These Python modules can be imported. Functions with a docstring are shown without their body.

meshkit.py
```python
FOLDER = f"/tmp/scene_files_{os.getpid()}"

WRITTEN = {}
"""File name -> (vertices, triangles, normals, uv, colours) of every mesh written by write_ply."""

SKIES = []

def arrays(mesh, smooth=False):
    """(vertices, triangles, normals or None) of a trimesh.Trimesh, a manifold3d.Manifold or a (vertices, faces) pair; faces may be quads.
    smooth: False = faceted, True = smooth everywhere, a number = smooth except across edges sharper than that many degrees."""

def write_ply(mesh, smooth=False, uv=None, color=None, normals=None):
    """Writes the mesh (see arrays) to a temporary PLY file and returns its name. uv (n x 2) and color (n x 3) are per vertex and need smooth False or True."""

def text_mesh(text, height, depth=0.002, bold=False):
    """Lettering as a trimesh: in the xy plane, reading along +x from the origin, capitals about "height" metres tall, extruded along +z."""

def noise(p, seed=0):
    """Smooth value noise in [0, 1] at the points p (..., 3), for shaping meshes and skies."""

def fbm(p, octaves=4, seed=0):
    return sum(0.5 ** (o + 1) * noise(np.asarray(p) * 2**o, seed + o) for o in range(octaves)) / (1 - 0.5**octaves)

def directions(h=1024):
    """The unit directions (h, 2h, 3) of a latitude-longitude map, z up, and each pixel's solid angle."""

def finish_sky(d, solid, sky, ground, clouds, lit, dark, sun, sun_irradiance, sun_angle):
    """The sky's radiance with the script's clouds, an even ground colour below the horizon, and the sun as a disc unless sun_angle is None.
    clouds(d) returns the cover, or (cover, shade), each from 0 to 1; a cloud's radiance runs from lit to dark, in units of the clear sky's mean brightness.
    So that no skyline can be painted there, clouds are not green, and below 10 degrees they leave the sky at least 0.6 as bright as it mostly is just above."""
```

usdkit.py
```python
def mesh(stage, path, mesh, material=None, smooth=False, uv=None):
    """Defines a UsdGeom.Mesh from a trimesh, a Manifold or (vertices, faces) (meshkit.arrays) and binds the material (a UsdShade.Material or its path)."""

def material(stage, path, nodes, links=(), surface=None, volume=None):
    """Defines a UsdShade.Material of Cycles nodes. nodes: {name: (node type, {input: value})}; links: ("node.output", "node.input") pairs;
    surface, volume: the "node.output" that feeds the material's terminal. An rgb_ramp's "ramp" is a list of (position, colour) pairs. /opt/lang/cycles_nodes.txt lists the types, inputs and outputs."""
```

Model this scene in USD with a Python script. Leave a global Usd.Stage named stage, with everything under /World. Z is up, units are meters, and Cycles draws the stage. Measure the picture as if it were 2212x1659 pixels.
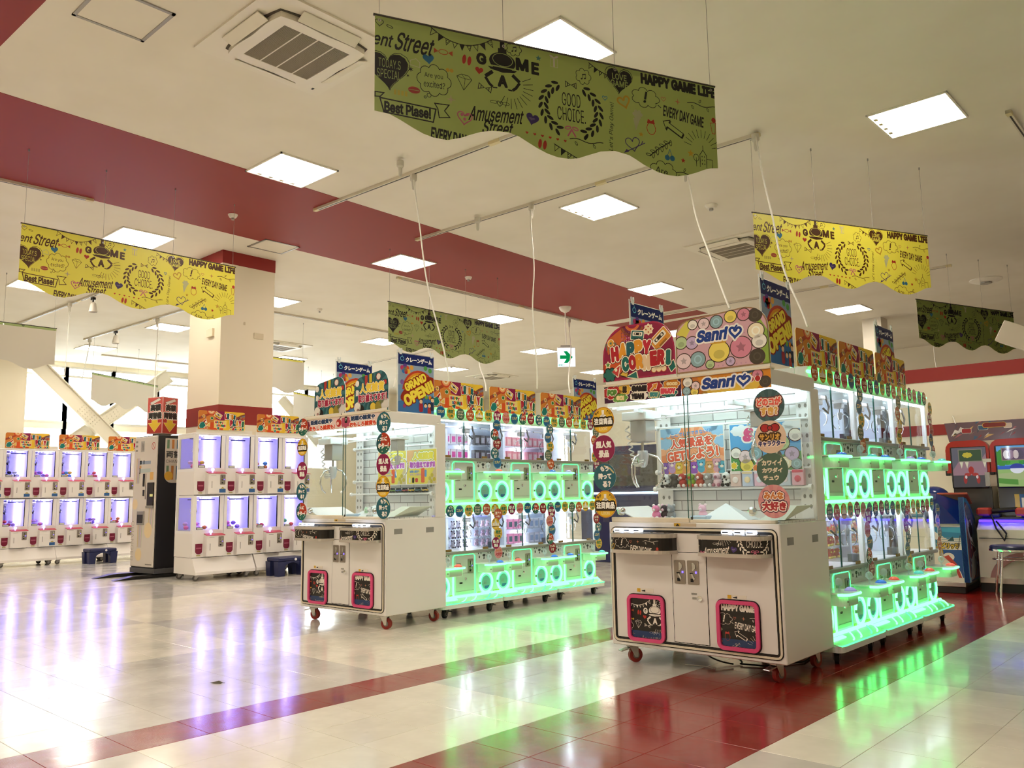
import math, random, glob, functools
import numpy as np, trimesh, shapely, usdkit, meshkit
from shapely import affinity
from shapely.geometry import Polygon, box as sbox, Point, LineString
from shapely.ops import unary_union
from pxr import Usd, UsdGeom, UsdLux, UsdShade, Sdf, Gf, Vt

stage = Usd.Stage.CreateInMemory()
UsdGeom.SetStageUpAxis(stage, 'Z')
UsdGeom.Xform.Define(stage, '/World')
rng = random.Random(7)

# ------------------------------------------------------------------ camera, sky, exposure
EXPOSURE = 0.28
cam = UsdGeom.Camera.Define(stage, '/World/camera')
yaw, pitch, roll = math.radians(42.51), math.radians(7.45), math.radians(-0.90)
_f = np.array([-math.sin(yaw) * math.cos(pitch), math.cos(yaw) * math.cos(pitch), math.sin(pitch)])
_r = np.array([math.cos(yaw), math.sin(yaw), 0.0]); _u = np.cross(_r, _f)
_r, _u = _r * math.cos(roll) + _u * math.sin(roll), -_r * math.sin(roll) + _u * math.cos(roll)
cam.AddTransformOp().Set(Gf.Matrix4d(*map(float, [*_r, 0, *_u, 0, *(-_f), 0, 0, 0, 1.2, 1])))
cam.CreateHorizontalApertureAttr(36.0)
cam.CreateFocalLengthAttr(36.0 * 1809.0 / 2212.0)
cam.CreateClippingRangeAttr(Gf.Vec2f(0.05, 500))
cam.CreateExposureAttr(EXPOSURE)
sky = UsdLux.DomeLight.Define(stage, '/World/sky')
sky.CreateColorAttr(Gf.Vec3f(0.86, 0.93, 1.0)); sky.CreateIntensityAttr(4.5)
LAMP = 26.0        # radiance of the ceiling lamps
LAMP_COL = (1.0, 0.955, 0.885)

# ------------------------------------------------------------------ materials
def lin(c):
    if isinstance(c, str):
        c = [int(c[i:i + 2], 16) / 255 for i in (0, 2, 4)]
    return tuple(x / 12.92 if x <= 0.04045 else ((x + 0.055) / 1.055) ** 2.4 for x in c)
_mats = {}
def mat(name, nodes, links=(), surface=None):
    if name not in _mats:
        _mats[name] = usdkit.material(stage, '/World/Looks/' + name, nodes, links, surface)
    return _mats[name]
def paint(name, col, rough=0.5, metal=0.0, **kw):
    d = dict(base_color=lin(col), roughness=rough, metallic=metal); d.update(kw)
    return mat(name, {'p': ('principled_bsdf', d)}, (), 'p.BSDF')
def glow(name, col, strength):
    return mat(name, {'e': ('emission', dict(color=lin(col), strength=strength))}, (), 'e.emission')   # col in display colour
def ink(name, rough=0.45):
    return mat(name, {'a': ('attribute', dict(attribute='Cd')), 'p': ('principled_bsdf', dict(roughness=rough))}, [('a.color', 'p.base_color')], 'p.BSDF')
WHITE = paint('white_paint', 'e9e4de', 0.35)
WHITE2 = paint('white_plastic', 'eeecea', 0.3)
CREAM = paint('cream_trim', 'e6d9c0', 0.3)
BLACK = paint('black_plastic', '15120f', 0.35)
DARK = paint('dark_gap', '0b0a0a', 0.8)
GREY = paint('grey_metal', 'a3a09a', 0.35, 0.6)
STEEL = paint('steel', 'c9c7c2', 0.22, 1.0)
CHROME = paint('chrome', 'e6e6e6', 0.08, 1.0)
REDWHEEL = paint('red_rubber', '8c2318', 0.45)
NAVY = paint('navy_plastic', '1c2450', 0.4)
PINK = paint('pink_plastic', 'e0497f', 0.3)
RUBBER = paint('black_rubber', '111214', 0.6)
CORD = paint('white_cord', 'dedad0', 0.5)
WIRE = paint('hanging_wire', '9a948a', 0.5)
PRINT = ink('print_ink', 0.45)
GLOSSPRINT = ink('gloss_print_ink', 0.18)
REDPAINT = paint('red_wall_paint', '8e1f1b', 0.55)
GLASS = mat('glass_pane', {'w': ('layer_weight', dict(blend=0.5)), 'q': ('math', dict(math_type='power', value2=4.0)), 'r': ('map_range', dict(from_min=0.0, from_max=1.0, to_min=0.025, to_max=0.6)), 't': ('transparent_bsdf', dict(color=(0.975, 0.99, 0.985))), 'g': ('glossy_bsdf', dict(color=(1, 1, 1), roughness=0.02)), 'm': ('mix_closure', {})},
            [('w.facing', 'q.value1'), ('q.value', 'r.value'), ('r.result', 'm.fac'), ('t.BSDF', 'm.closure1'), ('g.BSDF', 'm.closure2')], 'm.closure')
GLASSEDGE = paint('glass_edge', '2f5b50', 0.15)
LED_GREEN = glow('led_green', (0.34, 1.0, 0.47), 5.0)
LED_GREEN2 = glow('led_green_soft', (0.30, 1.0, 0.52), 2.4)
LED_CELL = glow('led_cell_white', (0.90, 0.93, 1.0), 26.0)
LED_WHITE = glow('led_white', (0.86, 0.93, 1.0), 9.0)
LED_BLUE = glow('led_blue', (0.34, 0.30, 1.0), 9.0)
LED_DOT = glow('led_blue_dot', (0.25, 0.2, 1.0), 8.0)

# ------------------------------------------------------------------ mesh builder
def rmat(axis, deg):
    return trimesh.transformations.rotation_matrix(math.radians(deg), axis)[:3, :3]
class G:
    def __init__(s): s.v, s.f, s.n = [], [], 0
    def add(s, v, f=None):
        if f is None:
            if hasattr(v, 'to_mesh'):
                m = v.to_mesh(); v, f = m.vert_properties[:, :3], m.tri_verts
            else: v, f = v.vertices, v.faces
        v = np.asarray(v, float); f = np.asarray(f, int)
        if f.shape[1] == 4: f = np.vstack([f[:, [0, 1, 2]], f[:, [0, 2, 3]]])
        s.v.append(v); s.f.append(f + s.n); s.n += len(v); return s
    def box(s, a, b, c=0.0):
        a, b = np.minimum(a, b).astype(float), np.maximum(a, b).astype(float)
        if c <= 0:
            v = np.array([[x, y, z] for x in (a[0], b[0]) for y in (a[1], b[1]) for z in (a[2], b[2])])
            return s.add(v, [[0, 1, 3, 2], [4, 6, 7, 5], [0, 4, 5, 1], [2, 3, 7, 6], [0, 2, 6, 4], [1, 5, 7, 3]])
        c = min(c, 0.49 * float((b - a).min()))
        pts = []
        for x, sx in ((a[0], 1), (b[0], -1)):
            for y, sy in ((a[1], 1), (b[1], -1)):
                for z, sz in ((a[2], 1), (b[2], -1)):
                    pts += [[x, y + sy * c, z + sz * c], [x + sx * c, y, z + sz * c], [x + sx * c, y + sy * c, z]]
        return s.add(*hull(pts))
    def hull(s, pts): return s.add(*hull(pts))
    def obox(s, ctr, half, R=None, c=0.0):
        g = G().box(-np.asarray(half, float), half, c); v = np.vstack(g.v)
        if R is not None: v = v @ np.asarray(R).T
        return s.add(v + np.asarray(ctr, float), np.vstack(g.f))
    def cyl(s, p0, p1, r0, r1=None, n=12):
        r1 = r0 if r1 is None else r1
        p0, p1 = np.asarray(p0, float), np.asarray(p1, float); t = p1 - p0; t = t / np.linalg.norm(t)
        a = np.cross(t, [0, 0, 1.0] if abs(t[2]) < 0.9 else [1.0, 0, 0]); a /= np.linalg.norm(a); b = np.cross(t, a)
        th = np.arange(n) * 2 * math.pi / n; ring = np.cos(th)[:, None] * a + np.sin(th)[:, None] * b
        v = np.vstack([p0 + ring * r0, p1 + ring * r1, p0[None], p1[None]]); i = np.arange(n); j = (i + 1) % n
        f = np.vstack([np.c_[i, j, j + n], np.c_[i, j + n, i + n], np.c_[j, i, np.full(n, 2 * n)], np.c_[i + n, j + n, np.full(n, 2 * n + 1)]])
        return s.add(v, f)
    def tube(s, pts, r, n=8, closed=False):
        p = np.asarray(pts, float); m = len(p)
        t = (np.roll(p, -1, 0) - np.roll(p, 1, 0)) if closed else np.gradient(p, axis=0)
        t /= np.linalg.norm(t, axis=1, keepdims=True) + 1e-12
        a = np.zeros_like(p); ref = np.array([0, 0, 1.0]) if abs(t[0, 2]) < 0.9 else np.array([1.0, 0, 0])
        x = np.cross(t[0], ref); x /= np.linalg.norm(x)
        for k in range(m):
            x = x - t[k] * (x @ t[k]); x /= np.linalg.norm(x) + 1e-12; a[k] = x
        b = np.cross(t, a); th = np.arange(n) * 2 * math.pi / n
        rr = np.broadcast_to(r, (m,))[:, None, None]
        v = (p[:, None] + rr * (np.cos(th)[None, :, None] * a[:, None] + np.sin(th)[None, :, None] * b[:, None])).reshape(-1, 3)
        k = np.arange(m if closed else m - 1); i = np.arange(n); K, I = np.meshgrid(k, i, indexing='ij'); J = (I + 1) % n; K2 = (K + 1) % m
        f = np.stack([K * n + I, K * n + J, K2 * n + J, K2 * n + I], -1).reshape(-1, 4)
        s.add(v, f)
        if not closed:
            for q, fl in ((0, 1), (m - 1, 0)):
                idx = q * n + i
                tri = np.array([[idx[0], idx[e], idx[e + 1]] for e in range(1, n - 1)])
                s.f[-1] = np.vstack([s.f[-1], (tri[:, ::-1] if fl else tri) + s.n - m * n])
        return s
    def ball(s, c, r, sub=2, sc=(1, 1, 1)):
        m = trimesh.creation.icosphere(sub, 1.0)
        return s.add(m.vertices * np.asarray(sc) * r + np.asarray(c, float), m.faces)
    def ext(s, shape, depth, T):
        """extrude a 2-D shape (x, y) by depth along local z; T maps (x, y, z) rows to 3-D."""
        for g in polys(shape):
            m = trimesh.creation.extrude_polygon(g, depth, engine='earcut')
            v = T(np.asarray(m.vertices)); f = np.asarray(m.faces)
            o = T(np.array([[0, 0, 0], [1, 0, 0], [0, 1, 0], [0, 0, 1.0]])); 
            if np.linalg.det(o[1:] - o[0]) < 0: f = f[:, ::-1]
            s.add(v, f)
        return s
    def lathe(s, prof, c=(0, 0, 0), n=20, axis='z'):
        m = trimesh.creation.revolve(np.asarray(prof, float), sections=n); v = np.asarray(m.vertices)
        if axis == 'y': v = v[:, [0, 2, 1]] * [1, -1, 1]
        if axis == 'x': v = v[:, [2, 1, 0]] * [1, 1, -1]
        return s.add(v + np.asarray(c, float), m.faces)
    def mesh(s): return np.vstack(s.v), np.vstack(s.f)
_hulls = {}
def hull(pts):
    p = np.asarray(pts, float)
    m = trimesh.convex.convex_hull(p)
    return m.vertices, m.faces
def polys(shape):
    if shape.is_empty: return []
    return [g for g in getattr(shape, 'geoms', [shape]) if g.geom_type == 'Polygon' and g.area > 1e-9]
def FXZ(o=(0, 0, 0)):      # drawing plane facing -y: (x, y, z) -> (x, -z, y)
    o = np.asarray(o, float)
    return lambda p: np.c_[p[:, 0], -p[:, 2], p[:, 1]] + o
def FYZ(o=(0, 0, 0)):      # drawing plane facing +x: x runs along +y
    o = np.asarray(o, float)
    return lambda p: np.c_[p[:, 2], p[:, 0], p[:, 1]] + o
def FXY(o=(0, 0, 0)):
    o = np.asarray(o, float)
    return lambda p: p[:, :3] + o
def rrect(x0, y0, x1, y1, r, q=4):
    r = min(r, (x1 - x0) * 0.49, (y1 - y0) * 0.49)
    return sbox(x0 + r, y0 + r, x1 - r, y1 - r).buffer(r, quad_segs=q)

# ------------------------------------------------------------------ scene tree
_used = {}
def _name(parent, name):
    k = parent + '/' + name; n = _used.get(k, 0); _used[k] = n + 1
    return k if n == 0 else f'{k}_{n:03d}'
def data(prim, **kw):
    for k, v in kw.items():
        if v: prim.SetCustomDataByKey(k, v)
def thing(name, label, cat, loc=(0, 0, 0), rot=0.0, group=None, kind=None):
    path = _name('/World', name); x = UsdGeom.Xform.Define(stage, path)
    x.AddTranslateOp().Set(Gf.Vec3d(*map(float, loc))); x.AddRotateZOp().Set(float(rot))
    data(x.GetPrim(), label=label, category=cat, group=group, kind=kind); return path
def group_part(parent, name):
    path = _name(parent, name); UsdGeom.Xform.Define(stage, path); return path
def part(parent, name, g, m, smooth=False, label=None, kind=None, color=None, cat=None, group=None):
    if isinstance(g, G):
        if not g.v: return None
        g = g.mesh()
    path = _name(parent, name)
    p = usdkit.mesh(stage, path, g, m, smooth=smooth)
    if color is not None:
        UsdGeom.PrimvarsAPI(p).CreatePrimvar('Cd', Sdf.ValueTypeNames.Color3fArray, 'vertex').Set(Vt.Vec3fArray.FromNumpy(np.asarray(color, np.float32)))
    data(p.GetPrim(), label=label, kind=kind, category=cat, group=group); return path
def solo(name, g, m, label, cat, group=None, kind=None, smooth=False, color=None):
    return part('/World', name, g, m, smooth, label, kind, color, cat, group)
def struct(name, g, m, smooth=False): return part('/World', name, g, m, smooth, None, 'structure')
def copy(src, name, label, loc, rot=0.0, cat=None, group=None):
    sp = stage.GetPrimAtPath(src); was = sp.GetCustomData()
    path = _name('/World', name); x = UsdGeom.Xform.Define(stage, path)
    x.GetPrim().GetReferences().AddInternalReference(src); x.GetPrim().SetInstanceable(True)
    x.ClearXformOpOrder()
    for a in ('xformOp:translate', 'xformOp:rotateZ'): pass
    UsdGeom.XformCommonAPI(x)
    x.GetPrim().GetAttribute('xformOp:translate').Set(Gf.Vec3d(*map(float, loc))); x.GetPrim().GetAttribute('xformOp:rotateZ').Set(float(rot))
    x.SetXformOpOrder([UsdGeom.XformOp(x.GetPrim().GetAttribute('xformOp:translate')), UsdGeom.XformOp(x.GetPrim().GetAttribute('xformOp:rotateZ'))])
    data(x.GetPrim(), label=label, category=cat or was.get('category'), group=group); return path

# ------------------------------------------------------------------ flat print: shapes with colours, laid on a surface
from PIL import Image, ImageDraw, ImageFont
_FONTS = glob.glob('/opt/blender-*/*/datafiles/fonts')[0]
@functools.lru_cache(None)
def _font(cjk, px): return ImageFont.truetype(_FONTS + ('/Noto Sans CJK Regular.woff2' if cjk else '/Inter.woff2'), px)
@functools.lru_cache(None)
def lettering(txt, bold=2, px=56, tol=0.55):
    """The words as a shape: capitals 1 high, left end of the baseline at the origin."""
    cjk = any(ord(c) > 0x2000 for c in txt); f = _font(cjk, px)
    x0, y0, x1, y1 = f.getbbox(txt, anchor='ls', stroke_width=bold)
    im = Image.new('L', (x1 - x0 + 8, y1 - y0 + 8))
    ImageDraw.Draw(im).text((4 - x0, 4 - y0), txt, 255, f, anchor='ls', stroke_width=bold)
    on = np.pad(np.asarray(im) > 127, ((0, 0), (1, 1))).astype(np.int8)
    rows, st = np.nonzero(np.diff(on, axis=1) == 1); en = np.nonzero(np.diff(on, axis=1) == -1)[1]
    sh = shapely.union_all(shapely.box(st, -rows - 1, en, -rows)).buffer(0.6, quad_segs=1).buffer(-0.6, quad_segs=1).simplify(tol)
    k = 1.0 / (px * 0.73)
    return affinity.affine_transform(sh, [k, 0, 0, k, (x0 - 4) * k, (4 - y0) * k])
def words(txt, h, cx=0, cy=0, w=None, bold=2, rot=0, shear=0, px=56, tol=0.55):
    """The words h high and, if given, w wide, centred on (cx, cy)."""
    s = lettering(txt, bold, px, tol); a = s.bounds
    k = h / (a[3] - a[1]); kx = k if w is None else w / (a[2] - a[0])
    s = affinity.translate(s, -(a[0] + a[2]) / 2, -(a[1] + a[3]) / 2); s = affinity.scale(s, kx, k, origin=(0, 0))
    if shear: s = affinity.skew(s, shear, 0, origin=(0, 0))
    return affinity.translate(affinity.rotate(s, rot, origin=(0, 0)), cx, cy)
def heart(cx, cy, s, rot=0):
    t = np.linspace(0, 2 * math.pi, 26)[:-1]
    p = np.c_[16 * np.sin(t) ** 3, 13 * np.cos(t) - 5 * np.cos(2 * t) - 2 * np.cos(3 * t) - np.cos(4 * t)] / 32
    return affinity.translate(affinity.rotate(affinity.scale(Polygon(p), s, s, origin=(0, 0)), rot, origin=(0, 0)), cx, cy)
def star(cx, cy, r, n=5, inner=0.42, rot=90):
    a = np.radians(rot + np.arange(2 * n) * 180 / n); q = np.where(np.arange(2 * n) % 2 == 0, r, r * inner)
    return Polygon(np.c_[cx + q * np.cos(a), cy + q * np.sin(a)])
def disc(cx, cy, rx, ry=None, q=6): return affinity.scale(Point(cx, cy).buffer(1, quad_segs=q), rx, ry or rx)
def line(pts, w, cap='round'): return LineString(pts).buffer(w / 2, quad_segs=2, cap_style=cap)
def cloud(cx, cy, rx, ry, n=8, k=0.36):
    return unary_union([disc(cx, cy, rx * 0.8, ry * 0.8)] + [disc(cx + rx * 0.75 * math.cos(a), cy + ry * 0.7 * math.sin(a), rx * k, ry * k * 1.15, 4) for a in np.arange(n) * 2 * math.pi / n])
def leaf(cx, cy, l, w, rot): 
    t = np.linspace(0, math.pi, 7); p = np.r_[np.c_[np.cos(t) * l / 2, np.sin(t) * w / 2], np.c_[-np.cos(t[1:-1]) * l / 2, -np.sin(t[1:-1]) * w / 2]]
    return affinity.translate(affinity.rotate(Polygon(p), rot, origin=(0, 0)), cx, cy)
def ring(s, w): return s.difference(s.buffer(-w))
class Art:
    """Printed matter: each shape lies a hair in front of the one below it."""
    def __init__(s): s.it = []
    def add(s, shape, col, l=1): s.it.append((shape, lin(col), l)); return s
    def outl(s, shape, col, *outs, l=1):      # outs: (width, colour) from the outermost in
        for k, (w, c) in enumerate(outs): s.add(shape.buffer(w, quad_segs=2), c, l + k)
        return s.add(shape, col, l + len(outs))
    def clip(s, sh): s.it = [(a.intersection(sh), c, l) for a, c, l in s.it if a.intersects(sh)]; return s
    def move(s, fn): s.it = [(fn(a), c, l) for a, c, l in s.it]; return s
    def merge(s, o, fn=None, l=0): s.it += [((fn(a) if fn else a), c, q + l) for a, c, q in o.it]; return s
    def arrays(s, T, gap=0.0003):
        V, F, C, n = [], [], [], 0
        for sh, c, l in s.it:
            for g in polys(sh):
                v, f = trimesh.creation.triangulate_polygon(g, engine='earcut')
                if not len(f): continue
                p = np.c_[v, np.full(len(v), l * gap)]; w = T(p)
                a, b, d = p[f[:, 0], :2], p[f[:, 1], :2], p[f[:, 2], :2]
                cr = (b[:, 0] - a[:, 0]) * (d[:, 1] - a[:, 1]) - (b[:, 1] - a[:, 1]) * (d[:, 0] - a[:, 0])
                f = np.where(cr[:, None] < 0, f[:, ::-1], f)
                V.append(w); F.append(f + n); C.append(np.tile(c, (len(v), 1))); n += len(v)
        return np.vstack(V), np.vstack(F), np.vstack(C)
def pprint(parent, art, T, m=None, name='print', gap=0.0003, label=None):
    v, f, c = art.arrays(T, gap)
    return part(parent, name, (v, f), m or PRINT, color=c, label=label)
# ------------------------------------------------------------------ the hall: floor, ceiling, walls
CEIL = 5.3
def tile_mat(name, col, var=0.02):
    return mat(name, {'t': ('texture_coordinate', {}), 'g': ('geometry', {}), 'o': ('object_info', {}),
        'n': ('noise_texture', dict(scale=3.0, detail=4.0, roughness=0.6)), 'n2': ('noise_texture', dict(scale=5.0, detail=2.0)), 'mp': ('mapping', dict(scale=(1.0, 1.0, 1.0))),
        'r': ('rgb_ramp', dict(ramp=[(0.3, tuple(np.array(lin(col)) * (1 - 2 * var))), (0.7, tuple(np.array(lin(col)) * (1 + var)))])),
        'h': ('hsv', dict(hue=0.5, saturation=1.0)), 'mr': ('map_range', dict(from_min=0.0, from_max=1.0, to_min=0.965, to_max=1.03)),
        'b': ('bump', dict(strength=0.06, distance=0.02)), 'rr': ('map_range', dict(from_min=0.3, from_max=0.7, to_min=0.13, to_max=0.22)),
        'p': ('principled_bsdf', dict(specular_ior_level=0.5, coat_weight=0.25, coat_roughness=0.09))},
        [('g.position', 'n.vector'), ('g.position', 'mp.vector'), ('mp.vector', 'n2.vector'), ('n.fac', 'r.fac'), ('r.color', 'h.color'), ('o.random', 'mr.value'), ('mr.result', 'h.value'), ('h.color', 'p.base_color'),
         ('n2.fac', 'b.height'), ('b.normal', 'p.normal'), ('n.fac', 'rr.value'), ('rr.result', 'p.roughness')], 'p.BSDF')
T_CREAM, T_GREY, T_RED = tile_mat('vinyl_cream', 'e3ddce'), tile_mat('vinyl_grey', 'c9c5bd'), tile_mat('vinyl_red', '8a1b15', 0.06)
P = 0.3785; X0 = -1.93; Y0 = 1.87
def tile_kind(i, j):          # i counts tiles to the left of the wide red stripe's right edge (negative: to its right), j tiles away from y = 1.87
    jb = j // 5
    if i < 0: return 'g' if (jb + ((-i - 1) // 5)) % 2 == 0 else 'c'
    if i < 3: return 'r'
    if i < 6: return 'g' if jb % 2 else 'c'
    if i == 6: return 'r'
    return 'g' if ((i - 7) // 5 + jb) % 2 == 0 else 'c'
tiles = []
for i in range(-26, 66):
    for j in range(-26, 64):
        x1 = X0 - i * P; x0 = x1 - P; y0 = Y0 + j * P; y1 = y0 + P
        tiles.append(((x0 + x1) / 2, (y0 + y1) / 2, tile_kind(i, j)))
def in_view(x, y, z=0.0, m=0.06):
    d = np.array([x, y, z - 1.2]); zz = d @ _f
    return zz > 0.5 and abs(d @ _r / zz) < 1106 / 1809 + m and abs(d @ _u / zz) < 829.5 / 1809 + m
UsdGeom.Xform.Define(stage, '/World/floor'); data(stage.GetPrimAtPath('/World/floor'), kind='structure')
part('/World/floor', 'screed', G().box((-27, -8, -0.06), (8, 26, -0.012)), paint('joint_grey', '8b8478', 0.8))
near = sorted([t for t in tiles if in_view(t[0], t[1])], key=lambda t: t[0] ** 2 + t[1] ** 2)[:300]
nset = set((t[0], t[1]) for t in near)
hw = P / 2 - 0.0007
def tile_mesh(cx, cy, g):
    b = 0.0012
    v = np.array([[cx + sx * (hw - k * b), cy + sy * (hw - k * b), -k0] for k, k0 in ((0, 0.012), (0, b), (1, 0.0)) for sx, sy in ((-1, -1), (1, -1), (1, 1), (-1, 1))])
    f = [[8, 9, 10, 11]]
    for q in range(4): f += [[q, (q + 1) % 4, 4 + (q + 1) % 4, 4 + q], [4 + q, 4 + (q + 1) % 4, 8 + (q + 1) % 4, 8 + q]]
    return g.add(v, f)
TM = dict(c=T_CREAM, g=T_GREY, r=T_RED)
for x, y, k in near: part('/World/floor', 'tile', tile_mesh(x, y, G()), TM[k])
for k in 'cgr':
    g = G()
    for x, y, kk in tiles:
        if kk == k and (x, y) not in nset:
            g.add([[x - hw, y - hw, -0.0002], [x + hw, y - hw, -0.0002], [x + hw, y + hw, -0.0002], [x - hw, y + hw, -0.0002]], [[0, 1, 2, 3]])
    part('/World/floor', 'tile_field', g, TM[k], kind='stuff')

CEILM = mat('ceiling_paint', {'g': ('geometry', {}), 'n': ('noise_texture', dict(scale=1.2, detail=3.0)), 'r': ('rgb_ramp', dict(ramp=[(0.3, lin('e2dac9')), (0.7, lin('e9e2d3'))])), 'p': ('principled_bsdf', dict(roughness=0.8))},
            [('g.position', 'n.vector'), ('n.fac', 'r.fac'), ('r.color', 'p.base_color')], 'p.BSDF')
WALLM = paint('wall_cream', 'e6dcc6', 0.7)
struct('ceiling', G().box((-27, -8, CEIL), (8, 26, CEIL + 0.2)), CEILM)
# red painted strips of the ceiling, a skim coat thick
def strip(q, z0=CEIL - 0.004):
    g = G(); b = [[x, y, z0] for x, y in q]; t = [[x, y, CEIL + 0.001] for x, y in q]
    return g.hull(b + t)
CRED = paint('red_ceiling_paint', '8c2723', 0.6)
struct('trim_1', strip([(-9.06, -2), (-9.2, 2.44), (-9.55, 16.36), (-12.07, 16.29), (-11.7, 4.32), (-11.55, -2)]), CRED)
struct('trim_2', strip([(-12.08, 16.67), (-9.57, 16.75), (-9.57, 17.24), (-11.9, 17.1)]), CRED)
struct('trim_3', strip([(-11.9, 17.5), (-9.6, 17.4), (-9.6, 18.6), (-11.9, 18.6)]), CRED)
struct('trim_4', strip([(-8.21, 2.15), (-7.15, 2.18), (-7.0, -1.0), (-8.1, -1.0)]), CRED)
# walls
WX = -26.5
struct('wall_right', G().box((8, -8, -0.06), (8.2, 26, CEIL)), WALLM)
struct('wall_front', G().box((-27, -8.2, -0.06), (8.2, -8, CEIL)), WALLM)
struct('wall_back', G().box((-27, 26, -0.06), (8.2, 26.2, CEIL)), WALLM)
lw = G()
hole = sbox(7.85, 2.25, 19.0, 3.3).union(sbox(7.85, 3.5, 19.0, 5.15))
lw.ext(sbox(-8, -0.06, 26, CEIL).difference(hole), 0.25, lambda p: np.c_[WX - p[:, 2], p[:, 0], p[:, 1]])
struct('wall_left', lw, WALLM)
ALU = paint('window_aluminium', 'cfc9bd', 0.4, 0.2)
ys = [7.85, 9.26, 10.62, 12.02, 13.4, 14.75, 16.12, 17.63, 19.0]
for k in range(8):
    w = f'/World/window_{k + 1}'; UsdGeom.Xform.Define(stage, w); data(stage.GetPrimAtPath(w), kind='structure')
    a, b = ys[k], ys[k + 1]; fr = G()
    for y in (a, b): fr.box((WX - 0.12, y - 0.045, 2.25), (WX + 0.02, y + 0.045, 5.15))
    for z in (3.5, 4.88, 5.15): fr.box((WX - 0.14, a, z - 0.03), (WX + 0.01, b, z + 0.03))
    part(w, 'window_frame', fr, ALU)
    part(w, 'pane', G().box((WX - 0.08, a + 0.045, 3.53), (WX - 0.072, b - 0.045, 4.85)), GLASS)
    part(w, 'pane', G().box((WX - 0.08, a + 0.045, 4.91), (WX - 0.072, b - 0.045, 5.12)), GLASS)
    part(w, 'pane', G().box((WX - 0.08, a + 0.045, 2.25), (WX - 0.072, b - 0.045, 3.3)), GLASS)
# steel braces across the windows
BRACE = paint('brace_white', 'e2dac8', 0.55)
def brace(name, label, p, q, w=0.4, d=0.22):
    p, q = np.array(p, float), np.array(q, float); t = q - p; L = np.linalg.norm(t); t /= L; n = np.cross([1.0, 0, 0], t)
    R = np.c_[t, [1.0, 0, 0], n]; b = thing(name, label, 'steel brace')
    c = (p + q) / 2
    part(b, 'flange', G().obox(c + n * w / 2, (L / 2, d / 2, 0.015), R, 0.004), BRACE); part(b, 'flange', G().obox(c - n * w / 2, (L / 2, d / 2, 0.015), R, 0.004), BRACE)
    part(b, 'web', G().obox(c, (L / 2, 0.02, w / 2 - 0.016), R), BRACE)
    bolts = G()
    for u in (0.52, 0.55, 0.58, 0.61, 0.64, 0.67, 0.70):
        for s in (-0.12, -0.04, 0.04, 0.12):
            o = p + t * L * u + n * s; bolts.cyl(o + [0.02, 0, 0], o + [0.05, 0, 0], 0.018, n=6)
    part(b, 'bolt_row', bolts, BRACE, kind='stuff')
brace('steel_brace', 'white steel brace falling to the right across the bright windows', (-25.7, 8.1, 5.08), (-25.7, 10.6, 2.75))
brace('steel_brace', 'white steel brace rising to the right and crossing the other one before the windows', (-25.95, 12.1, 5.1), (-25.95, 9.1, 2.75))
brace('steel_brace', 'short white slanted brace seen right of the pillar by the windows', (-25.7, 16.0, 4.6), (-25.7, 17.6, 3.1), 0.35)
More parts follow.
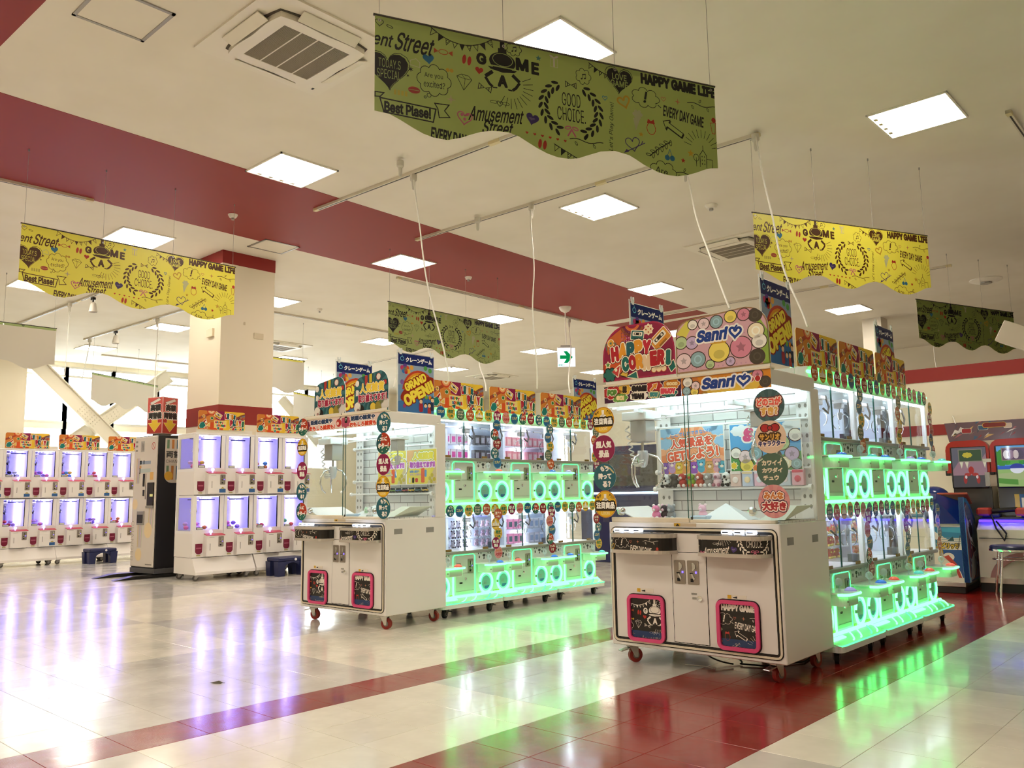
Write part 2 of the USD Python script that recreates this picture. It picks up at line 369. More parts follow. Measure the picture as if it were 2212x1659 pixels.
# outside, behind the glass
solo('outside_terrace', G().box((-60, -20, 1.6), (-28, 50, 1.7)), paint('terrace', 'cfd2d4', 0.8), 'pale concrete terrace outside the windows', 'terrace')
rb = thing('railing', 'pale blue railing with white posts outside the windows', 'railing')
for k in range(30): part(rb, 'post', G().box((-27.6, 7.0 + k * 0.45, 1.7), (-27.54, 7.08 + k * 0.45, 3.28)), WHITE2)
part(rb, 'panel', G().box((-27.66, 6, 2.3), (-27.64, 21, 3.24)), paint('railing_blue', 'b9c3dc', 0.6))
# pillars
pl = thing('pillar', 'square cream pillar with dark red bands behind the violet machines', 'pillar')
part(pl, 'shaft', G().box((-13.73, 6.74, 0), (-12.65, 7.72, CEIL)), WALLM)
part(pl, 'red_band', G().box((-13.735, 6.735, 5.08), (-12.645, 7.725, CEIL - 0.002)), REDPAINT, label='dark red collar under the ceiling')
part(pl, 'red_band', G().box((-13.735, 6.735, 2.40), (-12.645, 7.725, 2.71)), REDPAINT, label='dark red band at sign height')
part(pl, 'blank_plate', G().box((-12.66, 7.34, 3.87), (-12.635, 7.52, 3.97), 0.004), paint('plate_beige', 'cfc2a6', 0.5))
part(pl, 'blank_plate', G().box((-13.06, 6.70, 3.86), (-12.86, 6.745, 4.0), 0.004), paint('plate_cream', 'e2d6bb', 0.5))
part(pl, 'switch', G().box((-12.66, 7.15, 4.08), (-12.635, 7.18, 4.13), 0.003), paint('plate_beige', 'cfc2a6', 0.5))
solo('pillar', G().box((-26.4, 7.0, 0), (-25.6, 7.9, CEIL)), WALLM, 'plain cream pillar at the left edge before the windows', 'pillar')
solo('pillar', G().box((-7.3, 20.7, 0), (-6.85, 21.15, CEIL)), paint('pillar_white', 'ddd6c8', 0.6), 'slim white pillar far back behind the right row of signs', 'pillar')
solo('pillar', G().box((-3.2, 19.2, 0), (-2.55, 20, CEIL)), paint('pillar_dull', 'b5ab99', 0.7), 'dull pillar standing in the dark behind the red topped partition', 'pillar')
# partition at the right with red bands
pt = thing('partition', 'cream partition wall with two dark red bands behind the arcade games', 'partition')
part(pt, 'panel', G().box((-6.5, 11.5, 0), (8, 11.7, 2.71)), WALLM)
part(pt, 'red_band', G().box((-6.5, 11.492, 2.54), (8, 11.5, 2.715)), REDPAINT)
part(pt, 'red_band', G().box((-6.5, 11.492, 1.85), (8, 11.5, 1.985)), REDPAINT)
# slanted white steel seen above the partition
bq = G(); 
a, b = np.array([-2.9, 14.5, 3.5]), np.array([-1.2, 14.5, 2.6]); t = (b - a) / np.linalg.norm(b - a); n = np.cross([0, 1.0, 0], t)
bq.obox((a + b) / 2, (1.1, 0.14, 0.17), np.c_[t, [0, 1.0, 0], n], 0.01)
solo('slanted_beam', bq, BRACE, 'white slanted beam above the partition at the far right', 'beam')

# ------------------------------------------------------------------ ceiling fittings
LAMPM = glow('lamp_panel', LAMP_COL, LAMP)
LF = paint('lamp_frame', 'ece6da', 0.4); LOUV = paint('lamp_louvre', 'fff6e0', 0.3)
def make_lamp(label, x, y):
    t = thing('ceiling_light', label, 'ceiling light', (x, y, CEIL), 0)
    h = 0.415; fr = G()
    for a, b in (((-h, -h), (h, -h + 0.02)), ((-h, h - 0.02), (h, h)), ((-h, -h), (-h + 0.02, h)), ((h - 0.02, -h), (h, h))): fr.box((*a, -0.02), (*b, 0.0))
    part(t, 'frame', fr, LF); part(t, 'diffuser', G().box((-h + 0.02, -h + 0.02, -0.012), (h - 0.02, h - 0.02, -0.004)), LAMPM)
    for k in (-0.24, -0.08, 0.08, 0.24): part(t, 'lamp_socket', G().box((-h + 0.03, k - 0.03, -0.017), (-h + 0.07, k + 0.03, -0.0125)), paint('lamp_socket', 'd9cfae', 0.5))
    return t
lamps = [(-8.88, 5.63, 'bright square ceiling light beside the red ceiling strip at upper left'), (-4.65, 5.73, 'bright square ceiling light behind the top edge of the large green banner'),
    (-2.63, 9.61, 'lone bright square ceiling light at the upper right'), (-6.95, 9.51, 'bright square ceiling light beneath the second track, centre of the picture'),
    (-11.18, 9.40, 'bright square ceiling light set into the red ceiling strip'), (-12.98, 5.48, 'bright square ceiling light just above the left yellow banner'),
    (-9.1, 14.3, 'bright square ceiling light by the far end of the red ceiling strip'), (-7.07, 19.25, 'bright square ceiling light above the right row of yellow signs'),
    (-17.25, 5.4, 'bright square ceiling light under the left end of the yellow banner'), (-15.35, 9.35, 'bright square ceiling light half hidden by the right side of the banded pillar'),
    (-19.45, 9.04, 'bright square ceiling light left of the banded pillar'), (-23.5, 8.9, 'bright square ceiling light nearest the left windows'),
    (-17.5, 13.95, 'bright square ceiling light left of the small green banner'), (-13.35, 14.15, 'bright square ceiling light right of the small green banner'),
    (-15.66, 18.28, 'bright square ceiling light left of the green arrow sign'), (-19.9, 18.78, 'bright square ceiling light behind the grand opening poster of the left row'),
    (-17.1, 22.95, 'small far ceiling light left of the arched red sign'), (-21.6, 13.7, 'ceiling light above the white backed banner right of the pillar')]
l0 = None
for x, y, lb in lamps:
    if l0 is None: l0 = make_lamp(lb, x, y)
    else: copy(l0, 'ceiling_light', lb, (x, y, CEIL))
for x, y in [(-4.6, 1.6), (-8.9, 1.6), (-13.2, 1.6), (-17.4, 1.6), (-2.6, -2.2), (-6.9, -2.2), (-11.2, -2.2), (-15.4, -2.2), (-21.6, 5.4), (-5.0, 14.3), (-11.3, 18.8), (-4.6, -5.5), (-0.4, 1.6), (1.6, -2.2)]:
    copy(l0, 'ceiling_light', 'square ceiling light out of the picture', (x, y, CEIL), group='ceiling lights outside the picture')
# air conditioners
ACM = paint('aircon_white', 'e6dfcd', 0.4); ACD = paint('aircon_dark', '4a4238', 0.7); ACG = paint('aircon_slat', '9b907c', 0.6)
def make_ac(label, x, y):
    t = thing('air_conditioner', label, 'air conditioner', (x, y, CEIL), 0)
    T = lambda p: np.c_[p[:, 0], p[:, 1], -p[:, 2]]
    H = 0.66
    part(t, 'panel', G().ext(rrect(-H, -H, H, H, 0.01), 0.02, T), ACM)
    # dark air gap under the central plate, wavy outline
    th = np.linspace(0, 2 * math.pi, 97)[:-1]
    def wavy(r, k): 
        q = r * (1 / np.maximum(abs(np.cos(th)), abs(np.sin(th)))) ** 0.62 * (1 + k * np.cos(4 * th + math.pi)); return Polygon(np.c_[q * np.cos(th), q * np.sin(th)])
    part(t, 'air_gap', G().ext(wavy(0.52, 0.0), 0.005, lambda p: T(p) - [0, 0, 0.02]), ACD)
    part(t, 'centre_plate', G().ext(wavy(0.475, 0.05).difference(sbox(-0.34, -0.34, 0.34, 0.34)), 0.05, lambda p: T(p) - [0, 0, 0.025]), ACM)
    part(t, 'grille_back', G().box((-0.345, -0.345, -0.05), (0.345, 0.345, -0.045)), ACD)
    for k in range(4):
        a = k * math.pi / 2; R = rmat([0, 0, 1], math.degrees(a)) @ rmat([1, 0, 0], 28 if k % 2 else 20)
        part(t, 'louvre', G().obox(R @ np.array([0, 0.0, 0]) + np.array([-math.sin(a) * 0.525, math.cos(a) * 0.525, -0.05]), (0.3, 0.055, 0.006), R, 0.004), ACM)
    for k in range(46):
        x0 = -0.335 + k * 0.67 / 45
        part(t, 'slat', G().box((x0 - 0.004, -0.335, -0.073), (x0 + 0.004, 0.335, -0.052)), ACG)
    cr = G()
    for y0 in (-0.17, 0, 0.17): cr.box((-0.34, y0 - 0.006, -0.075), (0.34, y0 + 0.006, -0.06))
    part(t, 'grille_bar', cr, ACM)
    part(t, 'sensor', G().box((-0.56, 0.53, -0.024), (-0.53, 0.55, -0.02)), BLACK)
    return t
a0 = make_ac('large white ceiling air conditioner with slatted grille left of the big green banner', -6.3, 4.02)
for x, y, lb in [(-6.5, 12.8, 'ceiling air conditioner partly behind the right yellow banner'), (-19.9, 12.3, 'ceiling air conditioner beside the right edge of the banded pillar'), (-20.2, 21.0, 'far ceiling air conditioner above the left row of yellow signs')]:
    copy(a0, 'air_conditioner', lb, (x, y, CEIL))
# access hatches
def hatch(label, x0, y0, x1, y1):
    t = thing('ceiling_hatch', label, 'ceiling hatch', (0, 0, CEIL)); fr = G(); w = 0.03
    for a, b in (((x0, y0), (x1, y0 + w)), ((x0, y1 - w), (x1, y1)), ((x0, y0), (x0 + w, y1)), ((x1 - w, y0), (x1, y1))): fr.box((*a, -0.012), (*b, 0))
    part(t, 'frame', fr, GREY); part(t, 'lid', G().box((x0 + w, y0 + w, -0.0055), (x1 - w, y1 - w, 0)), CEILM)
hatch('square ceiling hatch with grey frame at the top left', -7.21, 2.40, -6.58, 3.01)
hatch('square ceiling hatch half across the red strip above the pillar', -12.2, 6.92, -11.63, 7.56)
# lighting tracks
TRK = paint('track_white', 'd8d0c0', 0.45)
def track(label, p, q):
    p, q = np.array([*p, CEIL]), np.array([*q, CEIL]); t = thing('lighting_track', label, 'lighting track'); d = (q - p) / np.linalg.norm(q - p); n = np.array([-d[1], d[0], 0]); L = np.linalg.norm(q - p)
    R = np.c_[d, n, [0, 0, 1.0]]; c = (p + q) / 2
    part(t, 'rail', G().obox(c - [0, 0, 0.02], (L / 2, 0.028, 0.02), R), TRK)
    part(t, 'slot', G().obox(c - [0, 0, 0.0405], (L / 2 - 0.1, 0.009, 0.0012), R), BLACK)
    for e in ((-L / 2 + 0.05), (L / 2 - 0.05)): part(t, 'end_cap', G().obox(c + d * e - [0, 0, 0.022], (0.05, 0.03, 0.021), R, 0.004), paint('track_cap', 'd9cba0', 0.5))
    part(t, 'joint_cover', G().obox(c + d * L * 0.12 - [0, 0, 0.022], (0.09, 0.03, 0.021), R, 0.004), paint('track_cap', 'd9cba0', 0.5))
for lb, p, q in [('white lighting track passing behind the large green banner', (-9.9, 6.66), (-4.3, 6.86)), ('white lighting track right of the first one, its right end holding a cord', (-9.95, 8.62), (-4.1, 8.78)),
    ('lighting track along the near edge of the red strip at far left', (-11.8, 1.0), (-11.69, 4.3)), ('long lighting track along the far edge of the red strip', (-12.0, 9.92), (-12.05, 15.62)),
    ('thin lighting track under the left yellow banner', (-21.3, 6.32), (-15.9, 6.5)), ('thin lighting track left of the pillar holding a small black spotlight', (-22.3, 8.16), (-16.6, 8.38)),
    ('lighting track running toward the pillar by the left windows', (-24.4, 9.41), (-24.46, 12.6)), ('lighting track right of the pillar reaching the small green banner', (-16.2, 9.3), (-16.3, 13.6)),
    ('far lighting track behind the grand opening posters of the left row', (-22.3, 16.07), (-17.0, 15.7)), ('lighting track behind the right yellow banner', (-10.4, 16.45), (-4.2, 16.73)), ('dark slotted lighting track end at the upper right edge', (-1.86, 10.17), (-1.9, 13.0))]:
    track(lb, p, q)
# cords dropping from the tracks
def px_cord(label, pts, m=CORD, r=0.009, cap=True):
    t = thing('power_cord', label, 'power cord'); p = np.array(pts, float)
    from scipy.interpolate import CubicSpline
    s = np.r_[0, np.cumsum(np.linalg.norm(np.diff(p, axis=0), axis=1))]; q = CubicSpline(s, p)(np.linspace(0, s[-1], 40)) if len(p) > 2 else p
    part(t, 'cord', G().tube(q, r, 6), m, smooth=True)
    if cap:
        a = p[0]; part(t, 'plug', G().lathe([[0, 0.0], [0.045, 0.0], [0.045, -0.07], [0.025, -0.09], [0.022, -0.17], [0.012, -0.2], [0, -0.2]], (a[0], a[1], CEIL - 0.04), 12), paint('plug_grey', 'c9c4b8', 0.5), smooth=35)
    return t
# ------------------------------------------------------------------ hanging shop banners
WAVE = [(0, -.687), (.1, -.693), (.18, -.725), (.264, -.765), (.33, -.792), (.4, -.808), (.5, -.811), (.6, -.778), (.67, -.744), (.74, -.714), (.83, -.689), (.955, -.683), (1.03, -.70), (1.1, -.733), (1.17, -.765), (1.25, -.793), (1.33, -.808), (1.427, -.806), (1.5, -.788), (1.56, -.761), (1.68, -.71), (1.8, -.687), (1.92, -.702), (1.98, -.727), (2.045, -.758), (2.17, -.8), (2.25, -.81), (2.34, -.807), (2.44, -.782), (2.52, -.751), (2.6, -.715), (2.65, -.699), (2.72, -.688)]
CLOTH = Polygon([(0, 0)] + WAVE + [(2.72, 0)])
def bunting(a, k, x0, y0, x1, y1, sag, n, ink_, l=1):
    xs = np.linspace(0, 1, n + 1); ys = y0 + (y1 - y0) * xs - sag * 4 * xs * (1 - xs); px = x0 + (x1 - x0) * xs
    a.add(line(np.c_[px, ys], 0.005), ink_, l)
    for q in range(n):
        p, r = np.array([px[q], ys[q]]), np.array([px[q + 1], ys[q + 1]]); m = (p + r) / 2; d = r - p; nn = np.array([d[1], -d[0]]); tri = Polygon([p + d * .1, r - d * .1, m + nn * 0.95])
        if q % 3 == 1: a.add(tri, ink_, l)
        elif q % 3 == 2: a.add(ring(tri, .004), ink_, l); [a.add(disc(*(m + nn * s + d * o), .004, q=2), ink_, l) for s, o in ((.2, -.15), (.2, .15), (.5, 0))]
        else: a.add(ring(tri, .004), ink_, l)
def doodles(K, back=None):
    """The shop's doodle pattern, 2.72 m x 0.8 m, top left at the origin, in the ink colour K; back: the cloth's colour."""
    a = Art(); R, B, V, Y, PK, W = 'c0392f', '3b7ea8', '4a3a78', 'cfa63e', 'd0708f', 'c9c9a0'
    H = back or '7f8f4c'
    a.add(words('ent', .085, .056, -.18, w=.13, bold=1, shear=14), K); a.add(words('Street', .13, .275, -.165, w=.26, bold=1, shear=16), K)
    a.add(heart(.088, -.375, .285, 4), K); a.add(ring(heart(.092, -.37, .305, 4), .004), K)
    a.add(words('TODAY.S', .06, .1, -.34, w=.15, bold=0), H, 2); a.add(words('SPECIAL', .06, .095, -.415, w=.16, bold=0), H, 2)
    a.add(ring(cloud(.408, -.4, .112, .105), .0045), K); a.add(words('Are you', .042, .405, -.37, w=.13, bold=0, rot=2), K); a.add(words('excited?', .045, .41, -.43, w=.15, bold=0, rot=2), K)
    a.add(ring(disc(.372, -.513, .016), .004), K); a.add(ring(disc(.345, -.53, .01), .004), K)
    rb = Polygon([(.03, -.585), (.425, -.60), (.405, -.705), (.06, -.69)]); a.add(ring(rb, .009), K); a.add(words('Best Plase!', .075, .225, -.645, w=.32, bold=3), K)
    a.add(ring(Polygon([(.405, -.56), (.52, -.555), (.485, -.605), (.525, -.65), (.44, -.665), (.43, -.60)]), .007), K); a.add(ring(Polygon([(0, -.55), (.07, -.548), (.04, -.585), (0, -.59)]), .007), K)
    a.add(words('EVERY DAY', .085, .51, -.785, w=.25, bold=3, rot=-4), K)
    bunting(a, 0, .385, -.015, .835, -.01, .085, 9, K); bunting(a, 0, 1.6, -.03, 1.76, -.1, .01, 4, K); bunting(a, 0, 1.3, -.71, 1.5, -.80, .0, 4, K)
    # the crane that is the A of GAME
    for c, x, y, h, w in (('G', .752, -.172, .085, .075), ('M', 1.062, -.156, .095, .10), ('E', 1.163, -.165, .095, .06)): a.add(words(c, h, x, y, w=w, bold=4), K)
    a.add(sbox(.893, -.07, .927, .0), K); a.add(sbox(.878, -.10, .942, -.065), K); a.add(disc(.91, -.165, .10, .07), K); a.add(ring(disc(.912, -.15, .078, .05), .005), H, 2)
    a.add(Polygon([(.80, -.215), (1.02, -.215), (1.0, -.232), (.91, -.245), (.82, -.232)]), K)
    a.add(line([(.82, -.205), (1.0, -.205)], .01), H, 2)
    for s in (-1, 1):
        a.add(line([(.91 + s * .075, -.25), (.91 + s * .13, -.295)], .026, 'flat'), K); a.add(line([(.91 + s * .13, -.30), (.91 + s * .10, -.345), (.91 + s * .075, -.365)], .02, 'flat'), K); a.add(line([(.91 + s * .07, -.368), (.91 + s * .045, -.366)], .01), K)
    a.add(words('A', .09, .91, -.31, w=.075, bold=4), K)
    for k in range(11):
        t = math.radians(-118 + k * 14.5); a.add(line([(.97 + .1 * math.cos(t), -.33 + .1 * math.sin(t)), (.97 + .175 * math.cos(t), -.33 + .175 * math.sin(t))], .004), K)
    for x, y, r, o in ((.776, -.384, .05, -10), (1.447, -.235, .045, 0)):
        for s in (-1, 1): a.add(affinity.rotate(ring(Polygon([(x, y), (x + s * r, y + .026), (x + s * r, y - .026)]), .005), o, origin=(x, y)), K); a.add(affinity.rotate(line([(x + s * r * .6, y + .012), (x + s * r * .6, y - .012)], .006), o, origin=(x, y)), K)
    a.add(words('Amusement', .105, .863, -.57, w=.40, bold=1, shear=18, rot=5), K); a.add(words('Street', .10, .87, -.665, w=.22, bold=1, shear=18, rot=3), K)
    a.add(ring(heart(.886, -.48, .05), .004), K); [a.add(ring(disc(.886 + s * .045, -.475, .03, .012), .003), K) for s in (-1, 1)]
    # laurel wreath
    for s in (-1, 1):
        for k in range(9):
            t = math.radians(90 + s * (32 + k * 15)); x, y = 1.447 + .225 * math.cos(t), -.425 + .195 * math.sin(t)
            for o in (-1, 1): a.add(leaf(x + .022 * o * math.cos(t), y + .022 * o * math.sin(t), .058, .024, math.degrees(t) + s * (90 + 32 * o * -1)), K)
    a.add(words('GOOD', .10, 1.447, -.353, w=.15, bold=0), K); a.add(words('CHOICE.', .10, 1.447, -.468, w=.23, bold=0), K)
    a.add(heart(1.856, -.115, .215, -2), K); a.add(ring(heart(1.852, -.11, .24, -2), .004), K); a.add(words('LOVE', .048, 1.857, -.095, w=.125, bold=2), H, 2); a.add(words('GAME', .05, 1.855, -.15, w=.15, bold=2), H, 2)
    a.add(words('HAPPY GAME LIFE', .088, 2.388, -.066, w=.69, bold=5), K)
    a.add(ring(cloud(2.08, -.22, .115, .075, 7), .0045), K); a.add(words('!', .09, 2.08, -.215, bold=2, shear=12), K); a.add(line([(2.19, -.26), (2.215, -.275)], .006), K)
    a.add(words('EVERY DAY GAME', .088, 2.42, -.312, w=.37, bold=2, rot=-6), K)
    ar = affinity.translate(affinity.rotate(Polygon([(-.1, 0), (-.045, .05), (-.045, .022), (.1, .022), (.1, -.022), (-.045, -.022), (-.045, -.05)]), -28, origin=(0, 0)), 2.315, -.425)
    a.add(affinity.translate(ar, .006, -.008).difference(ar), K); a.add(ring(ar, .006), K)
    a.add(words("Let's Play Game!", .04, 1.778, -.5, w=.38, bold=0, rot=87, shear=10), K)
    for x0, x1, y in ((1.43, 1.70, -.652), (2.46, 2.72, -.19), (2.33, 2.5, -.78)):
        xs = np.linspace(x0, x1, 12); a.add(line(np.c_[xs, y + .01 * np.sin((xs - x0) * 30)], .006), K)
        for k in (2, 5, 8): a.add(ring(leaf(xs[k], y + (.03 if k % 2 else -.028), .035, .018, 60 if k % 2 else -60), .004), K)
    a.add(line([(2.10, -.68), (2.18, -.61), (2.29, -.54)], .006), K)
    for k in range(5):
        x, y = 2.11 + k * .04, -.67 + k * .03
        for o in (-1, 1): a.add(ring(leaf(x + o * .02, y + .0, .05, .024, 40 + o * 50), .0045), K)
    h2 = ring(heart(1.955, -.605, .13, 12), .006); a.add(h2, V); a.add(line([(1.90, -.675), (2.06, -.585)], .006), V); a.add(line([(2.04, -.575), (2.03, -.6)], .006), V); a.add(Polygon([(1.875, -.69), (1.92, -.675), (1.90, -.655)]), V)
    a.add(ring(cloud(2.212, -.79, .11, .08, 7), .0045), K); a.add(words('Are', .05, 2.2, -.785, bold=0, rot=-10), K)
    for k in range(11):
        t = math.radians(15 + k * 15); a.add(line([(2.575 + .10 * math.cos(t), -.56 + .10 * math.sin(t)), (2.575 + .165 * math.cos(t), -.56 + .165 * math.sin(t))], .004), K)
    a.add(line([(2.555, -.70), (2.555, -.60), (2.585, -.56), (2.585, -.525)], .005), K); a.add(line([(2.585, -.56), (2.615, -.60), (2.615, -.70)], .005), K); a.add(line([(2.62, -.63), (2.67, -.63), (2.67, -.70)], .004), K); a.add(ring(disc(2.52, -.63, .026, .03), .004), K); a.add(line([(2.52, -.7), (2.52, -.63)], .004), K)
    for z in (-.62, -.65, -.68): [a.add(sbox(x, z, x + .006, z + .012), K) for x in (2.572, 2.594)]
    # coloured bits
    a.add(heart(.368, -.25, .08, 8), B); a.add(heart(.735, -.262, .06, -4), R); a.add(ring(heart(.625, -.63, .115, -6), .008), PK); [a.add(disc(.625 + x, -.62 + y, .011, q=3), PK) for x, y in ((-.02, .01), (.02, .015), (0, -.02))]
    a.add(heart(1.134, -.55, .10, -12), V); a.add(affinity.scale(heart(1.13, -.55, .05, -12), 1, .5), '77678f', 2)
    for x, y in ((.635, -.215), (1.2, -.74)): [a.add(affinity.rotate(disc(x + o, y + .012, .014, .035), -8, origin=(x, y)), R) or a.add(disc(x + o, y - .045, .010, q=3), R) for o in (-.012, .026)]
    a.add(disc(.268, -.495, .042, .024), 'b5443f'); a.add(line([(.23, -.495), (.305, -.495)], .004), H, 2)
    a.add(line([(.57, -.335), (.605, -.315), (.655, -.32), (.68, -.345), (.62, -.43), (.57, -.335)], .004), K); a.add(line([(.57, -.335), (.63, -.345), (.68, -.345)], .003), K); a.add(line([(.605, -.315), (.63, -.345), (.62, -.43)], .003), K)
    a.add(ring(disc(.474, -.18, .035, .02), .005), 'bd5a3a'); [a.add(Polygon([(.474 + s * .03, -.18), (.474 + s * .07, -.155), (.474 + s * .07, -.205)]).buffer(-.003), 'bd5a3a') for s in (-1, 1)]
    a.add(ring(Polygon([(.235, -.32), (.31, -.33), (.31, -.29), (.28, -.265), (.24, -.285)]), .005), W); [a.add(disc(.505 + k * .028, -.305, .014, q=3), Y) for k in (0, 1)]
    [a.add(sbox(.13 + k * .025, -.55, .146 + k * .025, -.515), 'c8b850') for k in range(4)]
    a.add(ring(sbox(1.285, -.125, 1.345, -.055), .004), W); a.add(sbox(1.308, -.125, 1.322, -.045), 'd9cfc0'); [a.add(leaf(1.315 + s * .02, -.043, .035, .016, s * 25), 'd9cfc0') for s in (-1, 1)]
    a.add(ring(cloud(1.551, -.15, .06, .06, 7), .004), K); a.add(words('♫', .05, 1.551, -.15, bold=1), K); a.add(ring(cloud(1.0, -.05, .055, .05, 7), .004), K); a.add(words('♫', .045, 1.0, -.05, bold=1), K)
    [a.add(heart(1.09 + k * .06, -.66 - k * .003, .022), R) for k in range(6)]
    a.add(ring(heart(1.89, -.285, .12, 20), .014), Y); a.add(ring(heart(1.727, -.285, .045), .005), B); a.add(ring(heart(2.24, -.20, .045), .004), 'c0705a')
    for s in (-1, 1): a.add(ring(leaf(1.445 + s * .03, -.57, .055, .03, s * -15), .008), PK); a.add(line([(1.445, -.58), (1.445 + s * .03, -.63)], .012), PK)
    a.add(Polygon([(1.965, -.40), (2.03, -.39), (1.985, -.50)]), W); a.add(cloud(2.005, -.365, .04, .035, 6), W); a.add(ring(disc(2.121, -.46, .04, .05), .005), R); a.add(Polygon([(2.085, -.42), (2.095, -.385), (2.12, -.40), (2.145, -.385), (2.155, -.42)]), R)
    [a.add(disc(x, -.67, .022), B) for x in (2.255, 2.30)]; a.add(line([(2.255, -.655), (2.28, -.60), (2.30, -.655)], .004), B)
    a.add(star(2.398, -.673, .022), R); a.add(star(2.471, -.604, .032), Y); a.add(star(2.03, -.52, .022), Y); a.add(star(.527, -.515, .035, 4, .25), 'c9b896'); a.add(star(2.37, -.2, .028, 4, .25), 'c0795a'); a.add(star(.245, -.35, .022, 6, .3), K); a.add(star(.225, -.40, .014, 6, .3), K); a.add(star(1.19, -.08, .024), '5a8f8a')
    a.add(ring(Polygon([(2.665, -.32), (2.72, -.31), (2.71, -.41), (2.68, -.41)]), .005), 'c0563f'); a.add(disc(2.70, -.295, .02), R)
    a.add(ring(heart(.03, -.06, .06), .004), K); a.add(ring(leaf(.1, -.075, .05, .02, -15), .004), K)
    return a
def tone(c, k): return '%02x%02x%02x' % tuple(int(min(255, int(c[i:i + 2], 16) * k)) for i in (0, 2, 4))
def banner(label, p, q, cloth, ink_, back='e4dfd6', flip=False):
    p, q = np.array([*p, 4.4]), np.array([*q, 4.4]); d = q - p; L = np.linalg.norm(d); ang = math.degrees(math.atan2(d[1], d[0]))
    t = thing('hanging_banner', label, 'banner', p, ang, None)
    k = L / 2.72
    B = affinity.scale(CLOTH, k, 1, origin=(0, 0)) if not flip else affinity.translate(affinity.scale(CLOTH, -k, 1, origin=(0, 0)), L, 0)
    part(t, 'cloth', G().ext(B, 0.0012, FXZ((0, 0.0012, 0))), mat('banner_cloth', {'d': ('diffuse_bsdf', dict(color=lin('dcd7cc'))), 't': ('translucent_bsdf', dict(color=lin('dcd7cc'))), 'm': ('mix_closure', dict(fac=0.35))}, [('d.BSDF', 'm.closure1'), ('t.BSDF', 'm.closure2')], 'm.closure'))
    if not flip:
        a = Art(); a.add(CLOTH, cloth, 0); a.merge(doodles(ink_, cloth).clip(CLOTH)); a.move(lambda s: affinity.scale(s, k, 1, origin=(0, 0)))
        pprint(t, a, FXZ((0, -0.0006, 0)), mat('banner_ink', {'a': ('attribute', dict(attribute='Cd')), 'd': ('diffuse_bsdf', {}), 't': ('translucent_bsdf', {}), 'g': ('glossy_bsdf', dict(roughness=0.35)), 'm': ('mix_closure', dict(fac=0.55)), 'm2': ('mix_closure', dict(fac=0.04))},
            [('a.color', 'd.color'), ('a.color', 't.color'), ('d.BSDF', 'm.closure1'), ('t.BSDF', 'm.closure2'), ('m.closure', 'm2.closure1'), ('g.BSDF', 'm2.closure2')], 'm2.closure'), 'printed_front')
    hem = Art().add(sbox(0, -.055, L, 0), cloth, 1)
    if flip:
        for x in np.arange(.2, L, .62): hem.add(Polygon([(x, -.01), (x + .08, -.01), (x + .04, -.05)]), tone(cloth, .6), 2)
        pprint(t, hem, FXZ((0, -0.0006, 0)), PRINT, 'hem')
    else: part(t, 'hem', G().box((0, 0.0014, -.055), (L, 0.0026, 0)), paint('hem_' + cloth, cloth, 0.6))
    part(t, 'rod', G().cyl((-.01, .004, -.008), (L + .01, .004, -.008), .009, n=8), paint('rod_dark', '3a332c', 0.4))
    for x in (.03, .92 * k, 1.82 * k, L - .035):
        part(t, 'wire', G().cyl((x, .004, -.01), (x, .004, .9), .0022, n=5), WIRE); part(t, 'ceiling_hook', G().cyl((x, .004, .87), (x, .004, .9), .009, n=6), GREY)
        part(t, 'eyelet', G().lathe([[.006, -.002], [.012, -.002], [.012, .002], [.006, .002]], (x, -.002, -.045), 10, 'y'), STEEL)
    return t
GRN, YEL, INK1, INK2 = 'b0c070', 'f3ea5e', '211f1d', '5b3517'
banner('large green doodle banner hanging at the top centre', (-4.18, 3.262), (-3.055, 5.77), GRN, INK1)
banner('yellow doodle banner hanging at the left in front of the pillar', (-10.477, 3.082), (-10.513, 5.789), YEL, INK2)
banner('yellow doodle banner hanging at the right above the row of signs', (-4.257, 8.823), (-3.091, 11.283), YEL, INK2)
banner('small green doodle banner hanging above the left green machines', (-10.68, 8.649), (-10.736, 11.387), 'b8c67c', INK1)
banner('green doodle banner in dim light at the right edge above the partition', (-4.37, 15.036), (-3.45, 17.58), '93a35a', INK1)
for lb, p, q, c in [('white backed banner with green hem at the far left edge', (-16.66, 2.93), (-16.67, 5.594), '9fb673'), ('white backed banner with green hem hanging before the window braces', (-21.922, 8.246), (-23.377, 10.595), '9fb673'),
    ('white backed banner with yellow hem right of the pillar', (-16.83, 8.4), (-16.87, 11.126), 'd8d05a'), ('white backed banner with yellow hem low behind the teal signs', (-22.146, 14.245), (-23.37, 16.6), 'd8d05a')]:
    banner(lb, p, q, c, INK1, flip=True)

# exit sign, detectors, spotlights
t = thing('exit_sign', 'lit hanging sign with a green arrow on white', 'exit sign', (-11.45, 14.28, 0), 42)
part(t, 'ceiling_cup', G().lathe([[0, 0], [.14, 0], [.13, -.05], [.09, -.1], [.03, -.13], [0, -.13]], (0, 0, CEIL), 20), LF, smooth=40)
part(t, 'rod', G().cyl((0, 0, CEIL - .12), (0, 0, 4.42), .014, n=8), LF); part(t, 'bracket', G().box((-.12, -.04, 4.39), (.12, .04, 4.43), .005), GREY)
part(t, 'housing', G().box((-.2, -.035, 3.94), (.2, .035, 4.39), .006), WHITE2)
part(t, 'lit_face', G().box((-.19, -.041, 3.95), (.19, -.036, 4.36)), glow('sign_white', (.88, .95, 1.0), 1.5))
ea = Art().add(Polygon([(-.14, 4.12), (-.14, 4.2), (0, 4.2), (-.06, 4.29), (.02, 4.29), (.14, 4.16), (.02, 4.03), (-.06, 4.03), (0, 4.12)]), '128a4e').add(words('非常口', .045, -.12, 3.985, bold=1), '128a4e')
v, f, c = ea.arrays(FXZ((0, -.0415, 0))); part(t, 'arrow_print', (v, f), mat('arrow_green', {'e': ('emission', dict(color=lin('0a8a4a'), strength=0.9))}, (), 'e.emission'))
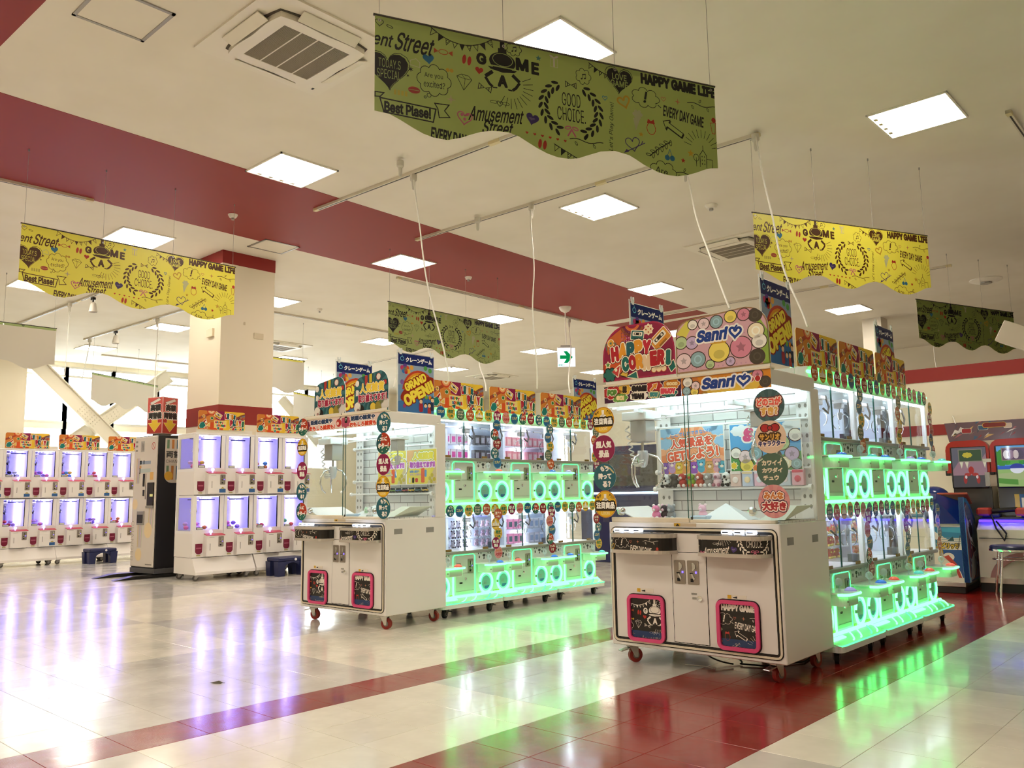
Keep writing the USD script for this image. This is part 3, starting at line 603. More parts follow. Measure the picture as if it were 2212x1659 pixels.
def small_ceiling(name, label, x, y, r, cat, m=None, grp=None):
    t = thing(name, label, cat, (x, y, CEIL), 0, grp); part(t, 'base', G().lathe([[0, 0], [r, 0], [r, -.015], [r * .7, -.05], [0, -.055]], (0, 0, 0), 16), m or LF, smooth=40); part(t, 'head', G().cyl((0, 0, -.055), (0, 0, -.085), r * .35, n=8), m or GREY)
for lb, x, y, r in [('small round detector on the red strip at upper left', -10.93, 5.96, .07), ('small round detector on the red strip right of the lit panel', -11.08, 10.91, .07), ('small dark detector by the track right of the pillar', -15.31, 10.47, .06), ('pale domed smoke detector at the right beneath the yellow banner', -4.05, 18.51, .3), ('tan smoke detector below the cord behind the large banner', -5.75, 10.6, .09), ('small grey detector over the far left machine signs', -19.3, 18.2, .1)]:
    small_ceiling('smoke_detector', lb, x, y, r, 'smoke detector')
def spot(label, x, y):
    t = thing('spotlight', label, 'spotlight', (x, y, CEIL - .04), 0)
    part(t, 'mount', G().box((-.06, -.03, -.05), (.06, .03, 0), .005), BLACK); part(t, 'arm', G().cyl((0, 0, -.04), (0, 0, -.14), .015), BLACK)
    part(t, 'shade', G().lathe([[.03, .1], [.05, .08], [.085, -.1], [.08, -.1], [.045, .07], [0, .09]], (0.02, 0, -.2), 14), paint('spot_white', 'dcd6cc', 0.4), smooth=30)
spot('black and white track spotlight under the left yellow banner', -17.41, 6.5); spot('small black track spotlight left of the pillar', -20.6, 8.25)
px_cord('white cord from the first track down to the left green machines', [(-7.84, 6.75, 5.26), (-7.7, 6.68, 4.83), (-7.56, 6.62, 4.42), (-7.46, 6.57, 4.12), (-7.34, 6.52, 3.77), (-7.14, 6.47, 3.28), (-6.87, 6.41, 2.65), (-6.81, 6.38, 2.45)])
px_cord('white cord from the second track down behind the left row of signs', [(-7.52, 8.67, 5.26), (-7.38, 8.51, 4.67), (-7.26, 8.4, 4.23), (-7.15, 8.23, 3.67), (-7.01, 8.1, 3.14), (-6.85, 7.94, 2.5)])
px_cord('white cord from the right end of the second track to the right green machines', [(-4.12, 8.71, 5.26), (-3.97, 8.45, 4.94), (-3.8, 8.14, 4.57), (-3.58, 7.78, 4.11), (-3.41, 7.5, 3.76), (-3.18, 7.1, 3.27), (-2.99, 6.84, 2.93), (-2.86, 6.69, 2.72), (-2.73, 6.52, 2.5)])
px_cord('white cord dropping behind the large green banner onto the arched signs', [(-5.21, 8.98, 5.26), (-4.85, 8.45, 4.78), (-4.48, 7.88, 4.26), (-4.31, 7.63, 4.03), (-3.88, 7.05, 3.49), (-3.6, 6.67, 3.14), (-3.23, 6.18, 2.68)])
px_cord('thin grey cord near the arrow sign', [(-12.12, 15.25, 5.26), (-10.77, 13.56, 4.51), (-9.23, 11.64, 3.66), (-8.34, 10.46, 3.15), (-7.3, 9.17, 2.58)])
px_cord('thin cord hanging from the left track beside the window', [(-18.24, 6.35, 5.26), (-18.21, 6.34, 4.81), (-18.18, 6.32, 4.23), (-18.16, 6.3, 3.72)])
px_cord('thin cord hanging from the end of the left track over the braces', [(-22.08, 8.21, 5.26), (-22.15, 8.21, 4.95), (-22.25, 8.19, 4.6), (-22.35, 8.17, 4.25)])
px_cord('thin cord hanging from the track left of the pillar', [(-18.49, 8.31, 5.26), (-17.27, 7.78, 4.68), (-15.7, 7.06, 3.91), (-14.15, 6.36, 3.16), (-13.49, 6.06, 2.84)])
px_cord('grey cord dropping in front of the partition at the right', [(-6.04, 21.86, 4.7), (-4.7, 17.06, 3.48), (-3.79, 13.98, 2.7), (-3.24, 12.2, 2.25), (-2.86, 10.98, 1.95)])
px_cord('black cord from the small green banner to the left signs', [(-8.44, 8.51, 3.09), (-7.75, 7.88, 2.77), (-7.3, 7.47, 2.57), (-7.02, 7.19, 2.43)])
px_cord('black cord beside the teal signs', [(-7.61, 6.34, 2.73), (-7.44, 6.15, 2.57), (-7.27, 5.97, 2.4)])
# ------------------------------------------------------------------ printed designs
def letters(a, txt, x0, y0, x1, y1, h, cols, out=(('f6ead0', .008),), l=3, bold=4, jit=0.0, rot=0.0, seed=1, px=44):
    r = random.Random(seed); ch = [c for c in txt]; n = len(ch)
    for k, c in enumerate(ch):
        if c == ' ': continue
        f = (k + .5) / n; x, y = x0 + (x1 - x0) * f, y0 + (y1 - y0) * f + r.uniform(-jit, jit)
        b = lettering(c, bold, px).bounds; w = min((x1 - x0) / n * 1.02, h * (b[2] - b[0]) / (b[3] - b[1]))
        s = words(c, h, x, y, w=w, bold=bold, rot=rot + r.uniform(-6, 6) * (jit > 0), px=px)
        for q, (oc, ow) in enumerate(out): a.add(s.buffer(ow, quad_segs=2), oc, l + q)
        a.add(s, cols[k % len(cols)], l + len(out))
def cassette(a, cx, cy, w, rot, c1, l=1):
    f = lambda s: affinity.translate(affinity.rotate(s, rot, origin=(0, 0)), cx, cy)
    h = w * .62
    a.add(f(rrect(-w / 2 - .006, -h / 2 - .006, w / 2 + .006, h / 2 + .006, .01)), 'f3e6c8', l); a.add(f(rrect(-w / 2, -h / 2, w / 2, h / 2, .01)), c1, l + 1)
    a.add(f(rrect(-w * .4, -h * .1, w * .4, h * .38, .008)), 'f1e9d6', l + 2); a.add(f(rrect(-w * .3, 0, w * .3, h * .28, .01)), '2c2722', l + 3)
    for s in (-1, 1): a.add(f(disc(s * w * .18, h * .14, h * .1)), 'e8dfca', l + 4)
    a.add(f(sbox(-w * .25, -h * .5, w * .25, -h * .32)), tone(c1, .7), l + 2)
def crane_icon(a, x, y, s, c='6a6258', l=1):
    for k in (-1, 1): a.add(line([(x + k * s * .3, y), (x + k * s * .75, y - s * .1), (x + k * s * .6, y - s * .75)], s * .2), c, l)
    a.outl(disc(x, y, s * .42), 'e3a63c', (s * .1, 'f3e6c8'), l=l); a.add(star(x, y, s * .25), '2d6a66', l + 2)
def rainbow(a, cx, cy, r, w, a0, a1, cols, l=1):
    t = np.radians(np.linspace(a0, a1, 14))
    for k, c in enumerate(cols):
        ro, ri = r - k * w, r - (k + 1) * w; a.add(Polygon(np.r_[np.c_[cx + ro * np.cos(t), cy + ro * np.sin(t)], np.c_[cx + ri * np.cos(t[::-1]), cy + ri * np.sin(t[::-1])]]), c, l)
def art_lets_play(W=.76, H=.285):
    a = Art(); B = rrect(0, 0, W, H, .03).union(sbox(0, 0, W, .05)); x = W / .76
    a.add(sbox(0, 0, W * .5, H), 'd4813a', 0); a.add(sbox(W * .5, 0, W, H), 'eec23d', 0)
    a.add(Polygon([(0, H * .62), (.25 * x, H), (.32 * x, H), (0, H * .48)]), 'a8482e'); a.add(Polygon([(.18 * x, 0), (.4 * x, 0), (.4 * x, H * .42), (.2 * x, H * .40)]), 'd9552b'); a.add(Polygon([(.27 * x, H * .58), (.42 * x, H * .45), (.42 * x, H), (.3 * x, H)]), '8d2450')
    rainbow(a, .205 * x, H * 1.02, .075, .018, 180, 360, ['c8472e', 'e9a06a', 'f2d9b0'], 2)
    crane_icon(a, .085, H * .70, .045, l=2); cassette(a, .315 * x, H * .77, .11, -28, 'd8a03a', 2)
    a.outl(Polygon([(.015, .05), (.04, .10), (.09, .11), (.115, .06), (.08, .02), (.03, .02)]), '1f7a72', (.012, '2b2420'), (.008, 'f3e6c8'), l=2); a.outl(Polygon([(.075, .11), (.12, .155), (.135, .1)]), 'b3222c', (.008, 'f3e6c8'), l=3); a.add(disc(.12, .115, .014), 'f4e6c6', 5)
    a.outl(rrect(.195, .155, .235, .19, .015), '3f7a3a', (.008, '3a2c22'), (.006, 'f3e6c8'), l=3); a.outl(Polygon([(.13, .06), (.18, .10), (.185, .05)]), 'e6c25a', (.006, 'f3e6c8'), l=2); a.outl(Polygon([(.29, .03), (.34, .05), (.33, .0)]), '1f7a72', (.006, 'f3e6c8'), l=2); a.outl(disc(.125, .02, .016), 'd95b3a', (.006, 'f3e6c8'), l=2)
    a.add(sbox(.25 * x, .03, .45 * x, .145), 'ecd07a', 2); letters(a, 'HAPPY', .265 * x, .118, .40 * x, .108, .036, ['c23a3a', '3b6f8f', 'd98c2a', '3f7a3a', 'c23a3a'], (('f8eed6', .004),), 3, 4, .004, px=30); letters(a, 'CORNER', .29 * x, .07, .44 * x, .062, .036, ['3b6f8f', 'c23a3a', 'd98c2a', '3f7a3a'], (('f8eed6', .004),), 3, 4, .004, px=30)
    rainbow(a, .82 * x, -.05, .32, .022, 90, 175, ['7c4a3a', '7a7482', 'b06a3a', '9a4a58'], 1)
    letters(a, "LET'S", .425 * x, .215, .60 * x, .20, .085, ['c2283a', '1f5f68', 'e9c9a0', 'd98c2a', '1f5f68'], (('3a2418', .011), ('f8eed6', .007)), 4, 6, .006)
    letters(a, 'PLAY!', .51 * x, .12, .75 * x, .105, .095, ['b3283a', '1f5f68', 'e0a040', 'b3283a', '2b6a4a'], (('3a2418', .011), ('f8eed6', .007)), 7, 6, .006)
    r = random.Random(3)
    for k in range(9): a.add(disc(.62 * x + r.random() * .12 * x, .16 + r.random() * .06, .010, q=3), ['b3283a', '5a2c22', 'c8722e'][k % 3], 3)
    for k in range(6): a.outl(Polygon([(.5 * x + k * .04, .005), (.53 * x + k * .04, .04 + .012 * (k % 2)), (.55 * x + k * .04, .01)]), ['e6c25a', 'b3283a', '1f7a72'][k % 3], (.005, 'f3e6c8'), l=2)
    return a.clip(B), B
def art_happy():
    W, H = .615, .40; a = Art(); B = Polygon([(0, 0), (0, .16)] + [(.20 - .20 * math.cos(t), .17 + .23 * math.sin(t)) for t in np.linspace(.05, math.pi / 2, 8)] + [(.43, .40)] + [(.43 + .185 * math.sin(t), .17 + .23 * math.cos(t)) for t in np.linspace(.1, math.pi / 2, 8)] + [(.615, 0)])
    a.add(B, '8e1c42', 0); a.add(ring(B, .012), 'a8244e', 1)
    a.add(Polygon([(.02, .30), (.17, .38), (.22, .30), (.05, .20)]), 'c8642e'); a.add(Polygon([(0, .03), (.16, .03), (.2, .15), (0, .13)]), 'd0552b'); rainbow(a, .27, .42, .11, .02, 190, 330, ['8f4a30', '6d2540', 'd9703a'], 1)
    for k in range(30): a.add(sbox(.17 + (k % 6) * .02, .26 + (k // 6) * .02, .182 + (k % 6) * .02, .272 + (k // 6) * .02), 'c46a92', 1)
    cassette(a, .31, .315, .105, -10, '2e6a66', 2); cassette(a, .50, .265, .15, 38, 'd88f33', 2)
    a.outl(star(.405, .345, .04, 8, .75), 'f0d9b0', (.004, 'f6ead0'), l=2); [a.add(disc(.405 + .02 * math.cos(q), .345 + .02 * math.sin(q), .006, q=3), 'b8402e', 4) for q in (0, 1.6, 3.1, 4.7)]
    crane_icon(a, .075, .285, .06, l=2)
    a.outl(cloud(.06, .05, .05, .045, 6), '1f6a60', (.008, '1a2c2a'), l=2); a.outl(Polygon([(.08, .07), (.15, .11), (.13, .03)]), 'c23a3a', (.008, 'f3e6c8'), l=3); a.add(disc(.115, .08, .012), 'f5e7c8', 6); a.outl(Polygon([(.15, .04), (.23, .10), (.21, .02)]), 'e0b84a', (.008, '3a2418'), l=3); a.outl(Polygon([(.21, .02), (.29, .05), (.30, .0)]), '1f6a60', (.008, 'f3e6c8'), l=3)
    for x in (.46, .5, .48, .44, .52): a.outl(disc(x, .05 + .02 * ((x * 50) % 2), .02), 'f0d9b0', (.004, 'c86a3a'), l=2)
    a.outl(Polygon([(.56, .06), (.60, .10), (.615, .05), (.58, .02)]), '1f6a60', (.006, 'f3e6c8'), l=2); a.outl(star(.045, .125, .022), '4a8a3a', (.006, 'f3e6c8'), l=2)
    letters(a, 'HAPPY', .075, .205, .42, .225, .115, ['b3202c', 'e39a30', '1f5f68', 'e39a30', 'c2283a'], (('3a1420', .011), ('f8eed6', .007)), 5, 5, .012)
    letters(a, 'CORNER!', .17, .11, .59, .125, .11, ['1f6a60', 'b3202c', 'e39a30', 'e8c9a0', 'b3202c', 'b3202c', '1f6a60'], (('3a1420', .011), ('f8eed6', .007)), 8, 5, .012, seed=5)
    return a.clip(B), B
def script_word(txt, w, cx, cy):       # the rounded brush lettering of the big sign, its last o drawn as a heart
    s = words(txt[:-1], .1, 0, 0, w=.27, bold=4, shear=12, px=72); b = s.bounds; h = heart(b[2] + .06, (b[1] + b[3]) / 2 - .004, .115, -6)
    s = unary_union([s, h.difference(h.buffer(-.017)), line([(b[2] + .05, .02), (b[2] + .075, .045)], .012)]).buffer(.0015)
    b = s.bounds; k = w / (b[2] - b[0]); return affinity.translate(affinity.scale(affinity.translate(s, -(b[0] + b[2]) / 2, -(b[1] + b[3]) / 2), k, k, origin=(0, 0)), cx, cy)
def plain_faces(a, pts, l=1):          # plain round coloured shapes in place of the mascots
    cols = ['f3efe6', 'ead3d6', '8fb0b8', 'f0dc6a', 'd98aa0', '4a4238', 'b9d09a', 'c9b3d6', 'f4e9c9']
    for k, (x, y, r) in enumerate(pts):
        c = cols[k % len(cols)]; a.outl(disc(x, y, r, r * .92), c, (.006, '4a3a34'), l=l)
        if k % 3 == 0: a.add(disc(x, y - r * .25, r * .55, r * .4), tone(c, .86), l + 2)
        elif k % 3 == 1: a.add(star(x, y, r * .5, 5, .5), tone(c, .78), l + 2)
        else: a.add(ring(disc(x, y, r * .55), r * .18), tone(c, 1.18), l + 2)
def art_brand_board():
    W, H = .69, .395; B = Polygon([(0, 0), (.005, .29)] + [(.12 - .115 * math.cos(t), .27 + .10 * math.sin(t)) for t in np.linspace(.2, math.pi / 2, 6)] + [(.52, .395)] + [(.52 + .165 * math.sin(t), .25 + .145 * math.cos(t)) for t in np.linspace(.1, math.pi / 2, 7)] + [(.69, 0)])
    a = Art(); a.add(B, 'd5a9b4', 0); a.add(ring(B, .010), '9a7a5a', 1); a.add(Polygon([(.01, .28), (.10, .37), (.18, .39), (.08, .24)]), 'd9cf5a'); a.add(Polygon([(.6, .36), (.69, .2), (.69, .0), (.64, .0)]), '8fae4a')
    for k in range(60): a.add(sbox(.02 + (k % 20) * .033, .02 + (k // 20) * .1, .028 + (k % 20) * .033, .028 + (k // 20) * .1), 'c08fa8', 1)
    plain_faces(a, [(.14, .33, .034), (.225, .325, .04), (.32, .325, .045), (.425, .345, .042), (.52, .345, .042), (.60, .33, .045), (.045, .215, .045), (.13, .205, .045), (.60, .225, .055), (.62, .155, .05), (.06, .085, .055), (.17, .085, .055), (.33, .12, .075), (.49, .13, .075), (.60, .055, .05), (.26, .04, .03), (.41, .045, .03)], 2)
    a.add(Polygon([(.27, .175), (.27, .215), (.3, .195), (.325, .22), (.35, .195), (.385, .215), (.385, .175)]), 'd0a13a', 5)
    s = script_word('Sanrio', .34, .335, .235); a.outl(s, '1d3f8f', (.011, 'f6f2ea'), l=6)
    return a.clip(B), B
def art_header_pop():
    W, H = .645, .122; B = sbox(0, 0, W, H); a = Art(); a.add(B, '451a3c', 0); [a.add(disc(.33 + (k % 22) * .014, .02 + (k // 22) * .02, .003, q=2), '6a3560', 1) for k in range(88)]
    for x, y, rx, ry, c in ((.07, .075, .075, .045, 'b12a2c'), (.18, .09, .05, .04, 'e0b040'), (.43, .085, .06, .045, 'b12a2c'), (.57, .09, .06, .035, 'd98c2a'), (.14, .03, .06, .035, '6aa04a'), (.30, .03, .07, .03, 'f3eee6'), (.43, .03, .05, .03, '4a8a78'), (.55, .03, .06, .03, '1f6a66')): a.outl(cloud(x, y, rx, ry, 7), c, (.004, 'f4ead6'), l=1)
    for tx, x, y, h, w, c, o in (('POP', .07, .075, .045, .085, '5a8a3a', 'f4ead6'), ('!!', .18, .088, .05, .04, '3a2a18', 'f0d070'), ('GAME', .305, .085, .045, .13, '231a20', 'f4ead6'), ('GOOD', .575, .092, .025, .09, 'f0d9a0', 'b86a22'), ('GO!', .14, .03, .035, .07, 'f0dca0', '6aa04a'), ('YEAH!', .29, .03, .042, .11, '231a20', 'f4ead6'), ('WOW', .425, .03, .035, .07, '3b8a8a', 'f0dca0'), ('ENJOY', .54, .045, .04, .12, 'd9485a', 'f4ead6')):
        a.outl(words(tx, h, x, y, w=w, bold=5, rot=-4, px=36), c, (.005, o), l=4)
    a.outl(affinity.translate(affinity.rotate(Polygon([(-.04, -.008), (0, -.008), (0, -.022), (.035, 0), (0, .022), (0, .008), (-.04, .008)]), 40, origin=(0, 0)), .43, .085), 'd98c2a', (.004, 'f4ead6'), l=4)
    return a.clip(B), B
def art_header_brand():
    W, H = .65, .122; B = sbox(0, 0, W, H); a = Art(); a.add(B, 'd98c2c', 0); a.add(Polygon([(0, 0), (.2, 0), (.12, H), (0, H)]), 'c9793a'); a.add(Polygon([(.15, 0), (.55, 0), (.6, .05), (.2, .05)]), 'e6c04a'); a.add(Polygon([(.42, .08), (.56, .12), (.46, .12)]), '3a5a7a')
    plain_faces(a, [(.05, .09, .035), (.11, .06, .03), (.04, .03, .03), (.10, .02, .028), (.56, .09, .035), (.61, .04, .035)], 2); [a.outl(disc(x, .065, .018), 'b3282c', (.004, 'f4ead6'), l=4) for x in (.515, .56)]
    s = script_word('Sanrio', .36, .335, .062); s = affinity.scale(s, 1, .86); a.outl(s, '1d3f8f', (.011, 'f6f2ea'), l=6)
    return a.clip(B), B
def art_header_goods():
    W, H = .645, .12; B = sbox(0, 0, W, H); a = Art(); a.add(B, 'e7cfc6', 0); a.add(cloud(.06, .06, .07, .05), 'b8506a'); a.add(rrect(.045, .05, .085, .115, .008), '231f20', 2); a.add(words('?', .03, .065, .085, bold=2), 'f3eee6', 3)
    a.outl(words('話題の雑貨や', .048, .32, .088, w=.36, bold=3, px=44), '2c3f63', (.005, 'f6f0e8'), l=2); a.outl(words('おもしろ雑貨も!', .048, .33, .03, w=.42, bold=3, px=44), 'd9482e', (.005, 'f6f0e8'), l=2)
    a.outl(disc(.60, .06, .04), 'c23a36', (.005, 'f0d9d0'), l=1); a.outl(disc(.585, .055, .018), 'f0c6b8', (.003, 'a02a2a'), l=3); a.add(line([(.60, .09), (.635, .12)], .012), '6a5a70', 2)
    return a, B
def art_trend_board():
    W, H = .50, .385; B = Polygon([(0, 0), (0, .26)] + [(.12 - .12 * math.cos(t), .24 + .11 * math.sin(t)) for t in np.linspace(.2, math.pi / 2, 6)] + [(.38, .385)] + [(.38 + .12 * math.sin(t), .25 + .135 * math.cos(t)) for t in np.linspace(.1, math.pi / 2, 6)] + [(.5, 0)])
    a = Art(); a.add(B, '2b5a62', 0)
    for k in range(16):
        t = k * math.pi / 8; a.add(Polygon([(.25, .2), (.25 + .5 * math.cos(t), .2 + .5 * math.sin(t)), (.25 + .5 * math.cos(t + .16), .2 + .5 * math.sin(t + .16))]), '3f747a', 1)
    a.outl(rrect(.16, .26, .20, .37, .02), 'b23a34', (.004, '1a3038'), l=2); a.outl(rrect(.225, .26, .265, .375, .02), 'd9c23a', (.004, '1a3038'), l=2); a.outl(disc(.36, .33, .028), 'e8dccf', (.005, 'b23a34'), l=2); a.outl(rrect(.43, .25, .475, .29, .01), 'c23a36', (.004, '1a3038'), l=2); a.outl(disc(.045, .29, .03), 'f3eee6', (.004, '231f20'), l=2)
    for x, y, r, c in ((.05, .06, .05, 'ece6dc'), (.11, .04, .035, '231f20'), (.06, .03, .02, 'c23a36'), (.45, .07, .06, 'd9d4cc'), (.36, .05, .05, '9a8a3a'), (.28, .05, .04, 'e0c24a'), (.40, .11, .04, '7a8a4a')): a.outl(disc(x, y, r), c, (.005, '1a3038'), l=2)
    a.outl(words('人気雑貨', .095, .265, .235, w=.36, bold=3, px=60), 'f0cf4a', (.009, '231f20'), (.005, 'f6efe0'), l=4); a.outl(words('取り揃えてます!!', .075, .27, .14, w=.42, bold=3, px=56), 'a82a4a', (.009, '231f20'), (.005, 'f3dfe0'), l=4)
    a.add(words('話題の', .06, .05, .20, w=.05, bold=3), 'f3eee6', 4)
    return a.clip(B), B
def art_grand_open():
    W, H = .46, .57; B = sbox(0, 0, W, H); a = Art(); a.add(B, '8fa0b8', 0); a.add(Polygon([(0, 0), (W, 0), (W, .18), (0, .10)]), '3a6ea8', 1); a.add(Polygon([(0, .10), (W, .18), (W, .30), (0, .26)]), '6d8fb5', 1); a.add(sbox(0, .465, W, H), '1e2a66', 2)
    a.add(ring(disc(.05, .52, .025, .022), .006), '6fc0d8', 3); a.add(line([(.05, .545), (.05, .555)], .006), '6fc0d8', 3); a.add(words('クレーンゲーム', .05, .265, .517, w=.34, bold=3, px=48), 'f3f2ee', 3)
    rainbow(a, .27, .20, .22, .022, 5, 175, ['b8402e', 'd98c2a', 'e6cf4a', '4f9a4a', '2f6fb0'], 2)
    for x, y, c in ((.05, .43, 'b83a6a'), (.085, .45, '5a3a8a'), (.115, .43, 'd9552b'), (.07, .40, '2f6fb0'), (.10, .395, 'b3282c'), (.13, .40, 'e0b040'), (.085, .42, '6a8a3a'), (.05, .29, '7a5a9a'), (.17, .44, 'd9a04a'), (.35, .45, '4f9a4a'), (.41, .43, '4f9a4a')): a.add(disc(x, y, .024), c, 4)
    ov = affinity.rotate(disc(.25, .235, .245, .085), 27); a.add(ov, '8f2a1c', 5)
    a.outl(words('GRAND', .085, .22, .30, w=.30, bold=4, rot=27, px=52), 'f4dc4a', (.010, '8f2a1c'), l=6); a.outl(words('OPEN!!', .115, .265, .195, w=.42, bold=4, rot=27, px=52), 'f4dc4a', (.010, '8f2a1c'), l=7)
    for x, y, r, c, hc in ((.29, .11, .026, '9a2a3a', '3a2a22'), (.35, .07, .024, '2f5fa0', '2a2420'), (.40, .075, .024, 'a83a3a', '2a2420'), (.44, .13, .026, '2a3a5a', '3a2a22')):
        a.add(rrect(x - r, y - .10, x + r, y - .01, .02), c, 8); a.add(disc(x, y + .012, r * .95), hc, 8); a.add(disc(x, y + .004, r * .8, r * .75), 'e6bf9a', 9)
    for x, c in ((.36, '7aa84a'), (.41, 'd9822a')): a.add(disc(x, .16, .02), c, 8)
    for x, y, c in ((.08, .06, '9a3a6a'), (.16, .08, '2f5fa0'), (.05, .15, 'b3485a')): a.add(disc(x, y, .02), c, 4)
    return a.clip(B), B
def art_get_poster():
    W, H = .55, .365; B = sbox(0, 0, W, H); a = Art(); a.add(B, 'f7f4f0', 0); I = sbox(.008, .008, W - .008, H - .008); b = Art(); b.add(I, 'f0986a', 1)
    for k in range(14):
        t = k * 2 * math.pi / 14; b.add(Polygon([(.27, .2), (.27 + .5 * math.cos(t), .2 + .5 * math.sin(t)), (.27 + .5 * math.cos(t + .2), .2 + .5 * math.sin(t + .2))]), 'f6b48c', 2)
    for x, y in ((.04, .33), (.12, .35), (.05, .24), (.50, .33), (.53, .24), (.44, .36)): b.outl(cloud(x, y, .06, .04), '9cc7e6', (.004, 'f4f2f0'), l=2)
    for k, (x, c) in enumerate(((.04, '8a62b8'), (.10, 'c9a0d0'), (.16, 'e6c04a'), (.22, 'e0a05a'), (.29, '9a5ac0'), (.35, '5ab0d0'), (.42, 'd9a86a'), (.48, 'e0a8b8'), (.52, '5ab0c8'))):
        y = .04 + .018 * (k % 2); [b.add(disc(x + s * .025, y + .045, .013, q=4), tone(c, .9), 3) for s in (-1, 1)]; b.outl(disc(x, y + .025, .034, .03), c, (.003, tone(c, .75)), l=3); b.add(disc(x, y + .017, .014, .010), 'f4e6d6', 5); [b.add(disc(x + s * .012, y + .03, .004, q=2), '3a2a2a', 5) for s in (-1, 1)]; b.add(disc(x, y - .015, .03, .03), c, 3)
    b.add(words('ここでしかできない!?', .03, .27, .315, w=.34, bold=2, rot=4), '5a9ad8', 4)
    b.outl(words('人気景品を', .075, .27, .245, w=.36, bold=3, rot=4, px=60), 'e8604a', (.010, '5a3a2a'), (.007, 'fbf6ee'), l=5); b.outl(words('GETしよう!', .085, .28, .155, w=.44, bold=4, rot=5, px=60), 'ee6a4a', (.010, '5a3a2a'), (.007, 'fbf6ee'), l=5)
    a.merge(b.clip(I)); return a, B
def art_cloud_poster():
    W, H = .545, .355; B = sbox(0, 0, W, H); a = Art(); a.add(B, 'f7f4f0', 0); I = sbox(.008, .008, W - .008, H - .008); b = Art(); b.add(I, '58a8e0', 1)
    for x, y in ((.1, .3), (.25, .33), (.42, .28), (.5, .33), (.3, .22)): b.add(cloud(x, y, .08, .04), 'eef3f6', 2)
    b.add(Polygon([(0, 0), (W, 0), (W, .14), (.3, .10), (0, .17)]), '4f9a58', 2); b.outl(words('S', .1, .15, .27, bold=6, shear=10), 'e0568a', (.012, 'f8f4f0'), l=4)
    plain_faces(b, [(.05, .14, .04), (.12, .11, .05), (.2, .13, .05), (.13, .05, .05), (.25, .06, .05), (.34, .11, .05), (.40, .2, .055), (.47, .12, .05), (.42, .06, .045), (.5, .25, .045), (.33, .05, .04), (.5, .05, .04)], 5)
    for x, y, c in ((.03, .05, 'f0d040'), (.2, .03, 'f0884a'), (.29, .02, 'f0d040'), (.38, .02, 'e85a8a')): b.outl(star(x, y, .03, 8, .6), c, (.003, 'fdf8e8'), l=8)
    a.merge(b.clip(I)); return a, B
def art_trend_poster():
    W, H = .44, .35; B = sbox(0, 0, W, H); a = Art(); a.add(B, 'f6f2ea', 0); a.add(sbox(.008, .008, W - .008, H - .008), 'ecdc62', 1); a.add(Polygon([(.008, .2), (.2, .34), (.008, .34)]), 'f2c08a', 2); a.add(Polygon([(.3, .008), (.43, .008), (.43, .2)]), 'd9c8a0', 2)
    a.outl(words('人気雑貨', .075, .24, .28, w=.30, bold=5), 'f4e65a', (.012, '9abf4a'), (.008, 'fbf6e6'), l=3); a.outl(words('取り揃えてます!!', .06, .23, .195, w=.36, bold=5), 'c05ac8', (.010, 'f6e6f0'), l=3)
    a.add(words('話題の雑貨や', .025, .12, .13, w=.14, bold=2), '4a8ad0', 3); a.add(words('おもしろ雑貨も!', .02, .14, .10, w=.17, bold=2), 'c8a8b8', 3)
    for x, y, w, h, c in ((.05, .045, .03, .05, 'e8e0d0'), (.10, .045, .03, .055, '2b2420'), (.15, .045, .04, .04, 'd8433a'), (.24, .09, .05, .14, 'e8633a'), (.28, .11, .03, .07, '5a9ad0')): a.add(rrect(x - w / 2, y - h / 2, x + w / 2, y + h / 2, .012), c, 4)
    for x, y in ((.34, .06), (.37, .09), (.4, .05), (.36, .03)): a.add(disc(x, y, .02), 'c9b84a', 4)
    return a, B
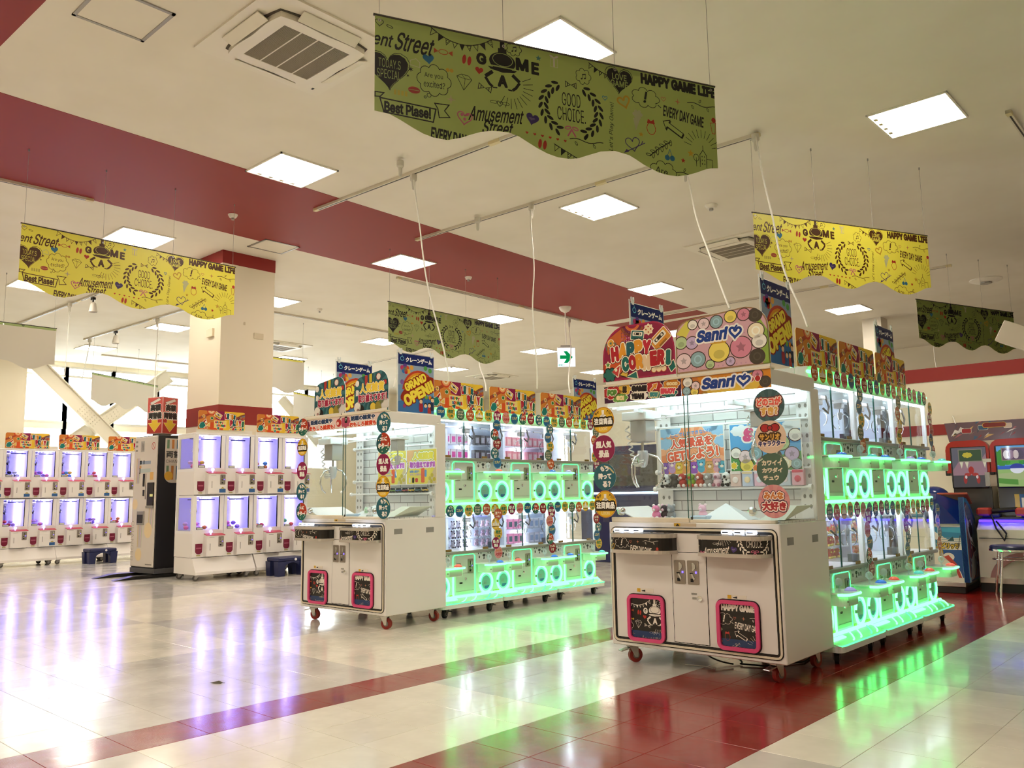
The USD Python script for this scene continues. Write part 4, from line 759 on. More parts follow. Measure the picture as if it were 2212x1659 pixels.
def disc_art(kind, R, fine=True):
    px = 48 if fine else 26; a = Art(); C = disc(0, 0, R, q=10 if fine else 5); k = R / .1
    def tx(t, h, x, y, w, c, o=None, b=3, rot=0):
        s = words(t, h * k, x * k, y * k, w=w * k, bold=min(b, 3) if fine else 1, rot=rot, px=px, tol=.55 if fine else .8)
        if o and fine: a.outl(s, c, *[(q * k, z) for q, z in o], l=3)
        else: a.add(s, c, 4)
    def ray(c2, n=12):
        for q in range(n): t = q * 2 * math.pi / n; a.add(Polygon([(0, 0), (R * math.cos(t), R * math.sin(t)), (R * math.cos(t + math.pi / n), R * math.sin(t + math.pi / n))]).intersection(C), c2, 1)
    if kind == 'look':
        a.add(C, 'cc8a28', 0); a.add(disc(0, 0, R * .92, q=10), 'e9bb30', 1); a.add(Polygon([(-.008 * k, .01 * k), (-.012 * k, .075 * k), (.012 * k, .075 * k), (.008 * k, .01 * k)]), 'f6efe0', 2); a.add(disc(0, .025 * k, .028 * k, .02 * k), 'f6efe0', 2)
        tx('今が', .022, -.055, .055, .045, '4a3412', b=2, rot=30); tx('アツい!', .022, .055, .055, .05, '4a3412', b=2, rot=-30); tx('注目商品', .052, 0, -.008, .165, 'f8f4ea', ((.012, '2b2010'),)); a.add(sbox(-.085 * k, -.05 * k, .085 * k, -.04 * k), '4a3412', 2); tx('LOOK!', .024, 0, -.065, .075, 'f0d890', b=3)
    elif kind == 'hit': a.add(C, '8e1f4c', 0); a.add(ring(C, R * .04), 'a83a64', 1); tx('超人気', .055, 0, .03, .14, 'f6f0e6', b=4); tx('景品', .055, 0, -.04, .095, 'f6f0e6', b=4)
    elif kind == 'have': a.add(C, '2a6470', 0); a.add(line([(.0, .08 * k), (.05 * k, .06 * k), (.08 * k, .03 * k)], .012 * k), 'c9bf8a', 1); tx('もう', .038, 0, .06, .075, 'f4f0e6', b=3); tx('持って', .045, 0, .005, .12, 'f4f0e6', b=4); tx('る?', .045, .015, -.055, .075, 'f4f0e6', b=3)
    elif kind == 'come':
        a.add(C, 'b23a26', 0); a.add(C.intersection(sbox(-R, -R, R, -.3 * R)), '2f6a4a', 1); a.add(C.intersection(Polygon([(-R, -.1 * R), (R, -.5 * R), (R, -R), (-R, -R)])), '2a6a5a', 2); a.add(C.intersection(Polygon([(-R, R), (-.2 * R, R), (-.6 * R, -R), (-R, -R)])), '2a5a60', 2); tx('ついに', .04, 0, .042, .10, 'f8f2e6', b=4); tx('キター!', .055, 0, -.022, .15, 'f8f2e6', b=4)
        for q in range(7): a.add(disc(R * .75 * math.cos(q * .9), R * .75 * math.sin(q * .9), .006 * k, q=2), 'f4e6c0', 3)
    elif kind == 'which': a.add(C, '3c5a5e', 0); ray('4a6668', 10); tx('どのコが', .05, 0, .022, .155, 'e8584a', ((.012, '7a2a2a'), (.006, 'f3dcc8'))); tx('すき?', .05, 0, -.035, .11, 'e0a850', ((.012, '7a2a2a'), (.006, 'f3dcc8')))
    elif kind == 'bow':
        a.add(C, 'e3c4aa', 0); [a.outl(disc(s * .032 * k, .055 * k, .026 * k, .022 * k), 'b3282c', (.005 * k, '3a1a1a'), l=1) for s in (-1, 1)]; a.outl(disc(0, .055 * k, .012 * k), 'b3282c', (.005 * k, '3a1a1a'), l=3); tx('サンリオ', .04, -.005, .0, .13, 'e0a848', ((.010, '4a2c14'),)); tx('キャラクター', .036, .005, -.04, .17, '3a3a6a', ((.006, 'f3dcc8'),))
    elif kind == 'cute':
        a.add(C, '4f6a58', 0); tx('カワイイ', .032, 0, .04, .13, 'e9dcc0', b=4); tx('カワダイ', .032, 0, -.005, .13, 'e9dcc0', b=4); tx('チュウ', .032, -.01, -.05, .10, 'e9dcc0', b=4)
        for s in (-1, 1): a.add(line([(s * .07 * k - .015 * k, s * .07 * k * s - .02 * k), (s * .06 * k, s * .05 * k * s + .015 * k)], .008 * k), 'c9d0b8', 2)
    elif kind == 'love': a.add(C, 'd68a8c', 0); ray('dc9a96', 10); tx('みんな', .045, 0, .035, .125, 'd07a3a', ((.010, '5a2a3a'), (.006, 'f6e0d4'))); tx('大好き', .055, 0, -.028, .15, 'b3343a', ((.012, '4a2440'), (.007, 'f6e0d4')))
    elif kind == 'value': a.add(C, '22608e', 0); a.add(ring(disc(0, 0, R * .93, q=6), R * .06), '6aa8c8', 1); tx('コスパ', .05, 0, .01, .14, 'f0e07a', b=4)
    elif kind == 'limit': a.add(C, 'd0a436', 0); ray('dcb85a', 8); tx('限定', .06, 0, .02, .12, '3a7a4a', b=4); tx('入荷', .04, 0, -.05, .09, '3a7a4a', b=3)
    elif kind == 'hot': a.add(C, 'b8502c', 0); ray('c8663a', 10); tx('激アツ', .05, 0, .02, .14, 'f6e6c8', b=4); tx('イチ推し', .035, 0, -.04, .12, 'f6e6c8', b=3)
    elif kind == 'red': a.add(C, '8f2430', 0); tx('大人気', .05, 0, .03, .13, 'f3e6d0', b=4); tx('です', .05, 0, -.035, .09, 'f3e6d0', b=4)
    return a, C
_discs = {}
def disc_geo(kind, R, fine):
    k = (kind, R, fine)
    if k not in _discs: _discs[k] = disc_art(kind, R, fine)
    return _discs[k]
def add_disc(t, kind, R, x, y, z, fine=True, face=FXZ):
    a, C = disc_geo(kind, R, fine); d = group_part(t, 'disc')
    part(d, 'card', G().ext(C, .0015, face((x, y + (.0015 if face is FXZ else 0), z) if face is FXZ else (x - .0015, y, z))), WHITE2)
    pprint(d, a, face((x, y - .0003, z) if face is FXZ else (x + .0003, y, z)), GLOSSPRINT, gap=.0002)
def strip_of_discs(label, loc, rot, kinds, R, zs, face=FXZ, fine=True, xs=None, holder=True):
    t = thing('disc_strip', label, 'hanging sign discs', loc, rot)
    for k, (kd, z) in enumerate(zip(kinds, zs)): add_disc(t, kd, R, 0 if xs is None else xs[k], -.002 * (k % 2), z, fine, face)
    part(t, 'clear_strip', G().box((-.03 if face is FXZ else -.004, .002 if face is FXZ else -.03, zs[-1] - R - .03), (.03 if face is FXZ else -.003, .003 if face is FXZ else .03, zs[0] + R)), GLASS)
    return t
# ------------------------------------------------------------------ the two white two-player crane machines
LEDCEIL = glow('cabinet_light', (.84, .97, .95), 2.2)
BRICK = mat('brick_wallpaper', {'t': ('texture_coordinate', {}), 'm': ('mapping', dict(rotation=(math.pi / 2, 0, 0))), 'b': ('brick_texture', dict(color1=lin('f1efec'), color2=lin('dfdbd7'), mortar=lin('8f8a86'), scale=1.0, mortar_size=.004, mortar_smooth=.4, brick_width=.2, row_height=.075)), 'p': ('principled_bsdf', dict(roughness=.6))},
    [('t.object', 'm.vector'), ('m.vector', 'b.vector'), ('b.color', 'p.base_color')], 'p.BSDF')
BRICKF = mat('brick_floor', {'t': ('texture_coordinate', {}), 'b': ('brick_texture', dict(color1=lin('f1efec'), color2=lin('e2dfdc'), mortar=lin('aaa6a2'), scale=1.0, mortar_size=.003, brick_width=.16, row_height=.06)), 'p': ('principled_bsdf', dict(roughness=.5))},
    [('t.object', 'b.vector'), ('b.color', 'p.base_color')], 'p.BSDF')
PALEG = paint('ramp_pale', 'd9dccb', .5); BOARD = paint('ramp_white', 'eceff0', .4); RIM = paint('panel_silver', 'c9c0b4', .25, .3); DECK = paint('deck_grey', '6f6d6c', .3, .2); BTN = glow('button_white', (.85, .9, 1.0), 2.4)
BLK = paint('prize_door_black', '1d1814', .25); COINM = paint('coin_metal', '9b9186', .35, .7)
def caster(t, x, y, top, R=.05, w=.03, rot=0, wheel=None, metal=None, pedal=True):
    c = group_part(t, 'caster'); Rz = rmat([0, 0, 1], rot); o = np.array([x, y, 0]); wheel = wheel or REDWHEEL; metal = metal or STEEL
    f = lambda p: (np.asarray(p, float) @ Rz.T) + o
    off = .025
    part(c, 'wheel', G().cyl(f([off, -w / 2, R]), f([off, w / 2, R]), R, n=20).cyl(f([off, -w / 2 - .002, R]), f([off, w / 2 + .002, R]), R * .62, n=14), wheel, smooth=30)
    part(c, 'hub', G().cyl(f([off, -w / 2 - .004, R]), f([off, w / 2 + .004, R]), R * .5, n=12), paint('hub_grey', '7d746c', .5))
    br = G()
    for s in (-1, 1):
        p = [f([-.03, s * (w / 2 + .008), top - .012]), f([.04, s * (w / 2 + .008), top - .012]), f([off + .012, s * (w / 2 + .008), R - .012]), f([off - .012, s * (w / 2 + .008), R - .012])]; d = f([0, s * .003, 0]) - o; br.hull(np.vstack([np.array(p), np.array(p) + d]))
    part(c, 'fork', br.obox(f([.005, 0, top - .012]), (.036, w / 2 + .011, .005), Rz), metal)
    part(c, 'plate', G().obox(f([0, 0, top - .003]), (.042, .042, .003), Rz), metal)
    if pedal: part(c, 'brake_pedal', G().obox(f([-.06, 0, top - .035]), (.035, .026, .004), Rz @ rmat([0, 1, 0], -14), .002), metal)
def coin_mech(t, x, z, y=0.0, s=1.0, name='coin_panel'):
    c = group_part(t, name); w, h = .043 * s, .079 * s
    part(c, 'plate', G().ext(rrect(x - w, z - h, x + w, z + h, .008), .007 * s, FXZ((0, y, 0))), COINM)
    part(c, 'coin_entry', G().ext(Polygon([(x - .004 * s, z + .065 * s), (x - .004 * s, z + .01 * s), (x + .008 * s, z + .014 * s), (x + .021 * s, z + .03 * s), (x + .021 * s, z + .048 * s), (x + .008 * s, z + .063 * s)]), .006 * s, FXZ((0, y - .007 * s, 0))), STEEL)
    part(c, 'coin_slot', G().box((x - .008 * s, y - .0085 * s, z + .022 * s), (x - .004 * s, y - .006 * s, z + .058 * s)), DARK)
    part(c, 'lever', G().hull([[x - .012 * s + a, y - .007 * s - b, z - .012 * s + q] for a, q in ((0, 0), (.01 * s, .006 * s), (.028 * s, -.03 * s), (.018 * s, -.038 * s)) for b in (0, .008 * s)]), STEEL)
    part(c, 'return_slot', G().box((x - .02 * s, y - .0085 * s, z - .062 * s), (x + .002 * s, y - .006 * s, z - .040 * s)).box((x - .024 * s, y - .0085 * s, z - .010 * s), (x + .0 * s, y - .006 * s, z - .002 * s)), DARK)
    part(c, 'blue_light', G().box((x + .016 * s, y - .0095 * s, z - .006 * s), (x + .028 * s, y - .006 * s, z + .008 * s), .003 * s), LED_DOT)
    part(c, 'screw', G().cyl((x - w + .008 * s, y - .0075, z + h - .01 * s), (x - w + .008 * s, y - .009, z + h - .01 * s), .003 * s, n=6), STEEL)
INKW = '1c1713'
_dood = {}
def dood(): 
    if 'w' not in _dood: _dood['w'] = doodles('efe6d8', INKW)
    return _dood['w']
def crop_art(a, x0, y0, x1, y1, k):
    b = Art(); q = sbox(x0, y0, x1, y1)
    for s, c, l in a.it:
        if s.intersects(q):
            i = s.intersection(q)
            b.it.append((affinity.scale(affinity.translate(i, -x0, -y0), k, k, origin=(0, 0)), c, l))
    return b
def control_box(t, x0, x1, crop, btn):
    c = group_part(t, 'control_box'); S = rrect(x0, -.125, x1, .15, .10, 6).intersection(sbox(x0 - 1, -1, x1 + 1, .001))
    up = lambda z: (lambda p: np.c_[p[:, 0], p[:, 1], p[:, 2] + z])
    part(c, 'band', G().ext(S, .086, up(.799)), paint('band_black', INKW, .3))
    part(c, 'lower_rim', G().ext(S.buffer(.007, join_style=1).intersection(sbox(-1, -1, 3, .001)), .024, up(.776)), RIM, smooth=30); part(c, 'upper_rim', G().ext(S.buffer(.008).intersection(sbox(-1, -1, 3, .001)), .026, up(.884)), RIM, smooth=30)
    part(c, 'deck', G().ext(S.buffer(-.012), .004, up(.909)), DECK)
    P = [(x, y) for x, y in np.asarray(S.exterior.coords)]
    L = LineString([p for p in sorted({(round(a, 5), round(b, 5)) for a, b in P if b < -.0005}, key=lambda q: math.atan2(q[0] - (x0 + x1) / 2, -q[1] - .0) )]); tot = L.length
    def wrap(p):
        out = []
        for x, y, z in p:
            s = min(max(x, 0.001), tot - .001); a, b = L.interpolate(s - .0008), L.interpolate(s + .0008); m = L.interpolate(s); d = np.array([b.x - a.x, b.y - a.y]); d /= np.linalg.norm(d); n = np.array([d[1], -d[0]]); out.append([m.x + n[0] * (z + .0006), m.y + n[1] * (z + .0006), .8 + y])
        return np.array(out)
    k = .085 / (crop[3] - crop[1]); pprint(c, crop_art(dood(), crop[0], crop[1], crop[0] + (tot - .01) / k, crop[3], k), wrap, GLOSSPRINT)
    for b in btn:
        q = group_part(c, 'button'); 
        part(q, 'collar', G().cyl((b, -.07, .912), (b, -.07, .92), .036, .033, 14), WHITE2, smooth=30); part(q, 'cap', G().box((b - .032, -.096, .919), (b + .032, -.05, .945), .006), BTN)
        part(q, 'legend', G().box((b - .02, -.0972, .928), (b + .02, -.0958, .934)), DARK)
    for b in (x0 + .05 if btn[0] > (x0 + x1) / 2 else x1 - .05, x0 + .13 if btn[0] > (x0 + x1) / 2 else x1 - .16): part(c, 'bolt', G().cyl((b, -.06, .912), (b, -.06, .919), .009, n=8), STEEL)
def prize_door(t, x0, x1, z0, z1, crop):
    d = group_part(t, 'prize_door'); O = rrect(x0, z0, x1, z1, .045, 5)
    part(d, 'surround', G().ext(O.buffer(.006), .006, FXZ()), BLACK)
    part(d, 'pink_frame', G().ext(O.difference(O.buffer(-.024)), .022, FXZ()), PINK, smooth=40, label='bright pink rounded door frame')
    part(d, 'window', G().ext(O.buffer(-.024), .007, FXZ()), BLK)
    I = O.buffer(-.026); b = I.bounds; k = .47
    a = crop_art(dood(), crop[0], crop[1] - (b[3] - b[1]) / k, crop[0] + (b[2] - b[0]) / k, crop[1], k); a.move(lambda s: affinity.translate(s, b[0], b[1])); a.add(sbox(b[0], b[1], b[2], b[1] + .045), '223a66', 1)
    pprint(d, a.clip(I), FXZ((0, -.0075, 0)), GLOSSPRINT)
def claw(t, x, y, ztop, s=1.0, arms=3, body=.12, m=None, coil=True):
    c = group_part(t, 'claw'); m = m or CHROME
    part(c, 'carriage', G().box((x - .085 * s, y - .09 * s, ztop - .05 * s), (x + .085 * s, y + .09 * s, ztop), .006), WHITE2); part(c, 'motor', G().box((x - .05 * s, y - .055 * s, ztop - (.05 + body) * s), (x + .06 * s, y + .055 * s, ztop - .05 * s), .006), paint('motor_clear', 'b9b4ae', .15, .3))
    z = ztop - (.05 + body) * s
    part(c, 'rod', G().cyl((x, y, z), (x, y, z - .05 * s), .008 * s, n=8), STEEL)
    part(c, 'hub', G().lathe([[0, .0], [.03 * s, 0], [.036 * s, -.03 * s], [.026 * s, -.085 * s], [.012 * s, -.1 * s], [0, -.1 * s]], (x, y, z - .05 * s), 14), paint('hub_clear', 'd6d8da', .1, .5), smooth=35)
    for k in range(arms):
        a = 2 * math.pi * k / arms + .5; d = np.array([math.cos(a), math.sin(a), 0]); o = np.array([x, y, z - .10 * s])
        pts = [o + d * r * s + np.array([0, 0, h * s]) for r, h in ((.03, .03), (.085, .01), (.115, -.035), (.12, -.09), (.10, -.14), (.07, -.165))]
        part(c, 'arm', G().tube(pts, .0065 * s, 6), m, smooth=True)
    if coil:
        th = np.linspace(0, 2 * math.pi * 13, 160); u = th / th[-1]; px = x - .07 * s + .10 * s * u; bz = ztop - .08 * s - .30 * s * np.sin(math.pi * u * .62) * (1 - .25 * u)
        part(c, 'coil_cord', G().tube(np.c_[px + .012 * s * np.cos(th), y - .06 * s + .012 * s * np.sin(th), bz], .0045 * s, 4), m if m is BLACK else CORD, smooth=True)
def plush(label, loc, c1, c2, s=1.0, spots=False, rot=0, group=None):
    t = thing('plush_toy', label, 'plush toy', loc, rot, group); m1, m2 = paint('plush_' + c1, c1, .9), paint('plush_' + c2, c2, .9)
    part(t, 'body', G().ball((0, 0, .035 * s), .036 * s, 2, (1, .9, 1.0)), m1, smooth=True); part(t, 'head', G().ball((0, -.008 * s, .083 * s), .032 * s, 2, (1, .95, .9)), m1, smooth=True)
    for k in (-1, 1): part(t, 'ear', G().ball((k * .024 * s, 0, .11 * s), .012 * s, 1), m2, smooth=True); part(t, 'foot', G().ball((k * .022 * s, -.03 * s, .014 * s), .014 * s, 1, (1, 1.2, 1)), m2, smooth=True)
    part(t, 'muzzle', G().ball((0, -.036 * s, .076 * s), .012 * s, 1), m2, smooth=True)
    if spots:
        for k, (a, b) in enumerate(((.3, .5), (1.2, -.2), (-.6, .1), (-1.4, .6), (.1, -.5))): part(t, 'spot', G().ball((.036 * s * math.sin(a) * math.cos(b), -.033 * s * math.cos(a) * math.cos(b), .035 * s + .036 * s * math.sin(b)), .008 * s, 1), BLACK, smooth=True)
    return t
def crane_machine(label, loc, rot, variant):
    W, D = 1.295, .76; t = thing('crane_machine', label, 'crane game machine', loc, rot)
    part(t, 'body', G().box((0, 0, .128), (W, D, .985), .006), WHITE)
    part(t, 'ledge', G().box((.02, .006, .985), (.655, .05, 1.018), .004).box((.655, .014, .985), (W - .03, .05, 1.008), .004), CREAM)
    O = rrect(.014, .15, W - .016, .952, .045, 5)
    part(t, 'dark_trim', G().ext(O.difference(O.buffer(-.036)), .0025, FXZ()), BLACK); part(t, 'cream_trim', G().ext(O.buffer(-.006).difference(O.buffer(-.020)), .007, FXZ()), CREAM, smooth=40)
    dr = group_part(t, 'service_door')
    part(dr, 'gap', G().ext(ring(sbox(.51, .19, .776, .79), .004), .0012, FXZ()), DARK); part(dr, 'door_panel', G().box((.514, -.003, .194), (.772, .001, .786), .001), WHITE); part(dr, 'lock', G().lathe([[0, -.002], [.012, -.002], [.018, .004], [.018, .012], [.008, .014], [0, .014]], (.72, -.003, .49), 14, 'y'), CHROME, smooth=40); part(dr, 'counter', G().box((.655, -.005, .512), (.695, -.002, .524)).box((.66, -.0042, .482), (.692, -.002, .496)), GREY)
    coin_mech(t, .574, .657); coin_mech(t, .675, .657)
    if variant == 'A': control_box(t, .055, .555, (1.66, -.325, 2.6, -.14), (.135, .215, .295)); control_box(t, .75, 1.232, (.36, -.61, 1.4, -.42), (.97, 1.055, 1.14))
    else: control_box(t, .0, .535, (1.66, -.325, 2.6, -.14), (.12, .19, .26)); control_box(t, .72, 1.225, (.36, -.61, 1.4, -.42), (.96, 1.035, 1.11))
    prize_door(t, .147, .445, .170, .486, (.50, -.0)); prize_door(t, .838, 1.132, .182, .496, (2.03, -.02))
    for x in (.222, .914): 
        s = group_part(t, 'hand_sticker'); part(s, 'label', G().box((x, -.002, .503), (x + .135, 0, .53)), paint('sticker_white', 'e9e2d2', .4)); part(s, 'warning', G().box((x + .003, -.003, .505), (x + .03, -.001, .528)), paint('sticker_yellow', 'd9ac2a', .4)); part(s, 'hand', G().hull([[x + .04, -.003, .514], [x + .07, -.003, .522], [x + .07, -.003, .508], [x + .04, -.002, .510]]), BLACK)
    s = group_part(t, 'warning_sticker'); part(s, 'label', G().box((.54, -.002, .96), (.71, 0, .982)), paint('sticker_tan', 'cdbca0', .4)); part(s, 'triangle', G().ext(Polygon([(.555, .964), (.585, .964), (.57, .979)]), .0005, FXZ((0, -.0032, 0))), BLACK); part(s, 'yellow', G().box((.543, -.003, .961), (.59, -.001, .981)), paint('sticker_yellow', 'd9ac2a', .4))
    for y0 in (.099, .496): part(t, 'hand_hole', G().box((W - .002, y0, .846), (W + .0006, y0 + .10, .895)).box((W - .001, y0 + .004, .849), (W + .0012, y0 + .05, .872)), paint('hole_grey', '8f8c88', .6))
    for x, y, r in ((.11, .08, 60 if variant == 'A' else 15), (1.185, .08, 75 if variant == 'A' else 20), (.11, .67, 40), (1.185, .67, 80 if variant == 'A' else 15)): caster(t, x, y, .128, rot=r, pedal=y < .3)
    # tank
    part(t, 'roof', G().box((0, -.004, 1.895), (W, .70, 1.972), .005), WHITE); part(t, 'roof_trim', G().box((-.005, -.02, 1.968), (W + .004, .05, 1.984), .003), CREAM)
    part(t, 'lit_ceiling', G().box((.03, .06, 1.884), (W - .03, .66, 1.893)), LEDCEIL)
    for y in (.045, .56): part(t, 'light_strip', G().box((.05, y, 1.866), (W - .05, y + .018, 1.884)), LED_WHITE)
    part(t, 'corner_post', G().box((W - .03, .62, .985), (W, D, 1.895), .004), WHITE); part(t, 'corner_post', G().box((0, .68, .985), (.03, D, 1.895), .004), WHITE)
    part(t, 'side_frame', G().box((W - .012, .0, 1.87), (W, .64, 1.9)), WHITE)
    part(t, 'back_wall', G().box((.03, .70, .985), (W - .03, .712, 1.895)), BRICK); part(t, 'tank_floor', G().box((.02, .05, .985), (W - .02, .70, .998)), BRICKF)
    g1 = group_part(t, 'glass_door'); part(g1, 'pane', G().box((.004, .022, 1.01), (.672, .026, 1.895)), GLASS); part(g1, 'edge', G().box((.669, .021, 1.01), (.6735, .027, 1.86)), GLASSEDGE); part(g1, 'stop', G().box((.664, .016, 1.0), (.678, .022, 1.025)), BLACK)
    g2 = group_part(t, 'glass_door'); part(g2, 'pane', G().box((.65, .008, 1.01), (W - .004, .012, 1.895)), GLASS); part(g2, 'edge', G().box((.648, .007, 1.01), (.652, .013, 1.86)), GLASSEDGE)
    part(t, 'side_glass', G().box((W - .006, .012, .99), (W - .002, .62, 1.89)), GLASS); part(t, 'side_glass', G().box((.002, .026, .99), (.006, .68, 1.89)), GLASS)
    art1, art2 = (art_header_pop, art_header_brand) if variant == 'A' else (art_header_goods, art_header_goods)
    for k, fn in enumerate((art1, art2)):
        a, B = fn(); h = group_part(t, 'header_card'); part(h, 'card', G().ext(B, .002, FXZ((.0 + k * .647, -.006, 1.848))), WHITE2); pprint(h, a, FXZ((k * .647, -.0085, 1.848)), GLOSSPRINT, gap=.0002)
    part(t, 'sign_rail', G().box((.0, .015, 1.984), (.6, .03, 2.01)).box((.62, .015, 1.984), (W - .01, .03, 2.005)), paint('rail_pale', 'e7e2d6', .4))
    # rails, pegboards and rods
    for y in (.1, .62): part(t, 'gantry_rail', G().box((.03, y, 1.80), (W - .03, y + .02, 1.825)), WHITE2)
    for x in (.2, .95): part(t, 'gantry_beam', G().box((x - .02, .1, 1.775), (x + .02, .64, 1.80)), WHITE2)
    part(t, 'light_tube', G().tube([(.2, .3, 1.74), (.7, .3, 1.745), (1.2, .3, 1.75)], .006, 6), WHITE2)
    claw(t, .13, .28, 1.79, 1.25, 3, .13); claw(t, 1.02, .38, 1.78, .9, 3, .12, coil=True)
    for x0, x1, yy in ((.035, .15, .655), (1.17, 1.265, .655)):
        p = group_part(t, 'pegboard'); part(p, 'plate', G().box((x0, yy, 1.0), (x1, yy + .006, 1.88)), WHITE2)
        for k in range(11):
            for q in (.28, .72): part(p, 'hole', G().ext(disc(x0 + (x1 - x0) * q, 1.08 + k * .07, .010, .015, 3), .0008, FXZ((0, yy - .0002, 0))), paint('hole_grey', '8f8c88', .6))
    for z, yy in ((1.215, .60), (1.345, .64), (1.69, .64)):
        r = group_part(t, 'rod'); part(r, 'bar', G().cyl((.03, yy, z), (W - .03, yy, z), .010, n=10), WHITE2, smooth=40)
        for x in (.03, W - .03): part(r, 'knob', G().cyl((x - .012, yy, z), (x + .012, yy, z), .019, n=12), WHITE2)
    # play field: tilted boards
    part(t, 'ramp', G().hull([(.0, .06, 1.09), (.02, .5, 1.09), (.22, .06, 1.0), (.26, .5, 1.0), (.0, .06, 1.08), (.02, .5, 1.08), (.21, .06, .999), (.25, .5, .999)]), BOARD)
    part(t, 'ramp', G().hull([(.68, .08, 1.0), (.78, .3, 1.11), (.99, .2, 1.0), (.70, .45, 1.0), (.95, .45, 1.0)]), BOARD)
    part(t, 'ramp', G().hull([(1.10, .12, 1.0), (1.12, .55, 1.0), (1.285, .10, 1.005), (1.285, .58, 1.09), (1.17, .30, 1.095), (1.285, .30, 1.09)]), PALEG)
    part(t, 'chute_cover', G().box((.62, .07, 1.0), (.75, .20, 1.03), .006), paint('chute_blue', 'bcd4ea', .3))
    for x in (.085, .60): part(t, 'lock_dome', G().lathe([[0, 0], [.03, 0], [.03, .02], [.015, .035], [0, .036]], (x + .5 * (x > .5), .05, 1.06), 14, 'y'), CHROME, smooth=40)
    return t
def local(loc, rot, p):
    a = math.radians(rot); return (loc[0] + p[0] * math.cos(a) - p[1] * math.sin(a), loc[1] + p[0] * math.sin(a) + p[1] * math.cos(a), loc[2] + p[2])
def board(name, label, cat, fn, loc, rot, p, thick=.008, m=None, gm=None, yz=False, group=None):
    a, B = fn() if callable(fn) else fn
    t = thing(name, label, cat, local(loc, rot, p), rot, group); F = FYZ if yz else FXZ
    if yz: part(t, 'sheet', G().ext(B, thick, lambda q: np.c_[-thick + q[:, 2], q[:, 0], q[:, 1]]), m or WHITE2); pprint(t, a, FYZ((.0003, 0, 0)), gm or GLOSSPRINT, gap=.00022)
    else: part(t, 'sheet', G().ext(B, thick, FXZ((0, thick, 0))), m or WHITE2); pprint(t, a, FXZ((0, -.0003, 0)), gm or GLOSSPRINT, gap=.00022)
    return t
LA, RA = (-3.66, 5.012, 0), 1.0
LB, RB = (-7.34, 4.842, 0), 1.46
mA = crane_machine('white two-player crane machine with pink prize doors, nearest at the right', LA, RA, 'A')
mB = crane_machine('white two-player crane machine with pink prize doors at the head of the left row', LB, RB, 'B')
hA = board('arched_sign', 'arched crimson sign reading HAPPY CORNER on top of the right crane machine', 'sign', art_happy, LA, RA, (-.018, .012, 2.01))
board('arched_sign', 'pink arched brand sign with dark blue script on the right crane machine', 'sign', art_brand_board, LA, RA, (.603, .012, 2.005))
tb = art_trend_board()
board('arched_sign', 'teal arched sign on the left crane machine, left one of the pair', 'sign', tb, LB, RB, (.16, .02, 1.985))
board('arched_sign', 'teal arched sign on the left crane machine, right one beside the grand opening poster', 'sign', tb, LB, RB, (.80, .02, 1.98))
board('poster', 'orange poster with coloured bears hung inside the right crane machine', 'poster', art_get_poster, LA, RA, (.095, .585, 1.32), .002)
board('poster', 'blue poster of round shapes and clouds hung inside the right crane machine', 'poster', art_cloud_poster, LA, RA, (.683, .585, 1.325), .002)
tp = art_trend_poster()
board('poster', 'yellow poster inside the left crane machine, partly behind the hanging discs', 'poster', tp, LB, RB, (.46, .60, 1.30), .002)
board('poster', 'yellow poster inside the left crane machine, right one beside the pegboard', 'poster', tp, LB, RB, (.90, .60, 1.30), .002)
go = art_grand_open()
def grand(label, loc, rot=0):
    t = board('stand_poster', label, 'poster', go, loc, rot, (0, 0, 0), .003, yz=True)
    for y in (.03, .43): part(t, 'clip', G().box((-.006, y - .015, .56), (.006, y + .015, .60), .003).box((-.004, y - .02, .585), (.004, y - .008, .62)).box((-.004, y + .008, .585), (.004, y + .02, .62)), paint('clip_clear', 'dfe3e4', .1))
    for y in (-.006, .466): part(t, 'pole', G().cyl((-.006, y, -.08), (-.006, y, .60), .004, n=6), paint('clip_clear', 'dfe3e4', .1))
    part(t, 'crossbar', G().cyl((-.006, -.006, .575), (-.006, .466, .575), .004, n=6), GREY)
    return t
gA = grand('blue grand opening poster standing at the right of the brand sign', (-2.5, 5.235, 2.055))
for lb, p in [('blue grand opening poster peeping above the arched crimson sign', (-3.56, 5.235, 2.06)), ('blue grand opening poster standing right of the teal signs', (-6.22, 5.16, 2.0)), ('blue grand opening poster behind the left teal sign', (-7.22, 5.16, 2.03)), ('small far grand opening poster at the end of the left row', (-6.35, 8.05, 2.02)), ('small far grand opening poster at the end of the right row', (-2.62, 7.75, 2.1))]:
    copy(gA, 'stand_poster', lb, p)
strip_of_discs('strip of four yellow, crimson and teal discs left of the right crane machine', local(LA, RA, (.0, -.035, 0)), RA, ['look', 'hit', 'have', 'look'], .098, [1.724, 1.516, 1.31, 1.113])
strip_of_discs('strip of four discs, teal, beige, green and pink, on the right crane machine', local(LA, RA, (1.284, -.035, 0)), RA, ['which', 'bow', 'cute', 'love'], .104, [1.73, 1.529, 1.325, 1.126])
strip_of_discs('strip of five discs at the left edge of the left crane machine', local(LB, RB, (.045, -.035, 0)), RB, ['come', 'look', 'hit', 'have', 'come'], .088, [1.90, 1.697, 1.461, 1.25, 1.054])
strip_of_discs('strip of five discs at the right corner of the left crane machine', local(LB, RB, (1.30, -.035, 0)), RB, ['have', 'come', 'hit', 'look', 'have'], .098, [1.862, 1.672, 1.481, 1.282, 1.088])
cols = [('ece8e4', '2b2826', True), ('5a544e', '3a3632', False), ('b8423a', 'e6d8cc', False), ('8fae3a', 'c24a36', False), ('b5523f', 'f0d8cc', False), ('9a948e', 'd9d4cf', False), ('e3c0c8', 'a86a78', False), ('efebe6', '26221f', True)]
names = ['black and white spotted', 'dark grey', 'red and white', 'green and red', 'brick red', 'pale grey', 'pink', 'dalmatian spotted']
